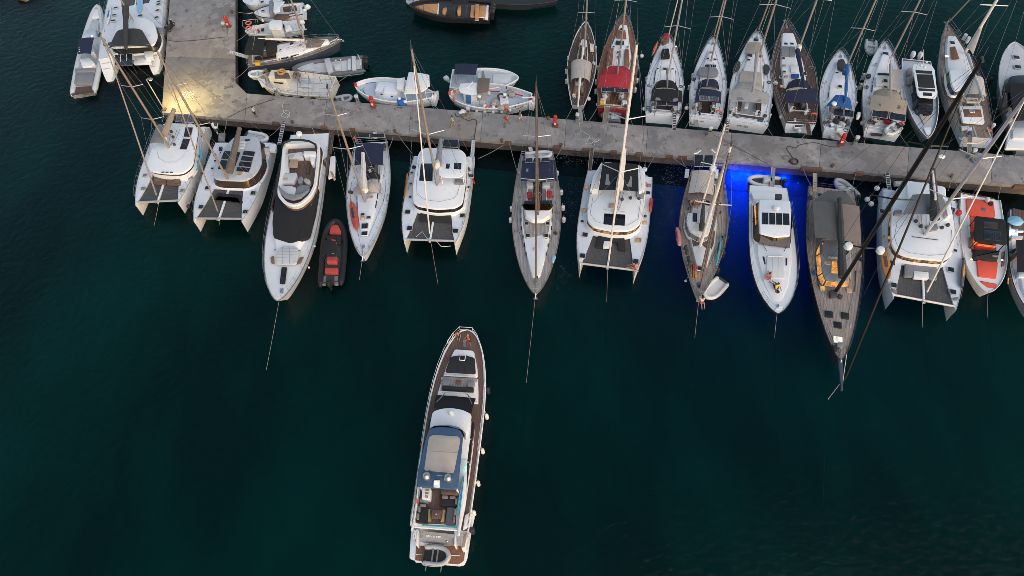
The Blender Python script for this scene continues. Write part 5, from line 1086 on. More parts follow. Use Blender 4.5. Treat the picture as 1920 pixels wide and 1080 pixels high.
boom(a, (478, 425), 5.2, (464, 130), 5.7, 'cancharcoal', .38); a.part(MB().tube([a.l3(472, 130, 6.5), a.l3(490, 300, 6.2)], .12, 6), 'loose_sail', 'sailwhite')
plate(a, [(430, 455), (500, 440), (505, 475), (450, 485)], 3.15, .25, 'midgrey', 'mast_base'); a.part(MB().tube([a.l3(350, 520, 3.25), a.l3(508, 540, 3.25)], .04, 5), 'jib_track', 'darkgrey')
for p_ in ((370, 432), (400, 462), (560, 455), (525, 470)): dome(a, p_, 3.15, .18, 'darkgrey', name='winch', h=.3)
catrail(a); gangway(a, (203, 142), QZ + .05, (217, 265), 1.4, ladder=True, m='darkgrey')
ball_fenders(a, ((83, 298), (106, 325)), .8, .3); ball_fenders(a, ((140, 232),), 1.3, .3); dome(a, (622, 385), 2.2, .28, 'red', name='buoy', h=.5); side_fenders(a, (.62,), 1, 'fenderdark', .2)
a.part(MB().tube([a.l3(245, 205, 1.5), a.l3(440, 212, 1.5)], .3, 8), 'stern_dinghy_tube', 'tubelight')
bow_line(a, (413, 1060), 'mooring rope from the crossbeam of the catamaran with the grey bimini into the water', x=a.L * .95, z=1.6)
auto_lines(a, z=1.8)
board('orange paddle board on the left deck of the rightmost front catamaran', G7, (180, 594), (212, 772), 2.05, .75, 'orange', on_edge=R(20), trim='rust'); board('dark paddle board with orange edge on the right deck of the rightmost catamaran', G7, (660, 645), (640, 825), 2.1, .85, 'darkgrey', on_edge=R(-50), trim='orange')

# ---- white tender with red cushions
a = Boat('motor_launch', 'white motor launch with red sunpads and black hardtop, red light in its cockpit', 'motorboat', 'the launch with red sunpads', G7, (745, 300), (800, 855), .8, 1.5)
monohull(a, a.wd((648, 520), (916, 540), 1.3), sw=.9, tm=.45, n=2.5, fb=1.6, fs=1.25, rake=.5, flare=.85, deck='gelw', hull='gelw', rail='white', sink=.12, cockpit=(.12, .62, 1.2))
cockpit(a, .12, .62, 1.2, floor='teakbrown', seats=None); plate(a, [(602, 258), (640, 252), (845, 290), (852, 345), (660, 300), (610, 320)], .5, .12, 'teakbrown', 'swim_platform', r=.3)
seat(a, [(674, 290), (835, 305), (848, 402), (700, 390), (678, 380)], 1.0, .35, 'cushcoral', name='aft_sunpad'); seat(a, [(692, 402), (722, 402), (722, 478), (698, 470)], .8, .5, 'cushcoral', name='bench'); seat(a, [(730, 555), (840, 572), (838, 590), (728, 575)], .8, .7, 'cushcoral', name='helm_seats')
plate(a, [(725, 395), (908, 418), (918, 568), (722, 545)], 2.7, .12, 'canblack', 'hardtop', r=.25); plate(a, [(776, 428), (862, 436), (858, 472), (776, 466)], 2.81, .03, 'glassbrown', 'roof_window', r=.03); plate(a, [(776, 478), (884, 490), (880, 545), (774, 534)], 2.81, .03, 'solar', 'roof_panel', r=.03)
for p_ in ((735, 540), (905, 560), (900, 425), (735, 402)): x, y = a.l(*p_, 2.7); a.part(MB().tube([(x, y, 1.2), (x, y, 2.75)], .05, 5), 'hardtop_post', 'black')
a.part(MB().prism(fillet(a.pl([(728, 588), (882, 600), (868, 662), (800, 660), (722, 642)], 1.9), .2), 1.3, 1.95, inset=.15, bev=.05), 'windscreen', 'cushblack'); plate(a, [(830, 628), (866, 630), (858, 642), (822, 640)], 1.96, .03, 'cantan', 'chart_light', r=.02)
seat(a, [(738, 655), (864, 668), (852, 768), (744, 756)], 1.35, .22, 'cushcoral', name='bow_sunpad', r=.15); seat(a, [(752, 782), (858, 800), (850, 826), (800, 822)], 1.4, .15, 'cushcoral', name='bow_seat', r=.08)
for qd in ([(718, 522), (735, 520), (740, 555), (715, 570)], [(742, 560), (850, 575), (846, 585), (740, 572)]): plate(a, qd, 1.75, .04, 'ledred', 'cockpit_light', r=.02)
for qd in ([(690, 520), (716, 540), (720, 595), (688, 585)], [(885, 615), (905, 600), (900, 690), (880, 700)]): plate(a, qd, 1.3, .06, 'teak', 'side_deck_pad', r=.03)
for p_ in ((702, 655), (885, 660)): dome(a, p_, 1.6, .12, 'windowwhite', name='courtesy_light', h=.05)
a.part(MB().ball(tuple(a.l3(798, 300, 1.6)), .3, .25, .3, jit=.15), 'towel_bundle', 'cushwhite'); plate(a, [(808, 310), (835, 312), (832, 332), (808, 328)], 1.1, .4, 'black', 'bag'); plate(a, [(765, 345), (790, 352), (788, 370), (765, 362)], 1.36, .03, 'cushteal', 'towel', r=.02)
bow_line(a, (800, 1000), 'mooring rope from the bow of the launch with red sunpads into the water')
auto_lines(a)

# ---- white motorboat cut by the right edge
a = Boat('motor_launch', 'white motorboat with black sun top cut by the right edge of the photo', 'motorboat', 'the motorboat at the right edge', H3, (330, 120), (390, 1045), .8, 1.5)
monohull(a, a.wd((138, 640), (565, 640), 1.3), sw=.92, tm=.45, n=2.5, fb=1.6, fs=1.2, rake=.6, flare=.84, deck='gelw', hull='greyhull', rail='black', sink=.1, cockpit=(.12, .62, 1.2))
cockpit(a, .12, .62, 1.2, floor='teakred', seats=None); splate(a, [(-.01, 1.7), (.2, 1.75)], 1.18, .1, 'teakbrown', 'aft_deck'); splate(a, [(.62, 1.45), (.78, 1.2), (.92, .5)], 1.3, .35, 'nonskid', 'foredeck', inset=.15, r=.3)
canopy(a, [(230, 640), (520, 640), (520, 345), (222, 345)], 2.7, 'canblack', 'sun_top', legs=1.2, arch=.1)
for qd in ([(168, 250), (215, 252), (212, 268), (166, 262)], [(240, 258), (290, 258), (288, 275), (240, 272)]): plate(a, qd, 1.5, .05, 'ledblue', 'deck_light', r=.02)
seat(a, [(180, 480), (250, 440), (255, 470), (190, 530)], 1.1, .5, 'wood', name='seat'); seat(a, [(180, 430), (225, 415), (228, 440), (182, 450)], 1.1, .4, 'teakdark', name='seat'); plate(a, [(250, 640), (295, 640), (295, 690), (245, 680)], 1.3, .5, 'white', 'console'); plate(a, [(150, 690), (160, 690), (158, 745), (146, 740)], 1.3, .08, 'windowamber', 'side_light', r=.02)
plate(a, [(168, 300), (290, 305), (280, 340), (180, 335)], 1.15, .4, 'gelw', 'aft_bench'); rail(a, .3, .92, .4, m='darkgrey')
o = MB().ball((0, 0, .3), .75, .6, .35, 10, 6, .18).obj('plastic_sack', 'skyblue'); o.location = W(H3, 205, 185, 1.28); tag(o, 'crumpled pale blue plastic sack on the aft deck at the right edge', 'sack')
# ================================================================ big motor yacht under way in the foreground
def text_plate(b, s, centre, size, m, rz=0.0, name='lettering', parent=None, tilt=0.0, h=.01):
    cu = bpy.data.curves.new(name, 'FONT'); cu.body = s; cu.size = size; cu.extrude = h; cu.align_x = 'CENTER'; cu.align_y = 'CENTER'
    o = bpy.data.objects.new(name, cu); col.objects.link(o); bpy.context.view_layer.update()
    me = bpy.data.meshes.new_from_object(o.evaluated_get(bpy.context.evaluated_depsgraph_get())); bpy.data.objects.remove(o); me.materials.clear(); me.materials.append(MATS[m])
    o = bpy.data.objects.new(name, me); col.objects.link(o); o.parent = parent or b.root; o.location = centre; o.rotation_euler = (tilt, 0, rz); return o
a = Boat('motor_yacht', 'long white motor yacht with blue hardtop cruising alone in the foreground', 'motor yacht', 'the foreground yacht', K2, (540, 40), (540, 40))
bpy.data.objects.remove(a.root)
def gp(fr, zx, zy): return ((fr[0] + zx / fr[2]), (fr[1] + zy / fr[2]))
a = Boat('motor_yacht', 'long white motor yacht with blue hardtop cruising alone in the foreground', 'motor yacht', 'the foreground yacht', S0, gp(K1, 365, 700), gp(K2, 545, 45), 1.0, 2.7)
Bm = 5.05
monohull(a, Bm, sw=.95, tm=.5, n=2.2, fb=2.75, fs=1.85, rake=2.2, trans=.1, flare=.86, deck='teakbrown', hull='gelw', rail='gelw', draft=.7, rise=1.2, sm=2.0, rail_r=.07)
YZ = 2.2
# swim platform
q = fillet(a.pl([(62, 960), (110, 975), (118, 992), (545, 1030), (590, 1022), (620, 960), (660, 700), (700, 520), (80, 690)], .6, K1), .15, 3)
a.part(MB().prism(q, .2, .56, bev=.06), 'swim_platform', 'gelw'); a.part(MB().prism(fillet(a.pl([(130, 840), (120, 980), (540, 1020), (590, 985), (610, 840)], .6, K1), .1), .5, .6, bev=.01), 'platform_planking', 'teakred')
for yy in ((140, 765, 560, 800), (138, 800, 560, 832), (130, 925, 555, 935)): a.part(MB().tube([a.l3(yy[0], yy[1], .63, K1), a.l3(yy[2], yy[3], .63, K1)], .025, 4), 'platform_rail', 'white')
# transom with name
tq = [a.l3(192, 805, .75, K1), a.l3(515, 840, .75, K1), a.l3(500, 730, 2.3, K1), a.l3(200, 700, 2.3, K1)]
tr_ = a.part(MB().patch(tq, 0, .12, 4, 3, .05), 'transom_door', 'greyhull')
c_ = (tq[0] * .35 + tq[3] * .65).lerp(tq[1] * .35 + tq[2] * .65, .34); dv = (tq[3] - tq[0]); text_plate(a, 'DIVE ME', c_ + Vector((-.06, 0, .12)), .34, 'white', rz=R(-90), tilt=math.atan2(dv.z, abs(dv.x)), name='name_lettering')
a.part(MB().ball(tuple(tq[0].lerp(tq[1], .74).lerp(tq[3].lerp(tq[2], .74), .35) + Vector((-.02, 0, .05))), .12), 'light', 'steel')
for qd in ([(130, 680), (150, 680), (140, 830), (128, 830)], [(498, 700), (516, 700), (514, 838), (496, 838)], [(565, 770), (640, 720), (605, 860), (568, 868)], [(95, 680), (125, 690), (128, 800), (95, 760)]): plate(a, qd, .6, 1.3, 'gelw', 'stair_wing', fr=K1, r=.03)
plate(a, [(600, 545), (640, 520), (628, 660), (580, 690)], 1.7, .3, 'gelw', 'mooring_station', fr=K1); plate(a, [(582, 745), (620, 725), (600, 850), (572, 860)], 1.7, .25, 'palewood', 'stair_treads', fr=K1)
# superstructure
sup = [(.06, 1.95), (.25, 2.0), (.40, 1.98), (.505, 1.85)]
cabin(a, sup, 1.75, 'gelw', .25, .12, 'superstructure', z=YZ, r=.5)
for s_ in (-1, 1):
    for t0, t1 in ((.08, .17), (.18, .28), (.29, .39), (.40, .48)): a.part(MB().prism([(t0 * a.L, s_ * 1.97), (t1 * a.L, s_ * 1.95), (t1 * a.L, s_ * 1.75), (t0 * a.L, s_ * 1.78)], YZ + .55, YZ + 1.35), 'side_window', 'glass')
# raked windscreen and white brow
wq = [a.l3(*p_, z, K2) for p_, z in (((225, 795), 4.0), ((585, 845), 4.0), ((628, 705), 2.75), ((248, 672), 2.75))]
a.part(MB().patch(wq, .1, .06, 10, 6, .12), 'windscreen', 'canblack')
for p0, p1 in (((250, 740), (330, 655)), ((592, 760), (548, 660))): a.part(MB().tube([a.l3(*p0, 3.75, K2), a.l3(*p1, 3.05, K2)], .04, 4), 'wiper', 'midgrey')
q = fillet(a.pl([(185, 960), (210, 830), (300, 800), (400, 795), (500, 812), (590, 855), (560, 1000), (520, 1090), (170, 1090)], 4.15, K2), .3)
a.part(MB().prism(q, 3.9, 4.18, bev=.1), 'roof_brow', 'gelw'); dome(a, (390, 850), 4.18, .22, 'white', K2, name='searchlight', h=.4)
q = fillet(a.pl([(165, 1000), (230, 965), (365, 955), (470, 980), (530, 1030), (525, 1085), (505, 1075), (490, 1020), (360, 985), (230, 985), (180, 1020)], 4.6, K2), .05); a.part(MB().prism(q, 4.15, 4.7, inset=.06, bev=.02), 'flybridge_screen', 'glassclear')
# flybridge deck with rails, blue hardtop
q = fillet(a.pl([(155, 0), (555, 0), (620, 0), (610, 400), (545, 735), (520, 740), (505, 690), (90, 655), (78, 690), (95, 560), (140, 270)], 4.2, K1), .08)
a.part(MB().prism(q, 3.85, 4.02, bev=.04), 'flybridge_deck', 'gelw'); a.part(MB().prism(a.pl([(175, 270), (520, 300), (515, 640), (125, 620)], 4.05, K1), 3.98, 4.06), 'flybridge_planking', 'teakbrown')
for pts in ([(150, 275), (118, 560), (85, 695)], [(600, 160), (560, 520), (535, 735)]):
    pp = a.p3(pts, 4.6, K1); a.part(MB().tube(pp, [.07] * len(pp), 6), 'side_rail', 'white'); a.part(MB().rings([[p_ + Vector((0, 0, -.55)) for p_ in pp], [p_ for p_ in pp]], False, False, False), 'side_screen', 'gelw')
pp = a.p3([(110, 655), (300, 672), (525, 690)], 4.7, K1); a.part(MB().tube(pp, .06, 6), 'aft_rail', 'white'); pp = a.p3([(190, 640), (360, 650), (520, 660)], 4.5, K1); a.part(MB().tube(pp, .07, 6), 'rolled_awning', 'turquoise')
ht = fillet([a.l(*p_, 5.9, f_) for p_, f_ in (((150, 1075), K2), ((175, 1000), K2), ((250, 978), K2), ((400, 985), K2), ((480, 1010), K2), ((505, 1060), K2), ((555, 60), K1), ((530, 302), K1), ((132, 268), K1), ((150, 100), K1))], .35)
a.part(MB().prism(ht, 5.72, 5.92, bev=.08), 'hardtop', 'bluepaint')
bq = fillet([a.l(*p_, 5.98, f_) for p_, f_ in (((175, 1080), K2), ((215, 1055), K2), ((460, 1070), K2), ((480, 1100), K2), ((492, 140), K1), ((205, 112), K1))], .2)
rf = a.part(MB().prism(bq, 5.9, 5.98, bev=.02), 'sliding_roof', 'cushbeige')
for k in (4,):
    p0 = a.l3(*gp(K2, 180 + k * 4, 1080 + (k * 33)), 5.99, S0); p1 = a.l3(*gp(K2, 478 - k * 2, 1095 + k * 34), 5.99, S0); MB().tube([p0, p1], .010, 4).obj('roof_slat', 'cushgrey', rf)
for p_ in ((165, 250), (520, 285)): x, y = a.l(*p_, 5.7, K1); a.part(MB().tube([(x, y, 4.0), (x, y, 5.75)], .09, 6), 'hardtop_post', 'gelw')
for p_ in ((190, 1030), (480, 1040)): x, y = a.l(*p_, 5.7, K2); a.part(MB().tube([(x + .3, y, 4.1), (x, y, 5.75)], .09, 6), 'hardtop_post', 'gelw')
for p_ in ((228, 172), (438, 188)): a.part(MB().ball(tuple(a.l3(*p_, 6.3, K1)), .36, .36, .4, 14, 9), 'satellite_dome', 'steel')
a.part(MB().tube([a.l3(255, 115, 6.0, K1), a.l3(330, 160, 6.3, K1), a.l3(410, 160, 6.0, K1)], .05, 5), 'mast_bracket', 'bluepaint'); plate(a, [(300, 205), (360, 205), (355, 275), (295, 270)], 5.95, .2, 'white', 'light_panel', fr=K1); plate(a, [(302, 212), (352, 212), (348, 255), (298, 250)], 6.15, .02, 'windowwhite', 'deck_light', fr=K1)
# flybridge furniture
seat(a, [(360, 345), (525, 350), (520, 460), (358, 455)], 4.06, .4, 'cushblack', K1, name='sofa'); seat(a, [(430, 465), (510, 470), (500, 640), (405, 630)], 4.06, .4, 'canmid', K1, name='sofa'); seat(a, [(150, 460), (250, 465), (240, 620), (128, 612)], 4.06, .4, 'cushblack', K1, name='sofa')
for qd in ([(378, 350), (438, 352), (436, 382), (376, 380)], [(452, 355), (510, 358), (508, 385), (450, 382)], [(505, 380), (525, 380), (522, 438), (504, 436)], [(497, 480), (515, 480), (512, 540), (494, 538)], [(486, 552), (506, 554), (503, 612), (484, 610)], [(145, 452), (172, 454), (168, 515), (142, 512)], [(133, 522), (160, 526), (156, 588), (130, 585)], [(165, 432), (225, 436), (222, 460), (164, 456)]): seat(a, qd, 4.44, .2, 'cantaupe', K1, r=.1, name='pillow')
plate(a, [(285, 490), (375, 492), (370, 580), (278, 580)], 4.7, .06, 'teakbrown', 'table', fr=K1); a.part(MB().tube([a.l3(325, 535, 4.05, K1), a.l3(325, 535, 4.7, K1)], .08, 6), 'table_leg', 'steel'); dome(a, (322, 535), 4.77, .05, 'white', K1, name='candle', h=.06)
for qd in ([(245, 480), (280, 482), (272, 600), (240, 605)], [(375, 485), (415, 490), (400, 620), (362, 612)]): seat(a, qd, 4.06, .42, 'canmid', K1, name='chair', r=.1)
for qd in ([(250, 485), (262, 486), (268, 570), (275, 610), (240, 610), (244, 540)], [(385, 488), (412, 492), (398, 530), (396, 610), (362, 608), (380, 560)]): plate(a, qd, 4.48, .05, 'yellow' if False else 'pantsmustard', 'throw', fr=K1, r=.03)
bar = plate(a, [(190, 280), (275, 285), (262, 392), (182, 385)], 4.06, .85, 'gelw', 'bar_unit', fr=K1)
for qd in ([(218, 288), (252, 290), (250, 312), (216, 310)], [(216, 322), (250, 324), (248, 344), (214, 342)], [(214, 352), (246, 354), (244, 376), (212, 374)]): plate(a, qd, 4.9, .04, 'windowdim', 'lit_shelf', fr=K1, r=.02)
plate(a, [(165, 375), (240, 385), (245, 425), (160, 420)], 4.06, .45, 'cushgrey', 'bar_seat', fr=K1); plate(a, [(372, 290), (530, 305), (528, 345), (366, 330)], 4.06, .9, 'teakbrown', 'galley_unit', fr=K1); plate(a, [(122, 375), (142, 378), (138, 430), (118, 428)], 4.5, .3, 'lifered', 'life_ring_case', fr=K1)
dome(a, (610, 88), 4.3, .1, 'navgreen', K1, name='starboard_light', h=.12)
board('bright blue paddle board strapped along the right side of the foreground yacht', K1, (590, 175), (527, 545), 4.55, .3, 'turquoise', 'paddle_board', 'paddle board', on_edge=R(-25), trim='blue')
# foredeck: raised lounge, seats
cabin(a, [(.735, 1.62), (.80, 1.4), (.885, .95)], .42, 'gelw', .12, .1, 'foredeck_house', r=.25, z=YZ + .32)
cabin(a, [(.60, 1.95), (.66, 1.85), (.735, 1.66)], .25, 'gelw', .06, .05, 'foredeck_plinth', r=.1, z=YZ + .1)
zf = 2.95
seat(a, [(330, 450), (385, 300), (470, 288), (540, 290), (618, 312), (628, 468)], zf, .14, 'cushblack', K2, name='foredeck_sunpad', r=.2); hatch(a, 500, 315, zf + .16, .55, .55, fr=K2, frame='white', glassm='glass')
for x0, x1 in (((470, 290), (452, 455)), ((540, 290), (520, 460))): groove(a, [x0, x1], zf + .15, 'black', .02, fr=K2, name='cushion_seam')
seat(a, [(318, 470), (628, 485), (625, 498), (315, 485)], zf, .1, 'cushwhite', K2, name='headrest_roll')
plate(a, [(295, 495), (640, 510), (645, 545), (290, 525)], zf - .35, .12, 'teakgrey', 'walkway', fr=K2); plate(a, [(300, 520), (620, 540), (605, 655), (285, 635)], zf - .3, .15, 'teakgrey', 'lounge_floor', fr=K2)
seat(a, [(310, 520), (380, 525), (372, 580), (305, 578)], zf - .15, .35, 'cushgrey', K2, name='lounge_seat'); seat(a, [(545, 535), (615, 540), (608, 595), (545, 590)], zf - .15, .35, 'cushgrey', K2, name='lounge_seat'); seat(a, [(305, 580), (608, 598), (602, 632), (295, 612)], zf - .15, .4, 'cushblack', K2, name='lounge_sofa'); plate(a, [(435, 522), (490, 525), (488, 568), (432, 565)], zf + .1, .06, 'woodhull', 'lounge_table', fr=K2); groove(a, [(280, 635), (605, 658)], zf + .3, 'greydeck', .05, fr=K2, name='sofa_back')
plate(a, [(505, 135), (535, 140), (530, 205), (502, 200)], 2.55, .2, 'steel', 'windlass', fr=K2)
rail(a, .36, .94, .95, .05, 'white', step=1.5, r=.02); pulpit(a, .9, .98, 'white', r=.03); rail(a, .02, .36, .8, .05, 'steel')
for p_ in ((735, 535), (725, 655)): pass
side_fenders(a, (.58, .4, .24, .1), -1, 'fender', .17, .7); side_fenders(a, (.72,), -1, 'fenderdark', .2, .8); side_fenders(a, (.6, .42, .26), 1, 'fender', .15, .6); side_fenders(a, (.06,), 1, 'fenderdark', .22, .8); side_fenders(a, (.02,), -1, 'fenderdark', .25, .9)
yacht = a
d_ = dinghy('grey inflatable dinghy on the stern platform of the foreground yacht', 'dinghy', K1, (195, 925), (468, 945), 1.75, .6, 'tubelight', 'black', motor=False, thwart=False, zs=.35)
for x in (.9, 1.35): d_.part(MB().box(d_.L * .38 * x, 0, .4, .12, 1.3, .05), 'thwart', 'midgrey')
for x in (.35, 1.6): d_.part(MB().tube([(x, -1.2, .05), (x, 1.2, .05)], .04, 5), 'chock', 'steel')
# ================================================================ back row of sailing yachts, left to right
# wooden sloop with cream boom tent
a = Boat('sailing_yacht', 'narrow wooden decked sloop with cream boom tent, leftmost of the back row', 'sailboat', 'the wooden sloop', F4, (190, 850), (252, 175), 1.0, 1.35, 'sailing yachts')
monohull(a, a.wd((97, 560), (332, 560), 1.1), sw=.42, tm=.48, n=1.6, fb=1.35, fs=1.0, rake=.9, trans=-.4, deck='teakdark', hull='gelw', rail='white', cockpit=(.1, .3, .62), rail_r=.06)
cockpit(a, .1, .3, .62, floor='teakdark', wall='wood'); cabin(a, [(.42, .75), (.6, .7), (.76, .42)], .35, 'gelw', .1, .06); cabin(a, [(.45, .6), (.6, .55), (.72, .32)], .02, 'teakdark', .01, 0, 'cabin_top', z=a.dz(.6 * a.L) + .36, r=.1)
canopy(a, [(130, 640), (285, 650), (305, 505), (135, 490)], 2.3, 'cancream', 'boom_tent', arch=.35, droop=.3)
rig(a, (238, 440), 1.6, h=14.5, spreads=((.42, 1.0, .1), (.75, .8, .1)), m='mastgrey', r=.11)
boom(a, (238, 335), 2.5, (222, 480), 2.6, 'sailwhite', .16); boom(a, (205, 640), 2.4, (188, 870), 2.3, 'sailwhite', .13, spar='mastgrey')
for p_ in ((215, 440), (205, 375)): hatch(a, *p_, 1.72, .35, .5, frame='wood')
plate(a, [(170, 660), (235, 660), (232, 680), (168, 680)], 1.1, .25, 'cushbeige', 'helm_seat'); plate(a, [(285, 350), (318, 355), (322, 392), (288, 398)], 1.3, .5, 'sailwhite', 'flag_bundle')
side_fenders(a, (.58, .42, .3), 1, r=.15); side_fenders(a, (.72,), -1, r=.16); ball_fenders(a, ((277, 800),), .8, .25); rail(a, .08, .9, .5)
gangway(a, (205, 855), 1.0, (215, 1000), QZ + .05, m='teakgrey'); stern_lines(a, ((((150, 855), (85, 978)), 'left'), (((222, 858), (258, 990)), 'right')), r=.03)
# teak deck with red bimini
a = Boat('sailing_yacht', 'brown teak decked sailboat with bright red bimini and sprayhood', 'sailboat', 'the sailboat with the red bimini', F4, (470, 885), (568, 130), 1.1, 1.5, 'sailing yachts')
monohull(a, a.wd((345, 560), (662, 560), 1.2), sw=.74, tm=.4, n=1.45, fb=1.55, fs=1.15, rake=.8, deck='teakred', hull='redhull', rail='teakred', cockpit=(.04, .3, .95))
cockpit(a, .04, .3, .95, floor='teakred'); cabin(a, [(.3, 1.55), (.55, 1.5), (.72, 1.0), (.88, .55)], .4, 'gel', .12, .07)
for qd in ([(510, 238), (572, 240), (582, 315), (492, 308)], [(436, 392), (478, 390), (465, 525), (415, 530)], [(568, 396), (604, 400), (606, 540), (556, 535)]): plate(a, qd, 1.85, .03, 'teakred', 'cabin_teak', r=.03)
for p_ in ((512, 345), (545, 345)): hatch(a, *p_, 1.88, .7, .55, frame='black')
for p_ in ((512, 425), (525, 425), (512, 462), (526, 462)): hatch(a, *p_, 1.88, .4, .3)
hatch(a, 545, 238, 1.85, .5, .55, frame='white')
for p_ in ((478, 378), (590, 382)): hatch(a, *p_, 1.88, .3, .3)
for t, w_ in ((.34, 1.52), (.42, 1.51), (.5, 1.5), (.58, 1.4)):
    for s_ in (-1, 1): a.part(MB().box(t * a.L, s_ * w_ * .985, a.dz(t * a.L) + .2, .45, .06, .16), 'portlight', 'glass')
sprayhood(a, [(372, 605), (628, 625), (600, 545), (420, 540)], 1.9, 'canred', h=.55); canopy(a, [(350, 708), (628, 728), (628, 625), (370, 608)], 3.1, 'canred', legs=1.2, arch=.25)
solar(a, [(378, 738), (600, 752), (600, 722), (380, 706)], 3.3, n=2, legs=1.2)
rig(a, (536, 385), 1.9, h=19, spreads=((.36, 1.3, .35), (.66, 1.1, .3)), m='mastgrey', r=.13, furl=.08); boom(a, (530, 420), 2.9, (502, 655), 3.1, 'midgrey', .12)
for p_ in ((410, 775), (548, 785)): wheel(a, *p_, 1.8, .4)
for p_ in ((388, 820), (405, 775), (565, 835), (540, 780)): a.part(MB().box(*a.l(*p_, 1.3), 1.35, .6, .55, .4, .3, bev=.08), 'stern_seat', 'gel')
plate(a, [(365, 812), (405, 812), (402, 832), (364, 830)], 1.4, .4, 'yellow', 'life_jacket'); gangway(a, (425, 850), 1.2, (408, 1000), QZ + .05, m='teak', w=.55)
ball_fenders(a, ((352, 848), (595, 865), (705, 453)), .9, .26); side_fenders(a, (.68, .45, .3, .2), 1, r=.17); side_fenders(a, (.75, .6, .5, .35, .25), -1, r=.17); rail(a); pulpit(a); pulpit(a, aft=True)
stern_lines(a, ((((350, 865), (270, 988)), 'left'), (((595, 880), (630, 1010)), 'right')), r=.03)
d_ = dinghy('grey inflatable dinghy with outboard behind the stern of the sailboat with the red bimini', 'dinghy', F4, (540, 950), (370, 925), 1.6, .3, 'tubegrey', 'greydeck', r=.2)
# white with black bimini
a = Boat('sailing_yacht', 'white sailboat with black bimini and a pink flag at its bow', 'sailboat', 'the sailboat with the black bimini', F4, (868, 965), (918, 300), .5, 1.4, 'sailing yachts')
monohull(a, a.wd((738, 760), (1048, 760), 1.2), sw=.88, tm=.35, n=1.42, fb=1.45, fs=1.15, rake=.3, deck='nonskid', hull='gel', rail='alu', cockpit=(.06, .32, 1.15))
cockpit(a, .06, .32, 1.15, floor='teakbrown'); cabin(a, [(.32, 1.4), (.5, 1.35), (.66, 1.0), (.84, .4)], .36, 'gel', .14, .1); side_windows(a, [(.36, 1.4), (.46, 1.37), (.56, 1.25)], .34)
sprayhood(a, [(800, 715), (1000, 725), (975, 660), (830, 655)], 1.7, 'canblack'); canopy(a, [(778, 820), (1032, 830), (1030, 735), (790, 722)], 3.0, 'canblack', legs=1.2, arch=.18)
for qd in ([(818, 790), (862, 790), (862, 812), (816, 812)], [(956, 796), (1000, 797), (1000, 818), (956, 817)]): plate(a, qd, 3.15, .02, 'glassclear', 'bimini_window', bev=0, r=0)
solar(a, [(822, 850), (1000, 858), (1002, 826), (824, 818)], 3.0, n=2, legs=1.2); splate(a, [(.0, 1.55), (.045, 1.6)], .9, .3, 'gelw', 'stern_bench')
for p_ in ((795, 885), (978, 885)): wheel(a, *p_, 1.7, .42)
rig(a, (930, 560), 1.75, h=17.5, spreads=((.36, 1.5, .5), (.66, 1.2, .4)), m='alu', r=.12, furl=.07); boom(a, (912, 560), 2.7, (912, 725), 2.9, 'cangrey', .12)
plate(a, [(868, 395), (925, 390), (935, 465), (860, 470)], 1.75, .25, 'canblack', 'folded_dinghy', r=.2); hatch(a, 895, 560, 1.72, .5, .6, frame='white')
for p_ in ((833, 557), (957, 560)): hatch(a, *p_, 1.65, .25, .35)
for x0 in (860, 935): groove(a, [(x0, 530), (x0, 645)], 1.72, 'midgrey', .025)
plate(a, [(850, 300), (905, 280), (930, 320), (880, 345)], 1.4, .5, 'rust', 'bow_gear', r=.1); a.part(MB().ball(tuple(a.l3(900, 295, 1.9)), .5, .4, .3, jit=.3), 'sail_bag', 'canred'); plate(a, [(785, 450), (800, 390), (835, 320), (832, 370), (805, 430)], 1.7, .1, 'lifered', 'gangplank', r=.02)
flag(a, (990, 430), 1.6, 'lifered', lean=.2); dome(a, (982, 378), 2.3, .08, 'navwhite', name='anchor_light', h=.1, post=1.4)
rail(a); pulpit(a); pulpit(a, aft=True); ball_fenders(a, ((1068, 875), (725, 882)), .9, .26); side_fenders(a, (.66, .48), 1, r=.16); side_fenders(a, (.7, .4), -1, r=.16); a.part(MB().ring(tuple(a.l3(1010, 905, 1.5)), .25, .05), 'hose_coil', 'black')
gangway(a, (970, 900), 1.2, (968, 1050), QZ + .05, ladder=True, m='darkgrey'); stern_lines(a, ((((1055, 900), (985, 1015)), 'right'),), r=.03)
# white with navy bimini and folded dinghy on cabin
a = Boat('sailing_yacht', 'white sailboat with navy bimini and a grey folded dinghy on its cabin top', 'sailboat', 'the sailboat with the folded dinghy', F5, (168, 958), (238, 300), .5, 1.4, 'sailing yachts')
monohull(a, a.wd((45, 740), (332, 740), 1.2), sw=.86, tm=.35, n=1.42, fb=1.45, fs=1.15, rake=.3, deck='nonskid', hull='gel', rail='alu', cockpit=(.06, .3, 1.05))
cockpit(a, .06, .3, 1.05, floor='teakdark'); cabin(a, [(.3, 1.3), (.5, 1.25), (.66, .9), (.82, .4)], .36, 'gel', .14, .1); side_windows(a, [(.34, 1.3), (.44, 1.27), (.54, 1.15)], .34)
sprayhood(a, [(120, 685), (280, 685), (275, 625), (140, 625)], 1.7, 'cannavy'); canopy(a, [(92, 800), (298, 805), (300, 715), (110, 690)], 3.0, 'cannavy', legs=1.2, arch=.18); solar(a, [(128, 780), (278, 788), (280, 755), (132, 742)], 3.25, n=2, m='solarsheen')
plate(a, [(120, 535), (145, 515), (265, 525), (285, 560), (270, 590), (120, 580)], 1.8, .3, 'cushgrey', 'folded_dinghy', r=.3, bev=.12); plate(a, [(178, 500), (262, 502), (262, 522), (172, 520)], 1.75, .06, 'glass', 'hatch')
for p_ in ((195, 457), (252, 464)): hatch(a, *p_, 1.72, .35, .4)
hatch(a, 220, 410, 1.7, .4, .4, glassm='midgrey')
for p_ in ((110, 815), (240, 835)): wheel(a, *p_, 1.7, .4)
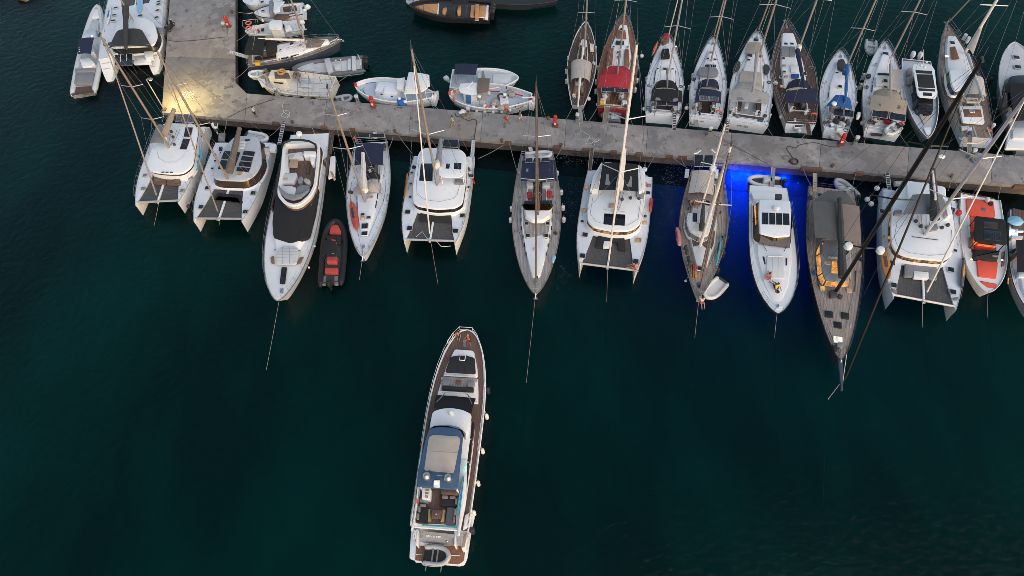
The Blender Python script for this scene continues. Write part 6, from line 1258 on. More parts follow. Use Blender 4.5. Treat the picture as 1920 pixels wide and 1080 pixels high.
for qd in ([(145, 890), (180, 890), (180, 905), (145, 905)], [(142, 915), (178, 915), (178, 925), (142, 925)], [(138, 932), (172, 932), (172, 945), (138, 945)]): plate(a, qd, .8, .04, 'teakbrown', 'transom_tread', r=.01)
a.part(MB().tube([a.l3(195, 885, 1.0), a.l3(190, 945, .6)], .03, 5), 'swim_ladder', 'steel'); a.part(MB().tube([a.l3(228, 885, 1.0), a.l3(220, 945, .6)], .03, 5), 'swim_ladder', 'steel')
rig(a, (222, 470), 1.75, h=17.5, spreads=((.36, 1.35, .4), (.66, 1.1, .35)), m='mastgrey', r=.12, furl=.08, furl_m='mastgrey'); boom(a, (210, 520), 2.7, (188, 668), 2.9, 'cangrey', .12)
life_ring(a, (278, 880), 1.5, shoe=True); rail(a); pulpit(a); pulpit(a, aft=True); ball_fenders(a, ((78, 955), (30, 840)), .6, .26); side_fenders(a, (.55, .4), 1, r=.16); side_fenders(a, (.85, .5), -1, r=.16); gangway(a, (105, 935), 1.0, (112, 985), 1.0, m='teakgrey')
auto_lines(a, True)
# white with light grey bimini
a = Boat('sailing_yacht', 'broad white sailboat with light grey bimini and dark stern lettering', 'sailboat', 'the sailboat with the grey bimini', F5, (492, 1000), (582, 250), .4, 1.5, 'sailing yachts')
monohull(a, a.wd((340, 770), (678, 770), 1.3), sw=.94, tm=.35, n=1.42, fb=1.5, fs=1.25, rake=.2, deck='nonskid', hull='gelw', rail='alu', cockpit=(.08, .32, 1.35), trans=.1)
cockpit(a, .08, .32, 1.35, floor='greydeck', seats='teakbrown'); cabin(a, [(.32, 1.5), (.52, 1.4), (.68, .95), (.86, .4)], .34, 'gel', .16, .1); side_windows(a, [(.36, 1.5), (.46, 1.45), (.56, 1.3)], .32)
canopy(a, [(372, 790), (668, 815), (672, 725), (390, 690)], 3.0, 'canlight', legs=1.2, arch=.2); sprayhood(a, [(405, 690), (632, 712), (618, 655), (425, 645)], 1.7, 'canlight', h=.5)
for qd in ([(432, 755), (478, 758), (478, 778), (430, 775)], [(565, 768), (612, 772), (612, 795), (564, 790)]): plate(a, qd, 3.18, .02, 'glassclear', 'bimini_window', bev=0, r=0)
plate(a, [(520, 325), (610, 330), (622, 425), (488, 410)], 1.75, .03, 'cantan', 'foredeck_awning', r=.03); plate(a, [(455, 548), (615, 565), (618, 668), (438, 640)], 1.78, .06, 'cushbeige', 'cabin_sunpad', r=.05)
hatch(a, 572, 312, 1.5, .6, .65); hatch(a, 522, 432, 1.7, .65, .7); hatch(a, 512, 468, 1.7, .35, .5); hatch(a, 602, 440, 1.7, .5, .4)
for qd in ([(428, 470), (452, 480), (450, 520), (425, 550), (398, 540), (405, 500)], [(632, 500), (665, 500), (682, 530), (668, 570), (640, 570)]): plate(a, qd, 1.6, .25, 'cancharcoal', 'folded_sup_bag', r=.2)
for p_ in ((400, 855), (578, 880)): wheel(a, *p_, 1.8, .42)
plate(a, [(485, 795), (515, 798), (512, 835), (482, 832)], 1.25, .35, 'white', 'cockpit_table'); splate(a, [(.05, 1.75), (.075, 1.8)], 1.2, .12, 'teakdark', 'aft_seat')
tq = a.p3([(400, 925), (560, 948), (550, 962), (410, 942)], .95); plate(a, [(402, 925), (562, 946), (552, 964), (405, 942)], .85, .1, 'midgrey', 'transom_window', r=.05)
tm_ = a.l3(468, 974, .6); text_plate(a, 'MY LISA', tm_ + Vector((-.32, 0, .12)), .36, 'darkgrey', rz=R(-90), tilt=R(72), name='name_lettering')
rig(a, (598, 430), 1.75, h=20, spreads=((.36, 1.75, .5), (.66, 1.35, .4)), m='mastgrey', r=.14, furl=.09, furl_m='mastgrey'); boom(a, (580, 420), 2.8, (545, 730), 3.1, 'canlight', .2)
rail(a); pulpit(a); pulpit(a, aft=True); side_fenders(a, (.6, .35), 1, r=.16); side_fenders(a, (.4, .25, .15), -1, r=.16); gangway(a, (355, 920), 1.1, (340, 1030), QZ + .05, m='teakbrown', ladder=True)
auto_lines(a, True)
# teak deck, navy bimini, wide
a = Boat('sailing_yacht', 'brown decked white sailboat with navy bimini, horseshoe buoy and oval stern opening', 'sailboat', 'the brown decked sailboat with the navy bimini', F5, (905, 1000), (800, 165), .5, 1.6, 'sailing yachts')
monohull(a, a.wd((692, 580), (1052, 620), 1.3), sw=.62, tm=.48, n=1.3, sm=1.12, fb=1.65, fs=1.2, rake=.7, deck='teakdark', hull='gel', rail='teak', cockpit=(.12, .32, 1.0))
cockpit(a, .12, .32, 1.0, floor='teakdark'); cabin(a, [(.32, 1.45), (.55, 1.4), (.7, 1.1), (.86, .75)], .36, 'gel', .1, .06)
splate(a, [(.02, 1.0), (.1, 1.25)], .9, .3, 'gel', 'stern_deck', r=.2); a.part(MB().prism(fillet(a.pl([(865, 965), (945, 960), (950, 990), (870, 995)], 1.0), .2), .7, 1.0, bev=.05), 'stern_locker', 'gel'); plate(a, [(872, 972), (940, 968), (940, 985), (875, 988)], 1.01, .03, 'black', 'stern_opening', r=.12)
sprayhood(a, [(805, 690), (1000, 690), (960, 620), (835, 630)], 1.75, 'cannavy'); canopy(a, [(805, 805), (1065, 810), (1048, 690), (798, 715)], 3.0, 'cannavy', legs=1.2, arch=.18)
for p_ in ((803, 342), (850, 342)): hatch(a, *p_, 1.75, .45, .5)
for qd in ([(772, 360), (828, 360), (825, 435), (770, 430)], [(832, 360), (878, 362), (875, 440), (830, 438)]): plate(a, qd, 1.78, .12, 'cushgrey', 'deck_cushion', r=.1)
for p_, l_ in (((792, 512), 'windowdim'), ((807, 596), 'windowdim'), ((773, 672), 'windowamber'), ((785, 455), None), ((765, 600), None), ((792, 560), None)): hatch(a, *p_, 1.76, .4, .4, l_)
plate(a, [(838, 505), (885, 505), (895, 560), (845, 560)], 1.76, .1, 'gel', 'companion_slide'); plate(a, [(845, 575), (910, 575), (905, 605), (850, 605)], 1.76, .12, 'canblue', 'folded_awning'); hatch(a, 955, 575, 1.76, .6, .4)
rig(a, (910, 370), 1.85, h=19, spreads=((.36, 1.6, .3), (.66, 1.3, .3)), m='mastgrey', r=.14); boom(a, (890, 400), 2.9, (945, 690), 3.2, 'cannavy', .24); a.part(MB().ball(tuple(a.l3(905, 375, 2.6)), .5, .35, .5, jit=.15), 'sail_bundle', 'sailwhite')
for p_ in ((850, 850), (970, 870)): wheel(a, *p_, 1.8, .4)
life_ring(a, (1020, 900), 1.5, shoe=True); rail(a, inset=.1); pulpit(a); pulpit(a, aft=True); ball_fenders(a, ((770, 910), (908, 1022)), .8, .27); gangway(a, (965, 925), 1.1, (985, 1050), QZ + .05, m='teakdark', w=.5); plate(a, [(790, 270), (838, 268), (836, 300), (795, 302)], 1.6, .05, 'white', 'foredeck_hatch', r=.05)
stern_lines(a, ((((1020, 960), (930, 1075)), 'right'),), r=.03)
# blue covered sailboat
a = Boat('sailing_yacht', 'white sailboat with bright blue sail cover and blue sprayhood', 'sailboat', 'the blue covered sailboat', F6, (172, 970), (217, 372), .6, 1.35, 'sailing yachts')
monohull(a, a.wd((68, 680), (332, 680), 1.1), sw=.62, tm=.46, n=1.6, fb=1.4, fs=1.05, rake=.6, deck='nonskid', hull='gel', rail='alu', cockpit=(.12, .32, .9))
cockpit(a, .12, .32, .9, floor='teakbrown'); cabin(a, [(.34, 1.2), (.52, 1.15), (.66, .85), (.82, .4)], .36, 'gel', .12, .08); side_windows(a, [(.36, 1.2), (.46, 1.17), (.56, 1.05)], .34)
canopy(a, [(112, 765), (302, 795), (285, 712), (180, 688)], 2.9, 'canblue', 'bimini', legs=1.2, arch=.22); boom(a, (262, 480), 2.6, (248, 745), 3.2, 'canblue', .2); solar(a, [(165, 835), (312, 848), (312, 800), (170, 782)], 2.7, n=2, legs=1.1); dome(a, (168, 754), 3.6, .3, 'white', h=.25, post=1.2)
rig(a, (268, 462), 1.7, h=16, spreads=((.32, 1.35, .3), (.62, 1.1, .25)), m='mastgrey', r=.12); plate(a, [(198, 430), (240, 425), (258, 470), (240, 510), (200, 490)], 1.7, .3, 'cancharcoal', 'folded_dinghy', r=.25)
hatch(a, 212, 627, 1.7, .5, .5); hatch(a, 190, 527, 1.6, .3, .4); a.part(MB().ball(tuple(a.l3(248, 525, 2.7)), .4, .3, .35, jit=.2), 'sail_bundle', 'canblue')
for p_ in ((140, 830), (185, 875), (230, 900), (265, 885), (150, 905), (200, 930)): x, y = a.l(*p_, 1.3); a.part(MB().box(x, y, 1.3, random.uniform(.3, .7), random.uniform(.25, .5), random.uniform(.3, .6), random.uniform(0, 1), bev=.05), 'stern_gear', random.choice(['cushwhite', 'teakbrown', 'darkgrey', 'white']))
wheel(a, 165, 850, 1.7, .4); rail(a); pulpit(a); pulpit(a, aft=True); ball_fenders(a, ((152, 992),), .4, .26); side_fenders(a, (.6, .4), -1, r=.18, l=.8); gangway(a, (190, 960), 1.1, (255, 1035), QZ + .05, m='wood', w=.32)
plate(a, [(340, 808), (362, 808), (360, 842), (338, 842)], 1.5, .5, 'white', 'liferaft_case'); stern_lines(a, ((((285, 930), (325, 1005)), 'right'),), r=.025)
# beige bimini sailboat
a = Boat('sailing_yacht', 'white sailboat with beige bimini and wide solar panels over the stern', 'sailboat', 'the sailboat with the beige bimini', F6, (508, 970), (538, 305), .6, 1.5, 'sailing yachts')
monohull(a, a.wd((388, 700), (690, 700), 1.2), sw=.82, tm=.4, n=1.42, fb=1.5, fs=1.15, rake=.4, deck='nonskid', hull='gel', rail='alu', cockpit=(.1, .32, 1.1))
cockpit(a, .1, .32, 1.1, floor='teakdark'); cabin(a, [(.34, 1.45), (.52, 1.4), (.66, 1.0), (.84, .45)], .36, 'gel', .14, .08); side_windows(a, [(.38, 1.45), (.48, 1.42), (.57, 1.25)], .34)
sprayhood(a, [(435, 715), (665, 725), (640, 660), (470, 648)], 1.75, 'cantan', h=.5); canopy(a, [(430, 800), (690, 835), (695, 730), (435, 690)], 3.0, 'cantan', legs=1.2, arch=.25); solar(a, [(440, 838), (685, 880), (692, 830), (448, 795)], 3.1, n=2, legs=1.2)
for p_ in ((520, 760), (625, 772)): dome(a, p_, 3.22, .38, 'canbrown', name='patch', h=.02)
hatch(a, 540, 392, 1.6, .75, .75); hatch(a, 475, 465, 1.6, .3, .35); plate(a, [(485, 525), (570, 530), (570, 545), (485, 538)], 1.75, .05, 'glass', 'hatch'); hatch(a, 540, 585, 1.75, .6, .55); hatch(a, 540, 630, 1.75, .4, .5); plate(a, [(470, 555), (520, 555), (518, 620), (470, 620)], 1.75, .12, 'cushwhite', 'deck_pad')
canopy(a, [(580, 640), (662, 645), (672, 500), (580, 495)], 2.6, 'canlight', 'shade_cloth', arch=-.1)
rig(a, (592, 400), 1.8, h=18, spreads=((.34, 1.4, .3), (.64, 1.15, .3)), m='mastgrey', r=.13); boom(a, (575, 470), 2.8, (575, 722), 3.1, 'canlight', .13)
a.part(MB().ball(tuple(a.l3(418, 553, 1.7)), .32, .3, .35), 'black_buoy', 'black'); splate(a, [(.0, 1.3), (.1, 1.4)], .8, .2, 'gel', 'stern_platform', r=.1); plate(a, [(438, 958), (520, 965), (520, 985), (440, 982)], .7, .06, 'darkgrey', 'swim_step')
for p_, m_ in (((440, 880), 'teakred'), ((480, 890), 'gelw'), ((550, 880), 'canred'), ((600, 890), 'cushgrey')): x, y = a.l(*p_, 1.3); a.part(MB().box(x, y, 1.25, .5, .6, .35, bev=.08), 'cockpit_gear', m_)
wheel(a, 470, 870, 1.7, .4); rail(a); pulpit(a); pulpit(a, aft=True); side_fenders(a, (.62, .5), 1, r=.2, l=.8); ball_fenders(a, ((375, 890),), .5, .28); life_ring(a, (655, 905), 1.5, shoe=True)
d_ = dinghy('upturned white dinghy with outboard on the stern of the beige bimini sailboat', 'dinghy', F6, (640, 900), (545, 965), 1.5, 1.25, 'tubewhite', 'cushwhite', motor=False)
dinghy('grey inflatable dinghy floating beside the bow of the beige bimini sailboat', 'dinghy', F6, (440, 285), (440, 388), 1.6, 0, 'tubelight', 'greydeck', motor=False)
auto_lines(a, True)
# motorboat facing the quay
a = Boat('motorboat', 'grey white motorboat with twin outboards and black sunroof, bow to the quay', 'motorboat', 'the motorboat with twin outboards', F7, (130, 420), (215, 930), .8, 1.5)
monohull(a, a.wd((58, 600), (280, 600), 1.2), sw=.88, tm=.4, n=1.9, fb=1.55, fs=1.1, rake=.7, flare=.8, deck='bluegrey', hull='greyhull', rail='white', sink=.25)
for dy in (-.42, .42): outboard(a, -.25, dy, .9, 'white', k=1.25, tilt=.2)
plate(a, [(112, 445), (125, 430), (235, 432), (262, 470), (278, 630), (272, 662), (160, 655), (145, 640)], 2.6, .12, 'gel', 'hardtop', r=.25); plate(a, [(138, 500), (248, 502), (265, 595), (152, 590)], 2.71, .03, 'cushblack', 'sunroof', r=.05); plate(a, [(132, 472), (242, 478), (245, 498), (135, 494)], 2.71, .03, 'cushblack', 'roof_window', r=.04); plate(a, [(150, 594), (262, 600), (266, 618), (154, 612)], 2.71, .03, 'cushblack', 'roof_window', r=.04); plate(a, [(182, 622), (242, 626), (244, 648), (184, 645)], 2.71, .03, 'solar', 'roof_panel', r=.03)
cabin(a, [(.28, 1.0), (.62, 1.0), (.72, .8)], .9, 'glass', .1, .05, 'wheelhouse', r=.3)
a.part(MB().prism(fillet(a.pl([(138, 660), (258, 668), (250, 705), (135, 700)], 2.2), .1), 1.2, 2.2, inset=.1), 'windscreen', 'glass'); seat(a, [(132, 715), (250, 712), (245, 755), (145, 755)], 1.25, .3, 'cushteal', name='bow_sunpad', r=.08); seat(a, [(155, 762), (242, 765), (232, 840), (190, 842)], 1.15, .2, 'cushbeige', name='bow_seat', r=.08); plate(a, [(180, 772), (225, 772), (223, 782), (182, 782)], 1.36, .02, 'black', 'cup_holder', r=.02)
plate(a, [(185, 860), (240, 858), (235, 905), (212, 918)], 1.35, .1, 'gel', 'anchor_locker'); seat(a, [(82, 455), (110, 455), (112, 500), (80, 500)], 1.0, .4, 'cushbeige', name='aft_bench'); seat(a, [(78, 515), (125, 510), (130, 560), (78, 560)], 1.0, .4, 'cushbeige', name='aft_bench'); seat(a, [(105, 572), (138, 572), (140, 625), (110, 620)], 1.0, .4, 'cushbeige', name='side_bench')
a.part(MB().tube([a.l3(185, 435, 2.7), a.l3(185, 335, 5.2)], .02, 4), 'antenna', 'white')
for p_ in ((170, 445), (195, 455), (206, 420)): dome(a, p_, 2.75, .14, 'white', name='roof_light', h=.15)
line_to('mooring line from the motorboat with twin outboards to the quay', [a.world((a.L * .97, 0, 1.5)), W(Q5, 880, 345, QZ)], .025)
# deck saloon sailboat
a = Boat('sailing_yacht', 'teak decked deck saloon sailboat with cream hood and one lit foredeck hatch', 'sailboat', 'the deck saloon sailboat', F7, (540, 945), (343, 150), .9, 1.8, 'sailing yachts')
monohull(a, a.wd((290, 500), (615, 640), 1.4), sw=.66, tm=.45, n=1.35, sm=1.15, fb=1.75, fs=1.3, rake=.7, deck='teak', hull='gelw', rail='teak', cockpit=(.16, .32, 1.1))
cockpit(a, .16, .32, 1.1, floor='teak', seats='cushbeige'); cabin(a, [(.36, 1.55), (.58, 1.5), (.72, 1.15), (.86, .55)], .4, 'gel', .12, .08); plate(a, [(365, 318), (400, 312), (430, 398), (378, 402)], 2.0, .03, 'teakred', 'cabin_teak', r=.03); hatch(a, 343, 381, 2.0, .5, .5, 'windowwhite'); hatch(a, 380, 290, 1.95, .6, .6)
pxsaloon(a, [(362, 470), (470, 455), (520, 490), (525, 540), (460, 600), (395, 615), (372, 560)], 2.0, 2.6, 'glass', rake=.38, r=.4)
canopy(a, [(465, 640), (618, 655), (600, 540), (490, 520)], 3.0, 'cancream', 'cockpit_hood', arch=.4, droop=.3); a.part(MB().tube([a.l3(450, 650, 2.6), a.l3(480, 690, 2.6), a.l3(560, 690, 2.6), a.l3(580, 650, 2.6)], .15, 6), 'cockpit_coaming', 'cushbeige')
seat(a, [(405, 620), (425, 570), (445, 580), (420, 640)], 1.8, .3, 'palewood', name='cockpit_seat'); plate(a, [(430, 715), (580, 712), (600, 830), (450, 820)], 1.5, .3, 'gel', 'aft_cabin', r=.2); plate(a, [(452, 736), (572, 738), (582, 790), (462, 788)], 1.8, .03, 'teakred', 'aft_teak', r=.03); hatch(a, 513, 752, 1.85, .5, .55, frame='white', glassm='glassclear')
rig(a, (470, 350), 2.2, h=18, spreads=((.36, 1.5, .1), (.66, 1.2, .1)), m='mastwhite', sm='white', r=.2, furl=.1, furl_m='mastgrey'); boom(a, (480, 370), 3.2, (588, 680), 3.4, 'greydeck', .14); canopy(a, [(478, 320), (520, 370), (590, 170), (575, 165)], 5.5, 'canlight', 'loose_sail', arch=.1)
for p_ in ((460, 255), (482, 275)): x, y = a.l(*p_, 2.0); a.part(MB().tube([(x, y, 1.75), (x, y, 2.5)], .22, 8), 'gas_bottle', 'greydeck')
pulpit(a, .85, .8); rail(a, .1, .9); plate(a, [(440, 850), (495, 850), (495, 872), (445, 872)], 1.35, .25, 'cushwhite', 'liferaft'); a.part(MB().tube([a.l3(425, 930, 1.6), a.l3(470, 965, 1.6), a.l3(560, 965, 1.6), a.l3(630, 930, 1.6)], .07, 6), 'stern_arch', 'alu'); outboard(a, *a.l(655, 840, 1.7), 1.5, 'white', k=.7)
for p0, p1 in (((520, 850), (545, 920)), ((615, 860), (650, 945))): a.part(MB().tube([a.l3(*p0, 2.2), a.l3(*p1, 2.2)], .06, 5), 'davit', 'alu')
gangway(a, (500, 880), 1.4, (495, 1030), QZ + .05, m='teak', w=.4)
auto_lines(a, True)
# big grey white motor yacht at the right edge
a = Boat('motor_yacht', 'large pale grey motor yacht with dark cockpit cut by the right edge', 'motor yacht', 'the grey yacht at the right edge', F7, (965, 1040), (798, 290), .9, 2.3)
monohull(a, 5.9, sw=.9, tm=.5, n=1.8, fb=2.4, fs=1.7, rake=1.8, flare=.78, deck='greydeck', hull='greyhull', rail='greydeck', rise=1.4, rail_r=.08)
for p_ in ((812, 388), (822, 453)): hatch(a, *p_, 2.35, .65, .75)
q = fillet(a.pl([(728, 740), (728, 560), (750, 515), (800, 505), (1000, 505), (1080, 560), (1080, 780)], 2.4), .5); a.part(MB().prism(q, 1.9, 2.6, inset=.25, bev=.1), 'windscreen', 'glass')
q = fillet(a.pl([(765, 560), (1050, 560), (1060, 800), (800, 810)], 3.4), .3); a.part(MB().prism(q, 3.25, 3.4, bev=.05), 'hardtop', 'canblack'); seat(a, [(752, 640), (780, 640), (795, 810), (765, 820)], 1.9, .35, 'greydeck', name='side_bench'); plate(a, [(770, 860), (1060, 860), (1060, 1000), (740, 1000)], 1.5, .35, 'gel', 'aft_platform', r=.2); seat(a, [(785, 870), (1000, 870), (1000, 930), (790, 930)], 1.85, .3, 'cushwhite', name='aft_sofa')
side_fenders(a, (.7, .5, .38, .22), 1, 'fenderdark', .22, .8); rail(a, .2, .9, .6)
auto_lines(a, True)
# ================================================================ boats round the left pier and the inner basin
# long white inflatable by the left catamaran
a = Boat('rigid_inflatable_boat', 'long white inflatable speedboat with navy sun top at the far left', 'inflatable boat', 'the long white inflatable', F1, (275, 865), (405, 40), .5, 1.1)
rib(a, a.wd((225, 370), (470, 330), .8) * 1.02, .34, 'tubewhite', 'greydeck', .5, .95, .30, 1.7, .45, floorz=.5, cone=False)
plate(a, [(180, 800), (375, 790), (345, 855), (280, 865), (190, 850)], .35, .2, 'teakbrown', 'swim_platform', r=.1); seat(a, [(205, 665), (370, 660), (358, 770), (188, 770)], .55, .35, 'cushgrey', name='aft_sunpad'); plate(a, [(240, 545), (330, 530), (375, 575), (345, 610), (265, 615)], .5, .7, 'gel', 'leaning_post', r=.1); plate(a, [(200, 630), (385, 625), (380, 655), (198, 660)], .5, .55, 'cushgrey', 'seat_back', r=.05)
canopy(a, [(225, 500), (345, 495), (375, 345), (230, 362)], 2.6, 'cannavy', 'sun_top', legs=.8, arch=.12)
for y in (435, 450, 468): plate(a, [(235, y), (250, y), (248, y + 8), (233, y + 8)], 2.68, .02, 'white', 'logo_mark', bev=0, r=0)
seat(a, [(345, 180), (420, 180), (410, 270), (315, 275)], .55, .3, 'greydeck', name='bow_cushion'); seat(a, [(300, 278), (390, 272), (385, 320), (272, 332)], .55, .55, 'bluegrey', name='console_seat'); plate(a, [(365, 90), (410, 88), (425, 150), (350, 165)], .6, .4, 'gel', 'bow_locker', r=.1); plate(a, [(378, 50), (415, 50), (422, 85), (370, 85)], .8, .4, 'tubelight', 'bow_step', r=.1)
dome(a, (357, 333), 2.8, .1, 'navwhite', name='anchor_light', h=.1); plate(a, [(320, 420), (360, 410), (375, 480), (330, 480)], .5, .9, 'shirtwhite', 'console', r=.1)
# top left catamaran seen from astern
a = Boat('sailing_catamaran', 'white catamaran with charcoal cockpit cover alongside the left pier', 'catamaran', 'the catamaran by the pier', F1, (720, 690), (800, -260), .5, 1.8, 'sailing catamarans')
catamaran(a, a.wd((480, 330), (1035, 310), 1.8), zd=1.8, tip=.38, tb=.62, t0=.12)
pxsaloon(a, [(560, 280), (600, 190), (720, 150), (850, 160), (930, 210), (960, 330), (920, 420), (520, 440)], 1.9, 2.9, 'glass', rake=.3, base=.2)
plate(a, [(870, 200), (925, 235), (935, 320), (862, 280)], 2.5, .3, 'glass', 'side_window', r=.1)
canopy(a, [(505, 430), (905, 430), (810, 265), (570, 285)], 3.9, 'cancharcoal', 'cockpit_cover', arch=.2, legs=2.0, droop=.2)
solar(a, [(565, 600), (725, 600), (728, 490), (565, 505)], 3.0, n=3, legs=1.6); plate(a, [(500, 450), (600, 440), (590, 490), (500, 500)], 1.8, .5, 'gel', 'helm_seat'); plate(a, [(595, 430), (650, 430), (640, 490), (590, 490)], 1.6, .3, 'teakbrown', 'cockpit_floor'); plate(a, [(720, 425), (800, 420), (800, 480), (725, 485)], 1.8, .4, 'woodhull', 'cockpit_table'); plate(a, [(830, 450), (910, 455), (920, 530), (840, 525)], 1.8, .5, 'gelw', 'stern_locker'); plate(a, [(740, 540), (900, 535), (900, 580), (735, 585)], 1.5, .3, 'gel', 'stern_beam')
for p_ in ((550, 190), (563, 138), (575, 72), (800, 143), (768, 228), (620, 238), (950, 160), (968, 40), (970, 15), (960, 95)): hatch(a, *p_, 2.1, .4, .6)
rig(a, (720, 170), 3.0, h=17, spreads=((.4, 1.3, .3), (.7, 1.0, .25)), m='mastbeige', r=.13, shroud=a.B * .45, back=False); boom(a, (675, 80), 4.4, (675, 450), 4.6, 'cancharcoal', .34); plate(a, [(955, 250), (1010, 255), (1005, 300), (950, 295)], 1.95, .4, 'cushgrey', 'folded_awning')
catrail(a); ball_fenders(a, ((1055, 243),), 1.2, .2); side_fenders(a, (.3, .45, .6), -1, 'fenderdark', .2, .8)
board('pale blue paddle board on the foredeck of the catamaran by the left pier', F1, (800, -40), (795, 120), 2.0, .8, 'skyblue', trim='skyblue'); board('white and blue paddle board on the left deck of the catamaran by the pier', F1, (525, 60), (495, 230), 2.1, .7, 'white', on_edge=R(25), trim='blue')
for tgt in ((560, 640), (1000, 600)): pass
# dark hulled sailboat in the inner corner
a = Boat('sailing_yacht', 'cream decked sailboat with dark grey hull and charcoal bimini, stern to the left pier', 'sailboat', 'the dark hulled sailboat', F2, (165, 530), (985, 350), 1.1, 1.6, 'sailing yachts')
monohull(a, 3.9, sw=.78, tm=.4, n=2.0, fb=1.6, fs=1.25, rake=.6, deck='teak', hull='navyhull', rail='teak', cockpit=(.06, .3, 1.05))
cockpit(a, .06, .3, 1.05, floor='teakdark'); cabin(a, [(.3, 1.45), (.55, 1.35), (.7, .95), (.88, .4)], .4, 'gelw', .14, .08); side_windows(a, [(.34, 1.45), (.44, 1.4), (.55, 1.3)], .38); plate(a, [(690, 345), (845, 350), (800, 415), (670, 420)], 1.95, .03, 'teak', 'cabin_teak', r=.03)
canopy(a, [(180, 315), (130, 480), (300, 490), (320, 320)], 3.1, 'canblack', legs=1.3, arch=.18); sprayhood(a, [(330, 330), (325, 470), (420, 450), (430, 350)], 1.8, 'canblack')
hatch(a, 550, 385, 2.0, .6, .6, frame='white'); hatch(a, 820, 370, 1.9, .5, .5, frame='white'); hatch(a, 625, 400, 2.0, .4, .3)
for p_ in ((715, 350), (718, 410), (620, 350), (450, 440)): hatch(a, *p_, 1.95, .25, .35)
rig(a, (672, 380), 2.0, h=14, spreads=((.4, 1.2, .25), (.7, 1.0, .2)), m='mastbeige', r=.12); boom(a, (660, 360), 3.0, (255, 345), 3.1, 'sailwhite', .14)
plate(a, [(222, 530), (268, 530), (268, 560), (222, 562)], 1.4, .3, 'yellow', 'yellow_bag'); rail(a); pulpit(a); pulpit(a, aft=True); gangway(a, (165, 505), 1.3, (0, 455), QZ + .05, m='grate', w=.5)
stern_lines(a, ((((180, 580), (45, 700)), 'lower'), (((150, 300), (60, 360)), 'upper')), r=.03)
# workboat with life rings
a = Boat('workboat', 'small white workboat with two orange life rings on its bow rail', 'motorboat', 'the small workboat', H6, (1480, 570), (230, 690), .8, 1.2)
monohull(a, 2.4, sw=.85, tm=.45, n=2.4, fb=1.15, fs=.85, rake=.3, deck='oldwhite', hull='oldwhite', rail='white', sink=.25)
plate(a, [(770, 500), (830, 455), (1060, 450), (1070, 600), (1030, 650), (780, 660)], 2.4, .14, 'gelw', 'wheelhouse_roof', r=.2); a.part(MB().prism(fillet(a.pl([(800, 520), (1050, 490), (1060, 600), (800, 650)], 2.3), .1), .7, 2.4), 'wheelhouse', 'gelw'); plate(a, [(1075, 505), (1120, 570), (1120, 660), (1080, 600)], 1.6, .1, 'glass', 'windscreen', r=.03); plate(a, [(1130, 540), (1240, 560), (1290, 650), (1140, 690)], 1.2, .3, 'gelw', 'engine_box', r=.1); plate(a, [(590, 640), (665, 630), (660, 690), (590, 700)], 1.0, .05, 'black', 'deck_hatch', r=.03); plate(a, [(505, 655), (550, 650), (550, 690), (505, 695)], 1.0, .3, 'red', 'fuel_tank')
for p_ in ((310, 515), (315, 630)): life_ring(a, p_, 1.9, 'lifered', .36, axis='z')
pts = a.p3([(290, 690), (180, 590), (185, 465), (400, 435), (560, 430)], 1.9); a.part(MB().tube(pts, .035, 5), 'bow_rail', 'steel'); pts = a.p3([(390, 580), (570, 560), (760, 530)], 1.6); a.part(MB().tube(pts, .03, 5), 'side_rail', 'steel'); outboard(a, -.05, 0, .8, 'white')
dome(a, (640, 485), 1.5, .14, 'fender', name='fender', h=.4)
# motorboat with wooden deck
a = Boat('motorboat', 'white cabin motorboat with brown side deck and tilted white outboard', 'motorboat', 'the cabin motorboat', H6, (1540, 200), (420, 290), .9, 1.3)
monohull(a, 3.0, sw=.9, tm=.5, n=2.2, fb=1.3, fs=1.0, rake=.5, deck='nonskid', hull='gelw', rail='teakdark', sink=.1, cockpit=(.05, .42, 1.05), rail_r=.06)
cockpit(a, .05, .42, 1.05, floor='nonskid', seats='teakbrown'); cabin(a, [(.5, 1.2), (.7, 1.05), (.92, .45)], .35, 'nonskid', .15, .1); hatch(a, 640, 245, 1.65, .5, .45)
plate(a, [(880, 35), (1130, 30), (1030, 140), (1010, 265), (870, 275)], 2.3, .08, 'gelw', 'hardtop', r=.15); a.part(MB().prism(fillet(a.pl([(780, 60), (880, 30), (870, 280), (780, 330)], 1.9), .1), 1.3, 2.2, inset=.05), 'windscreen', 'glassclear')
plate(a, [(920, 320), (1200, 305), (1230, 360), (1000, 420), (880, 410)], .95, .35, 'teakbrown', 'side_deck', r=.05); a.part(MB().ball(tuple(a.l3(1300, 175, 1.2)), .28, .25, .3), 'blue_bag', 'blue'); outboard(a, -.1, -.1, 1.0, 'white', tilt=.9, k=1.1); a.part(MB().tube([a.l3(420, 285, 1.3), a.l3(290, 310, 1.3)], .08, 6), 'bowsprit', 'palewood')
stern_lines(a, ((((430, 290), (60, 270)), 'bow'),), r=.03)
# motorboat cut by the top edge
a = Boat('motorboat', 'white motorboat cut by the top edge beside the left pier', 'motorboat', 'the motorboat at the top edge', H6, (1000, -120), (190, 30), .9, 1.3)
monohull(a, 3.2, sw=.9, tm=.5, n=2.2, fb=1.35, fs=1.0, rake=.4, deck='nonskid', hull='gelw', rail='white'); cabin(a, [(.3, 1.2), (.6, 1.1), (.8, .7)], .4, 'bluegrey', .15, .1); hatch(a, 620, 45, 1.7, .5, .5)
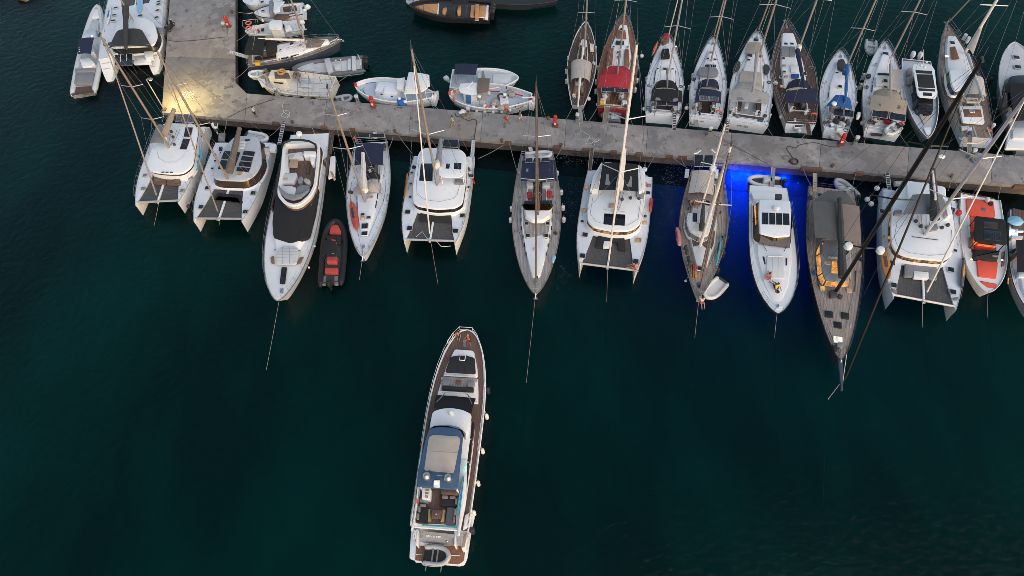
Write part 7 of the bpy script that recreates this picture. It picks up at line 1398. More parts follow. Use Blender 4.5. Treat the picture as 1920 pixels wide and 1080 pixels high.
# grey inflatable speedboat
a = Boat('rigid_inflatable_boat', 'grey inflatable speedboat with white deck between sailboat and cream fishing boat', 'inflatable boat', 'the grey inflatable speedboat', F2, (1175, 560), (545, 600), .6, 1.0)
rib(a, a.wd((900, 490), (900, 650), .7) * .96, .3, 'tubegrey', 'cushwhite', .5, .93, .45, 2.4, .3, floorz=.5)
seat(a, [(590, 580), (740, 540), (745, 625), (600, 620)], .5, .25, 'cushwhite', name='bow_cushion'); plate(a, [(835, 520), (880, 505), (910, 600), (860, 625)], .5, .9, 'greydeck', 'console', r=.15); seat(a, [(920, 560), (980, 555), (985, 605), (925, 605)], .5, .55, 'cushwhite', name='helm_seat'); seat(a, [(1075, 490), (1110, 490), (1115, 605), (1078, 608)], .5, .6, 'cushwhite', name='aft_seat'); seat(a, [(1040, 515), (1072, 512), (1074, 608), (1042, 610)], .5, .35, 'cushwhite', name='aft_cushion')
for p_ in ((938, 525), (980, 520)): a.part(MB().tube([a.l3(p_[0], p_[1] + 15, .5), a.l3(p_[0], p_[1] + 5, 1.6)], .07, 6), 'seat_post', 'white')
a.part(MB().tube([a.l3(1130, 480, 1.0), a.l3(1150, 520, 2.2), a.l3(1155, 570, 2.2), a.l3(1150, 605, 1.0)], .06, 6), 'roll_bar', 'white')
for dy in (-.35, .35): outboard(a, -.1, dy, .6, 'black', k=1.15)
line_to('mooring line from the grey inflatable speedboat to the cream fishing boat', [W(F2, 1120, 610, .9), W(F2, 915, 755, 1.2)], .03)
# cream fishing boat
a = Boat('fishing_boat', 'old cream fishing boat with white wheelhouse and rusty rails, alongside the quay', 'fishing boat', 'the cream fishing boat', F2, (905, 765), (255, 690), 1.1, 1.6)
monohull(a, a.wd((620, 645), (640, 850), 1.2) * .98, sw=.88, tm=.45, n=2.6, fb=1.7, fs=1.15, rake=.4, deck='oldwhite', hull='cream', rail='cream', sink=.4, rail_r=.07)
x0, x1 = a.L * .55, a.L * .83; cabin(a, [(.56, .95), (.7, .95), (.82, .7)], 1.6, 'cream', .08, .06, 'wheelhouse', z=a.dz(.6 * a.L), r=.2)
zr = a.dz(.6 * a.L) + 1.6; 
for qd in ([(395, 695), (478, 705), (472, 738), (392, 728)],): plate(a, qd, zr - .55, .05, 'glass', 'wheelhouse_window', r=.04)
a.part(MB().box(*a.l(436, 716, zr - .5), zr - .5, .9, .1, .5), 'window', 'glass'); a.part(MB().ring(tuple(a.l3(458, 632, zr + .15)), .42, .13), 'life_ring', 'orange'); plate(a, [(395, 630), (520, 640), (540, 690), (400, 690)], zr, .05, 'junk', 'roof_gear', r=.1)
for k in range(6): p_ = (random.uniform(570, 620), random.uniform(640, 720)); a.part(MB().ball(tuple(a.l3(*p_, 1.8)), .25, .2, .35, jit=.35), 'net_heap', 'junk')
for p_ in ((300, 690), (340, 650), (320, 620), (360, 700)): a.part(MB().ball(tuple(a.l3(*p_, 1.7)), .3, .25, .3, jit=.35), 'deck_gear', 'junk')
plate(a, [(250, 690), (310, 685), (320, 740), (280, 750)], 1.4, .4, 'oldwhite', 'bow_winch', r=.1)
for k in range(4): p0 = a.l3(600, 690 + k * 40, 2.2); p1 = a.l3(900, 700 + k * 40, 2.2); a.part(MB().tube([p0, p1], .022, 5), 'awning_rail', 'midgrey')
for k in range(4): xx = 600 + k * 95; a.part(MB().tube([a.l3(xx, 660, 2.2), a.l3(xx, 850, 2.2)], .022, 5), 'awning_rail', 'midgrey')
for k in range(4):
    for yy in (672, 838): xx = 600 + k * 95; p_ = a.l3(xx, yy, 2.2); a.part(MB().tube([p_, (p_.x, p_.y, 1.0)], .03, 4), 'awning_post', 'rust')
plate(a, [(630, 705), (740, 712), (735, 770), (628, 762)], 1.15, .06, 'greydeck', 'hold_cover', r=.04)
rail(a, .1, .95, .5, .08, 'rust', step=1.0, r=.02)
for t in (.2, .35, .5, .62, .72): a.part(MB().ring((t * a.L, -(a.hw(t) + .12) if a.world((0, -1, 0)).y < a.world((0, 1, 0)).y else a.hw(t) + .12, .8), .25, .1, 'y', 12, 6), 'tyre_fender', 'rubber')
dinghy('small white inflatable dinghy hanging over the bow of the cream fishing boat', 'dinghy', F2, (305, 645), (160, 645), 1.5, 1.0, 'tubewhite', 'greydeck', motor=False)
# grey dinghy by the quay
dinghy('half sunk grey inflatable dinghy between the cream fishing boat and the quay', 'dinghy', F2, (930, 880), (1085, 845), 1.5, 0, 'tubelight', 'cushteal', motor=False)
# white and blue caique
a = Boat('caique', 'white wooden caique with pale blue deck and white cabin canopy', 'fishing boat', 'the white and blue caique', F2, (1790, 840), (1105, 745), 1.3, 1.6)
monohull(a, a.wd((1450, 695), (1480, 915), 1.3) * .95, sw=.25, tm=.5, n=2.3, fb=1.6, fs=1.35, rake=.5, deck='bluegrey', hull='gelw', rail='gelw', sink=.45, rail_r=.09, rise=2, trans=-.3)
cabin(a, [(.42, .95), (.6, 1.05), (.72, .9)], .75, 'nonskid', .08, .06, 'cabin', r=.2); plate(a, [(1480, 690), (1545, 680), (1530, 790), (1470, 770)], 2.0, .35, 'gelw', 'cabin_step', r=.05)
canopy(a, [(1580, 635), (1760, 660), (1765, 760), (1535, 830)], 2.8, 'gelw', 'canopy_roof', arch=.1, thick=.06); q = [a.l3(1580, 635, 2.8), a.l3(1535, 830, 2.8)]
q = fillet(a.pl([(1585, 640), (1665, 640), (1750, 690), (1765, 740), (1730, 790), (1660, 820), (1535, 825)], 2.85), .4); a.part(MB().prism(q, 2.75, 2.9, bev=.06), 'wheelhouse_roof', 'gelw')
for p_ in ((1600, 660), (1545, 815), (1720, 780), (1730, 690)): x, y = a.l(*p_, 2.8); a.part(MB().tube([(x, y, 1.0), (x, y, 2.8)], .05, 5), 'roof_post', 'white')
for p_ in ((1340, 832), (1430, 850)): dome(a, p_, 1.75, .13, 'black', name='porthole', h=.03)
for qd in ([(1470, 880), (1490, 850), (1560, 870), (1550, 915), (1490, 915)],): plate(a, qd, 1.1, .6, 'blue', 'blue_barrel', r=.3)
dome(a, (1497, 872), 1.75, .2, 'white', name='bucket', h=.25); dome(a, (1550, 903), 1.5, .25, 'white', name='bucket', h=.3)
groove(a, [(1200, 735), (1260, 725), (1310, 730)], 1.5, 'blue', .06, name='painted_trim'); groove(a, [(1190, 790), (1175, 800), (1200, 830)], 1.5, 'blue', .05, name='painted_trim'); plate(a, [(1092, 728), (1118, 725), (1125, 748), (1098, 752)], 1.6, .3, 'red', 'stem_head', r=.03); plate(a, [(1290, 720), (1370, 712), (1365, 820), (1290, 820)], 1.5, .25, 'bluegrey', 'deck_box', r=.05)
a.part(MB().tube([a.l3(1720, 815, 2.0), a.l3(1840, 808, 2.0)], .06, 6), 'tiller', 'skyblue'); a.part(MB().prism(a.pl([(1800, 815), (1840, 800), (1815, 880), (1770, 875)], 1.2), .2, 1.3, bev=.03), 'rudder', 'gelw'); plate(a, [(1780, 815), (1805, 815), (1803, 828), (1780, 828)], 1.35, .1, 'red', 'rudder_mark', r=.02)
line_to('teal stern rope from the white and blue caique to the quay', [W(F2, 1720, 850, 1.4), W(F2, 1840, 960, QZ)], .03, 'ropeteal'); line_to('second teal stern rope from the white and blue caique to the quay', [W(F2, 1745, 860, 1.4), W(F2, 1800, 955, QZ)], .03, 'ropeteal'); line_to('teal bow rope from the white and blue caique to the grey dinghy', [W(F2, 1190, 770, 1.5), W(F2, 1075, 860, .5)], .03, 'ropeteal')
# open boat with navy bimini
a = Boat('open_motorboat', 'pale open motorboat with navy bimini lying beyond the fishing caique', 'motorboat', 'the open motorboat', F3, (500, 700), (1090, 690), .7, 1.0)
monohull(a, a.wd((800, 605), (800, 790), .8), sw=.85, tm=.45, n=2.2, fb=1.1, fs=.8, rake=.5, deck='greydeck', hull='gel', rail='gelw', sink=.25, rail_r=.08)
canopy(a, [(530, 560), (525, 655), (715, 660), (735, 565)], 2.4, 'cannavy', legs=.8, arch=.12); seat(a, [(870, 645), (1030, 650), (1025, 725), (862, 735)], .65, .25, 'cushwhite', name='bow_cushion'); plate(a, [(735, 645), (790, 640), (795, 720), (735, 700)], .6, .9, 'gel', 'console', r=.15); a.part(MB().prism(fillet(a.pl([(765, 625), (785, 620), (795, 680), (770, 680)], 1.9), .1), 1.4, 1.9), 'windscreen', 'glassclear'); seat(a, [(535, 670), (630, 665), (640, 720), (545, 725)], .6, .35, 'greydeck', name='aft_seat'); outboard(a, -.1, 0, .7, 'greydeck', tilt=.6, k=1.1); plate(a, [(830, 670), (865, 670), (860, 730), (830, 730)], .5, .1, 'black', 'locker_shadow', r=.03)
# fishing caique
a = Boat('caique', 'white fishing caique with red rail trim, blue door and heaped nets, alongside the quay', 'fishing boat', 'the fishing caique', F3, (1205, 860), (480, 830), 1.3, 1.6)
monohull(a, a.wd((830, 760), (850, 985), 1.3) * .97, sw=.3, tm=.5, n=2.2, fb=1.6, fs=1.35, rake=.5, deck='bluegrey', hull='oldwhite', rail='gelw', sink=.5, rail_r=.09, trans=-.2)
x0 = .62; cabin(a, [(.56, .95), (.75, .95), (.82, .75)], 1.5, 'oldwhite', .05, .05, 'wheelhouse', z=a.dz(.6 * a.L), r=.15)
zr = a.dz(.6 * a.L) + 1.5; plate(a, [(575, 735), (725, 725), (715, 835), (580, 815), (565, 790)], zr, .1, 'gelw', 'wheelhouse_roof', r=.15); a.part(MB().tube([a.l3(640, 770, zr + .1), a.l3(690, 720, zr + .9)], .06, 6), 'radar_bar', 'white')
for qd, m_ in (([(625, 835), (672, 838), (672, 918), (632, 915)], 'bluepaint'),):
    q0 = a.p3([(625, 838), (672, 840)], zr - .05); q1 = a.p3([(632, 916), (672, 918)], a.dz(0) + .1); a.part(MB().patch([q0[0], q0[1], q1[1], q1[0]], 0, .05, 2, 2), 'door', 'turquoise' if False else 'blue')
plate(a, [(738, 685), (838, 690), (825, 800), (730, 810)], 2.7, .06, 'canbrown', 'net_awning', r=.05); dome(a, (745, 855), 2.6, .24, 'white', name='radar_dome', h=.25, post=1.2); canopy(a, [(730, 690), (845, 690), (810, 890), (725, 890)], 2.4, 'fishnet', 'shade_net', arch=.1)
for p_ in ((775, 830), (890, 890), (915, 915), (960, 930), (985, 945), (1010, 815), (1035, 830), (935, 950), (880, 910)): a.part(MB().ball(tuple(a.l3(*p_, 1.3)), random.uniform(.35, .55), random.uniform(.3, .5), .35, 9, 6, .2), 'net_heap', 'fishnet')
for p_, m_ in (((795, 945), 'white'), ((815, 958), 'orangered'), ((870, 955), 'oldwhite'), ((985, 960), 'orangered'), ((830, 830), 'oldwhite')): dome(a, p_, 1.2, .25, m_, name='bucket', h=.4)
plate(a, [(920, 820), (985, 815), (1005, 890), (930, 915)], 1.1, .7, 'oldwhite', 'net_winch', r=.1); a.part(MB().ring(tuple(a.l3(940, 850, 2.0)), .4, .12, 'y'), 'winch_drum', 'darkgrey'); a.part(MB().tube([a.l3(985, 780, 1.5), a.l3(985, 760, 3.0)], .06, 6), 'gallows', 'rust'); dome(a, (968, 840), 2.3, .2, 'white', name='work_light', h=.3)
for pts in ([(830, 803), (925, 808)], [(1055, 825), (1130, 845)]): groove(a, pts, 1.45, 'canred', .1, name='painted_trim')
for qd in ([(470, 808), (492, 802), (498, 830), (476, 835)], [(508, 870), (520, 850), (535, 880), (525, 888)], [(515, 795), (535, 788), (540, 800), (520, 808)]): plate(a, qd, 1.5, .3, 'orangered', 'bow_paint', r=.03)
groove(a, [(1140, 930), (1080, 960), (1060, 940), (1090, 910)], 1.25, 'black', .05, name='hose')
a.part(MB().tube([a.l3(1120, 858, 1.9), a.l3(1250, 860, 1.9)], .07, 6), 'tiller', 'white'); a.part(MB().prism(a.pl([(1195, 850), (1240, 855), (1225, 920), (1180, 910)], 1.2), .2, 1.3, bev=.03), 'rudder', 'gelw'); plate(a, [(1178, 866), (1215, 862), (1214, 876), (1180, 878)], 1.95, .03, 'canred', 'tiller_mark', r=.02)
for t in (.25, .35, .45, .55, .65): 
    sgn = -1 if a.world((0, -1, 0)).y < a.world((0, 1, 0)).y else 1
    a.part(MB().ball((t * a.L, sgn * (a.hw(t) + .12), .9), .2, .2, .25), 'fender', 'fender')
# black speedboat with tan cushions
a = Boat('rigid_inflatable_boat', 'black speedboat with tan cushions drifting near the top edge', 'inflatable boat', 'the black speedboat', H2, (1060, 130), (175, 60), .8, 1.2)
monohull(a, a.wd((760, 10), (780, 215), 1.0), sw=.86, tm=.45, n=1.9, fb=1.2, fs=.95, rake=.4, deck='darkgrey', hull='tubeblack', rail='tubeblack', sink=.2, rail_r=.2)
seat(a, [(225, 70), (325, 48), (322, 105), (300, 100)], .95, .25, 'cushorange', name='bow_cushion', r=.05); seat(a, [(325, 45), (488, 38), (475, 158), (330, 112)], .95, .25, 'cushorange', name='bow_cushion', r=.05); plate(a, [(488, 35), (500, 38), (490, 162), (475, 160)], .95, .3, 'gel', 'bulkhead', r=.02)
seat(a, [(540, 95), (580, 75), (590, 115), (560, 145), (535, 140)], .9, .6, 'cushorange', name='helm_seat'); seat(a, [(712, 70), (745, 55), (740, 120), (715, 140), (700, 135)], .9, .7, 'cushorange', name='helm_seat'); plate(a, [(595, 80), (690, 85), (680, 170), (590, 165)], .85, .7, 'black', 'console', r=.1)
seat(a, [(860, 55), (905, 55), (890, 190), (848, 188)], .9, .35, 'cushorange', name='aft_seat'); seat(a, [(908, 42), (952, 42), (942, 172), (898, 172)], .9, .7, 'cushorange', name='aft_backrest'); seat(a, [(955, 60), (1032, 60), (1020, 190), (945, 182)], .9, .45, 'cushorange', name='aft_sunpad'); plate(a, [(1035, 58), (1058, 60), (1050, 205), (1015, 200)], .9, .35, 'gel', 'transom_box', r=.03); groove(a, [(895, 190), (1040, 200)], 1.2, 'white', .06)
canopy(a, [(650, -20), (645, 40), (820, 50), (830, -20)], 2.6, 'canblack', 'sun_top', legs=1.0, arch=.1)
for dy in (-.65, 0, .65): outboard(a, -.2, dy, .8, 'black', k=1.2)
plate(a, [(890, 215), (945, 225), (942, 235), (890, 226)], .75, .02, 'white', 'logo_mark', bev=0, r=0)
# craft beyond it, cut by the top edge
a = Boat('workboat', 'dark hulled boat cut by the top edge behind the black speedboat', 'boat', 'the dark boat at the top edge', H2, (760, -70), (1850, -5), .8, 1.0)
monohull(a, 3.6, sw=.8, tm=.45, n=2.2, fb=1.1, fs=.9, rake=.5, deck='black', hull='darkhull', rail='black'); cabin(a, [(.05, 1.2), (.25, 1.2)], .6, 'gel', .1, .08)
dinghy('pale inflatable dinghy cut by the top edge beside the black speedboat', 'dinghy', H2, (290, -25), (125, 20), 1.6, 0, 'tubelight', 'greydeck', motor=False)
# ================================================================ people, scooter, ropes, bits on the quay
def person(label, loc, rz=0.0, pose='stand', top='shirtwhite', legs='pantsdark', skin='skin', hair='hair', dress=False, k=1.0, cat='person'):
    """one skinned body (grown from joints) with clothes and hair as children; faces +x"""
    o = thing('person', label, cat, loc, rz, 'people'); J = {}
    def limb(side, swing=0.0, knee=0.0):
        return side
    hip = .92; bend = 0.0
    P_ = dict(pel=(0, 0, hip), wai=(0, 0, 1.08), che=(.01, 0, 1.30), nec=(0, 0, 1.48), jaw=(.03, 0, 1.56), hed=(.01, 0, 1.66), cro=(0, 0, 1.75))
    for s, n_ in ((1, 'l'), (-1, 'r')):
        f = .26 * s if pose == 'walk' else .04 * s
        P_.update({'hip' + n_: (0, .10 * s, hip - .04), 'kne' + n_: (.04 + f * .6, .11 * s, .50), 'ank' + n_: (f if f > 0 else f * 1.2, .11 * s, .09), 'toe' + n_: (f + .17 if f > 0 else f * 1.2 + .15, .12 * s, .03)})
        g = -f * .9 if pose == 'walk' else .03
        P_.update({'sho' + n_: (0, .19 * s, 1.42), 'elb' + n_: (g * .4 - .03, .25 * s, 1.14), 'wri' + n_: (g + .05, .26 * s, .90), 'pal' + n_: (g + .08, .26 * s, .82)})
        if pose == 'arms': P_.update({'elb' + n_: (.25, .26 * s, 1.40), 'wri' + n_: (.22, .16 * s, 1.64), 'pal' + n_: (.2, .1 * s, 1.70)})
        if pose == 'pull': P_.update({'elb' + n_: (.2, .24 * s, 1.15), 'wri' + n_: (.42, .12 * s, 1.12), 'pal' + n_: (.5, .1 * s, 1.12)})
        if pose == 'sit': P_.update({'kne' + n_: (.44, .13 * s, .94), 'ank' + n_: (.55, .13 * s, .52), 'toe' + n_: (.72, .14 * s, .48), 'wri' + n_: (.3, .2 * s, 1.0), 'pal' + n_: (.38, .18 * s, 1.0), 'elb' + n_: (.06, .26 * s, 1.12)})
        if pose == 'floor': P_.update({'kne' + n_: (.40, .14 * s, 1.16), 'ank' + n_: (.72, .13 * s, .90), 'toe' + n_: (.88, .14 * s, .88), 'elb' + n_: (-.22, .26 * s, 1.12), 'wri' + n_: (-.34, .28 * s, .94), 'pal' + n_: (-.40, .28 * s, .88)})
    drop = {'sit': hip - .10 - .45 + .0, 'floor': hip - .12}.get(pose, 0.0)
    if pose == 'sit': drop = .48
    rad = dict(pel=.145, wai=.125, che=.15, nec=.06, jaw=.075, hed=.098, cro=.06)
    for n_ in 'lr': rad.update({'hip' + n_: .09, 'kne' + n_: .06, 'ank' + n_: .042, 'toe' + n_: .038, 'sho' + n_: .065, 'elb' + n_: .045, 'wri' + n_: .033, 'pal' + n_: .038})
    E_ = [('pel', 'wai'), ('wai', 'che'), ('che', 'nec'), ('nec', 'jaw'), ('jaw', 'hed'), ('hed', 'cro')]
    for n_ in 'lr': E_ += [('pel', 'hip' + n_), ('hip' + n_, 'kne' + n_), ('kne' + n_, 'ank' + n_), ('ank' + n_, 'toe' + n_), ('che', 'sho' + n_), ('sho' + n_, 'elb' + n_), ('elb' + n_, 'wri' + n_), ('wri' + n_, 'pal' + n_)]
    for n_ in 'lr':
        w_, p_ = Vector(P_['wri' + n_]), Vector(P_['pal' + n_]); d = (p_ - w_).normalized(); side = d.cross(Vector((0, 1, 0)) if abs(d.y) < .8 else Vector((0, 0, 1))).normalized()
        for i, (off, ln) in enumerate(((-.03, .07), (-.01, .09), (.012, .085), (.032, .065))):
            a_ = 'f%d%s' % (i, n_); b_ = 'g%d%s' % (i, n_); P_[a_] = tuple(p_ + d * .035 + side * off); P_[b_] = tuple(p_ + d * (.035 + ln) + side * off * 1.2 + Vector((.012, 0, -.01))); rad[a_] = .011; rad[b_] = .009; E_ += [('pal' + n_, a_), (a_, b_)]
        a_ = 'th' + n_; P_[a_] = tuple(p_ - d * .01 - side * .06); rad[a_] = .012; E_.append(('pal' + n_, a_))
    def skinmesh(name, names, edges, m, add=0.0, parent=None, root=None):
        idx = {n_: i for i, n_ in enumerate(names)}; me = bpy.data.meshes.new(name)
        me.from_pydata([((P_[n_][0]) * k, P_[n_][1] * k, (P_[n_][2] - drop) * k) for n_ in names], [(idx[a_], idx[b_]) for a_, b_ in edges], []); me.materials.append(MATS[m])
        ob = bpy.data.objects.new(name, me); col.objects.link(ob); ob.parent = parent or o
        md = ob.modifiers.new('skin', 'SKIN'); md.use_smooth_shade = True
        lay = me.skin_vertices[0] if len(me.skin_vertices) else None
        if lay is None:
            bpy.context.view_layer.objects.active = ob; lay = me.skin_vertices[0]
        for n_ in names: lay.data[idx[n_]].radius = ((rad[n_] + add) * k, (rad[n_] * (.8 if n_ in ('pel', 'wai', 'che') else 1) + add) * k); lay.data[idx[n_]].use_root = (n_ == (root or names[0]))
        sb = ob.modifiers.new('sub', 'SUBSURF'); sb.levels = 1; sb.render_levels = 1; return ob
    skinmesh('body', list(P_), E_, skin)
    skinmesh('shirt', ['che', 'pel', 'wai', 'nec', 'shol', 'shor', 'elbl', 'elbr'][:8], [('pel', 'wai'), ('wai', 'che'), ('che', 'nec'), ('che', 'shol'), ('che', 'shor'), ('shol', 'elbl'), ('shor', 'elbr')], top, .018)
    if dress: skinmesh('skirt', ['pel', 'hipl', 'hipr', 'knel', 'kner'], [('pel', 'hipl'), ('pel', 'hipr'), ('hipl', 'knel'), ('hipr', 'kner')], top, .06)
    else: skinmesh('trousers', ['pel', 'hipl', 'hipr', 'knel', 'kner'], [('pel', 'hipl'), ('pel', 'hipr'), ('hipl', 'knel'), ('hipr', 'kner')], legs, .022)
    hz = (P_['hed'][2] - drop) * k; MB().ball((-.02 * k, 0, hz + .035 * k), .115 * k, .105 * k, .12 * k).obj('hair', hair, o)
    f_ = MB().ball((.105 * k, 0, hz - .02 * k), .02 * k, .014 * k, .025 * k, 6, 4).obj('nose', skin, o)
    for s in (-1, 1): MB().ball((.09 * k, .035 * k * s, hz + .01 * k), .012 * k, n=6, m=4).obj('eye', 'black', o); MB().ball((0, .1 * k * s, hz - .01 * k), .02 * k, .012 * k, .03 * k, 6, 4).obj('ear', skin, o)
    MB().ball((.09 * k, 0, hz - .06 * k), .01 * k, .025 * k, .006 * k, 6, 4).obj('mouth', 'shirtpink', o)
    return o
def at_quay(fr, zx, zy): return W(fr, zx, zy, QZ)
person('person in white shirt and dark trousers handling a rope on the quay', at_quay(Q1, 915, 480), R(10), 'pull', 'shirtwhite', 'pantsdark', 'skindark')
person('person in pale blue shirt and mustard trousers walking on the quay', at_quay(Q2, 1018, 470), R(200), 'walk', 'shirtblue', 'pantsmustard')
person('person in long orange dress walking on the quay', at_quay(Q2, 1625, 440), R(170), 'walk', 'dressorange', skin='skindark', dress=True)
person('person in dark top and white shorts striding along the quay', at_quay(Q2, 1775, 410), R(-10), 'walk', 'shirtgrey', 'shortswhite')
yw = lambda zx, zy: W(K2, zx, zy, 2.75)
person('person in dark red top standing at the left of the foreground yacht bow', W(K2, 465, 140, 2.72), yacht.rz + R(180), 'stand', 'redhull', 'pantsdark', k=.95)
person('person in dark red dress taking a picture at the bow of the foreground yacht', W(K2, 565, 180, 2.72), yacht.rz + R(170), 'arms', 'redhull', 'redhull', hair='hairlight', dress=True)
person('person sunbathing on the right bow of the catamaran with the black bimini', W(G4, 768, 862, 2.05), R(160), 'floor', 'shirtpink', 'dressorange')
person('person in pink sitting on the foredeck of the white hardtop yacht', W(G5, 598, 785, 2.3), R(60), 'floor', 'shirtpink', 'shirtpink')
person('person in yellow shirt sitting on the foredeck of the white hardtop yacht', W(G5, 645, 842, 2.3), R(110), 'floor', 'shirtyellow', 'pantsdark', 'skindark')
person('bare armed person sitting in the cockpit of the weathered ketch', W(H7, 300, 850, 1.4), R(-60), 'sit', 'skin', 'pantsdark')
person('person in white top sitting in the cockpit of the weathered ketch', W(H7, 392, 850, 1.4), R(-120), 'sit', 'shirtwhite', 'dressorange')
person('person in white crouching on the bow of the weathered ketch', W(H8, 392, 880, 1.78), R(-90), 'floor', 'shirtwhite', 'shirtpink')
# scooter on the left pier
s = thing('scooter', 'black motor scooter parked at the left edge of the pier', 'scooter', P(323, 54, QZ), R(75))
for x in (-.6, .65):
    w_ = MB().ring((x, 0, .26), .2, .07, 'y', 16, 8).obj('wheel', 'rubber', s); MB().tube([(x, -.04, .26), (x, .04, .26)], .13, 10).obj('rim', 'alu', w_)
MB().prism(fillet([(-.8, -.18), (.1, -.2), (.35, -.12), (.35, .12), (.1, .2), (-.8, .18)], .1), .35, .72, inset=.04, bev=.08).obj('body', 'black', s); MB().prism(fillet([(-.75, -.15), (.0, -.15), (.0, .15), (-.75, .15)], .1), .72, .86, bev=.05).obj('seat', 'darkgrey', s)
MB().prism(fillet([(.3, -.22), (.52, -.16), (.52, .16), (.3, .22)], .08), .35, 1.05, inset=.05, bev=.05).obj('leg_shield', 'black', s); MB().tube([(.62, 0, .3), (.42, 0, 1.05)], .04, 6).obj('fork', 'darkgrey', s); h_ = MB().tube([(.3, -.34, 1.1), (.42, 0, 1.08), (.3, .34, 1.1)], .025, 6).obj('handlebar', 'darkgrey', s); MB().ball((.5, 0, 1.0), .1, .12, .1).obj('headlight', 'white', s)
MB().prism(fillet([(-1.15, -.2), (-.8, -.2), (-.8, .2), (-1.15, .2)], .1), .8, 1.1, bev=.08).obj('top_case', 'black', s); MB().prism([(-.1, -.17), (.32, -.17), (.32, .17), (-.1, .17)], .25, .33).obj('footboard', 'black', s)
# bollards
for i, (x, y, lab) in enumerate(((1052, 275, 'left of the sailboat with the white dodger'), (1005, 271, 'behind the mast of the sailboat with the white dodger'), (741, 248, 'behind the white sloop with the red kayak'), (549, 231, 'between the ladder gangway and the flybridge yacht'), (941, 266, 'to the right of the wooden gangway of the central catamaran'), (1783, 332, 'behind the catamaran with the grey bimini'), (1484, 306, 'beside a coiled hose near the blue lit water'), (1028, 224, 'near the red hydrant left of the wooden sloop'), (1560, 313, 'behind the dark sloop'), (438, 152, 'at the inner corner of the pier'), (436, 25, 'on the right edge of the left pier'))):
    c = P(x, y, QZ); b_ = MB(); b_.tube([(0, 0, -.02), (0, 0, .3)], .12, 10); b_.ball((0, 0, .34), .2, .2, .11); o = b_.obj('bollard', 'rust'); o.location = c; tag(o, 'rusty iron mooring bollard ' + lab, 'bollard', 'iron mooring bollards')
def quay_rope(label, fr, pts, m='ropewhite', r=.03, name='rope', cat='rope'): return line_to(label, [W(fr, a_, b_, QZ + .04) for a_, b_ in pts], r, m, 0, 'ropes and hoses lying on the quay', 3, name, cat)
quay_rope('pale rope looping over the quay beside the wooden gangway', Q3, [(515, 310), (530, 370), (570, 410), (625, 440), (630, 470), (590, 500), (585, 530), (630, 538), (670, 520), (700, 485), (735, 490), (720, 510), (685, 520), (690, 560), (715, 590)])
quay_rope('dark hose snaking over the quay right of the blue lit water', Q4, [(1130, 640), (1080, 620), (1075, 610), (1125, 590), (1055, 480), (1075, 445), (1150, 465), (1200, 430), (1350, 405), (1450, 425), (1550, 450), (1650, 450)], 'ropedark', .035, 'hose', 'hose')
o = MB().ring((0, 0, .06), .45, .05).ring((0, 0, .14), .42, .05).obj('hose_coil', 'ropedark'); o.location = W(Q4, 1132, 622, QZ); tag(o, 'coil of dark hose lying near the quay edge', 'hose', 'ropes and hoses lying on the quay')
quay_rope('white rope tangle on the quay above the ladder gangway', Q1, [(1160, 340), (1150, 380), (1160, 430), (1140, 460), (1180, 480), (1215, 440), (1190, 415), (1170, 440), (1215, 465), (1180, 490)])
quay_rope('dark hose beside the pedestal near the fishing caique', Q2, [(1040, 310), (1060, 350), (1130, 360), (1190, 400), (1240, 380), (1280, 400), (1275, 470), (1262, 560), (1255, 610)], 'ropedark', .04, 'hose', 'hose')
quay_rope('dark line crossing the left pier from the catamaran to the pedestal', F1, [(1060, 372), (1130, 382), (1300, 372), (1580, 340)], 'ropedark', .035)
quay_rope('grey hose looped beside the pedestal on the left pier', F1, [(1610, 160), (1605, 120), (1625, 80), (1640, 100), (1615, 150), (1590, 220), (1600, 330), (1570, 360), (1600, 380), (1620, 345), (1570, 400), (1590, 425), (1640, 405)], 'rope', .035, 'hose', 'hose')
quay_rope('thin dark rope across the quay from the first catamaran to the cream fishing boat', Q1, [(660, 480), (820, 400), (1000, 340), (1080, 315)], 'ropedark', .03)
o = MB().ring((0, 0, .12), .5, .16, 'z', 18, 8).obj('cable_reel', 'cushgrey'); MB().tube([(0, 0, 0), (0, 0, .25)], .35, 14).obj('hub', 'midgrey', o); o.location = W(Q5, 1385, 485, QZ); tag(o, 'grey cable reel lying on the quay by the deck saloon sailboat', 'reel')
o = MB().ball((0, 0, .12), .4, .3, .14, 10, 6, .25).obj('rag', 'white'); o.location = W(Q5, 990, 450, QZ); tag(o, 'white rag lying on the quay near the right edge', 'rag')
o = MB().ball((0, 0, .2), .45, .35, .25, 10, 6, .25).obj('plastic_sack', 'white'); o.location = W(Q2, 1128, 315, QZ); tag(o, 'white sack beside the pedestal near the fishing caique', 'sack')
for i, (x, y) in enumerate(((1160, 370), (1185, 350), (1140, 350))):
    o = MB().ball((0, 0, .15), .35, .3, .22, 9, 6, .3).obj('net_heap', 'junk'); o.location = W(Q2, x, y, QZ); tag(o, '' + ('largest', 'nearer', 'leftmost')[i] + ' heap of brown net round the pedestal by the fishing caique', 'net', 'net heaps by the pedestal')
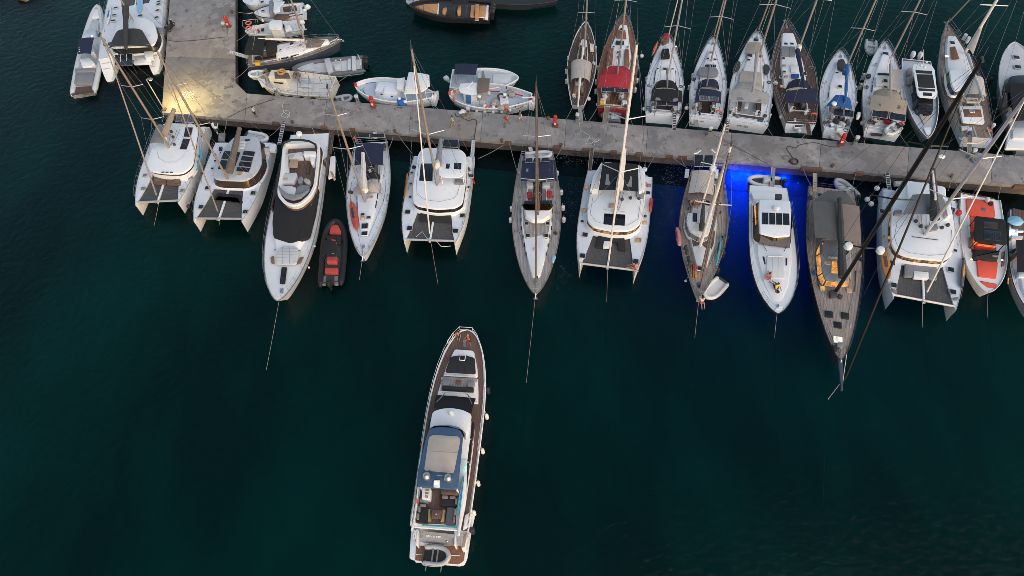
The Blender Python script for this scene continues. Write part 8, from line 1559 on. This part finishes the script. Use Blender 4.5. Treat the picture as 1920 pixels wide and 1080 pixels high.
# drain covers let into the concrete
for fr, x, y, lab in ((Q1, 650, 292, 'inner corner of the quay'), (Q2, 115, 288, 'below the hydrant near the white and blue caique'), (F1, 1585, 250, 'right edge of the left pier'), (Q4, 1320, 655, 'quay edge behind the dark sloop')):
    c = W(fr, x, y, QZ); o = MB().box(0, 0, .012, .8, .7, .024, R(-12), bev=.005).obj('drain_cover', 'midgrey'); o.location = c; tag(o, 'square metal cover at the ' + lab, 'drain cover', 'metal covers in the quay')
# faded white paint letters on the quay corner
mb = MB(); random.seed(3)
for k in range(26):
    c = W(F1, random.uniform(1165, 1295), random.uniform(840, 905), QZ + .004); a_ = random.uniform(0, 3.1); L_ = random.uniform(.15, .6)
    mb.box(c.x, c.y, QZ + .005, L_, .09, .004, a_)
o = mb.obj('painted_mark', 'oldwhite'); tag(o, 'worn white painted marking on the lamplit quay corner', kind='stuff'); o['category'] = 'paint'
# propeller wash: foamy flecks, with ripple glints put in as coloured flakes
mb = MB(); random.seed(11)
for cx_, cy_, sx, sy, n_ in ((1075, 300, 40, 12, 60), (1070, 380, 14, 40, 70), (1255, 375, 18, 55, 200), (1262, 330, 20, 25, 60), (1060, 520, 14, 25, 30), (1375, 400, 12, 30, 25), (1235, 440, 12, 40, 60)):
    for k in range(n_ * 2):
        c = P(random.gauss(cx_, sx * .6), random.gauss(cy_, sy * .6), .006); r_ = random.uniform(.02, .075); n0 = random.uniform(0, 6)
        pts = [(c.x + r_ * random.uniform(.5, 1.5) * math.cos(n0 + j), c.y + r_ * .7 * random.uniform(.5, 1.4) * math.sin(n0 + j)) for j in (0, 1.25, 2.5, 3.8, 5.0)]
        o_ = len(mb.v); mb.v += [(x, y, .008) for x, y in pts]; mb.f.append(tuple(range(o_, o_ + 5)))
mat('foam_glints', (.09, .115, .135), .6); o = mb.obj('foam_glints', 'foam_glints', smooth=False); tag(o, 'scattered foamy flecks and painted ripple glints on the water between the moored boats', kind='stuff')
# rocky shore in the far left corner
mb = MB(); random.seed(5)
mat('rock', (.16, .14, .10), .95, var=.4, scale=.4, bump=.8, bscale=2)
for k in range(26):
    c = P(random.uniform(-120, 60), random.uniform(-60, -6), 0); mb.ball((c.x, c.y, -.2), random.uniform(1, 2.6), random.uniform(.8, 2), random.uniform(.5, 1.3), 9, 6, .2)
tag(mb.obj('shore', 'rock'), 'low brown rocks of the shore in the far left corner', kind='structure')
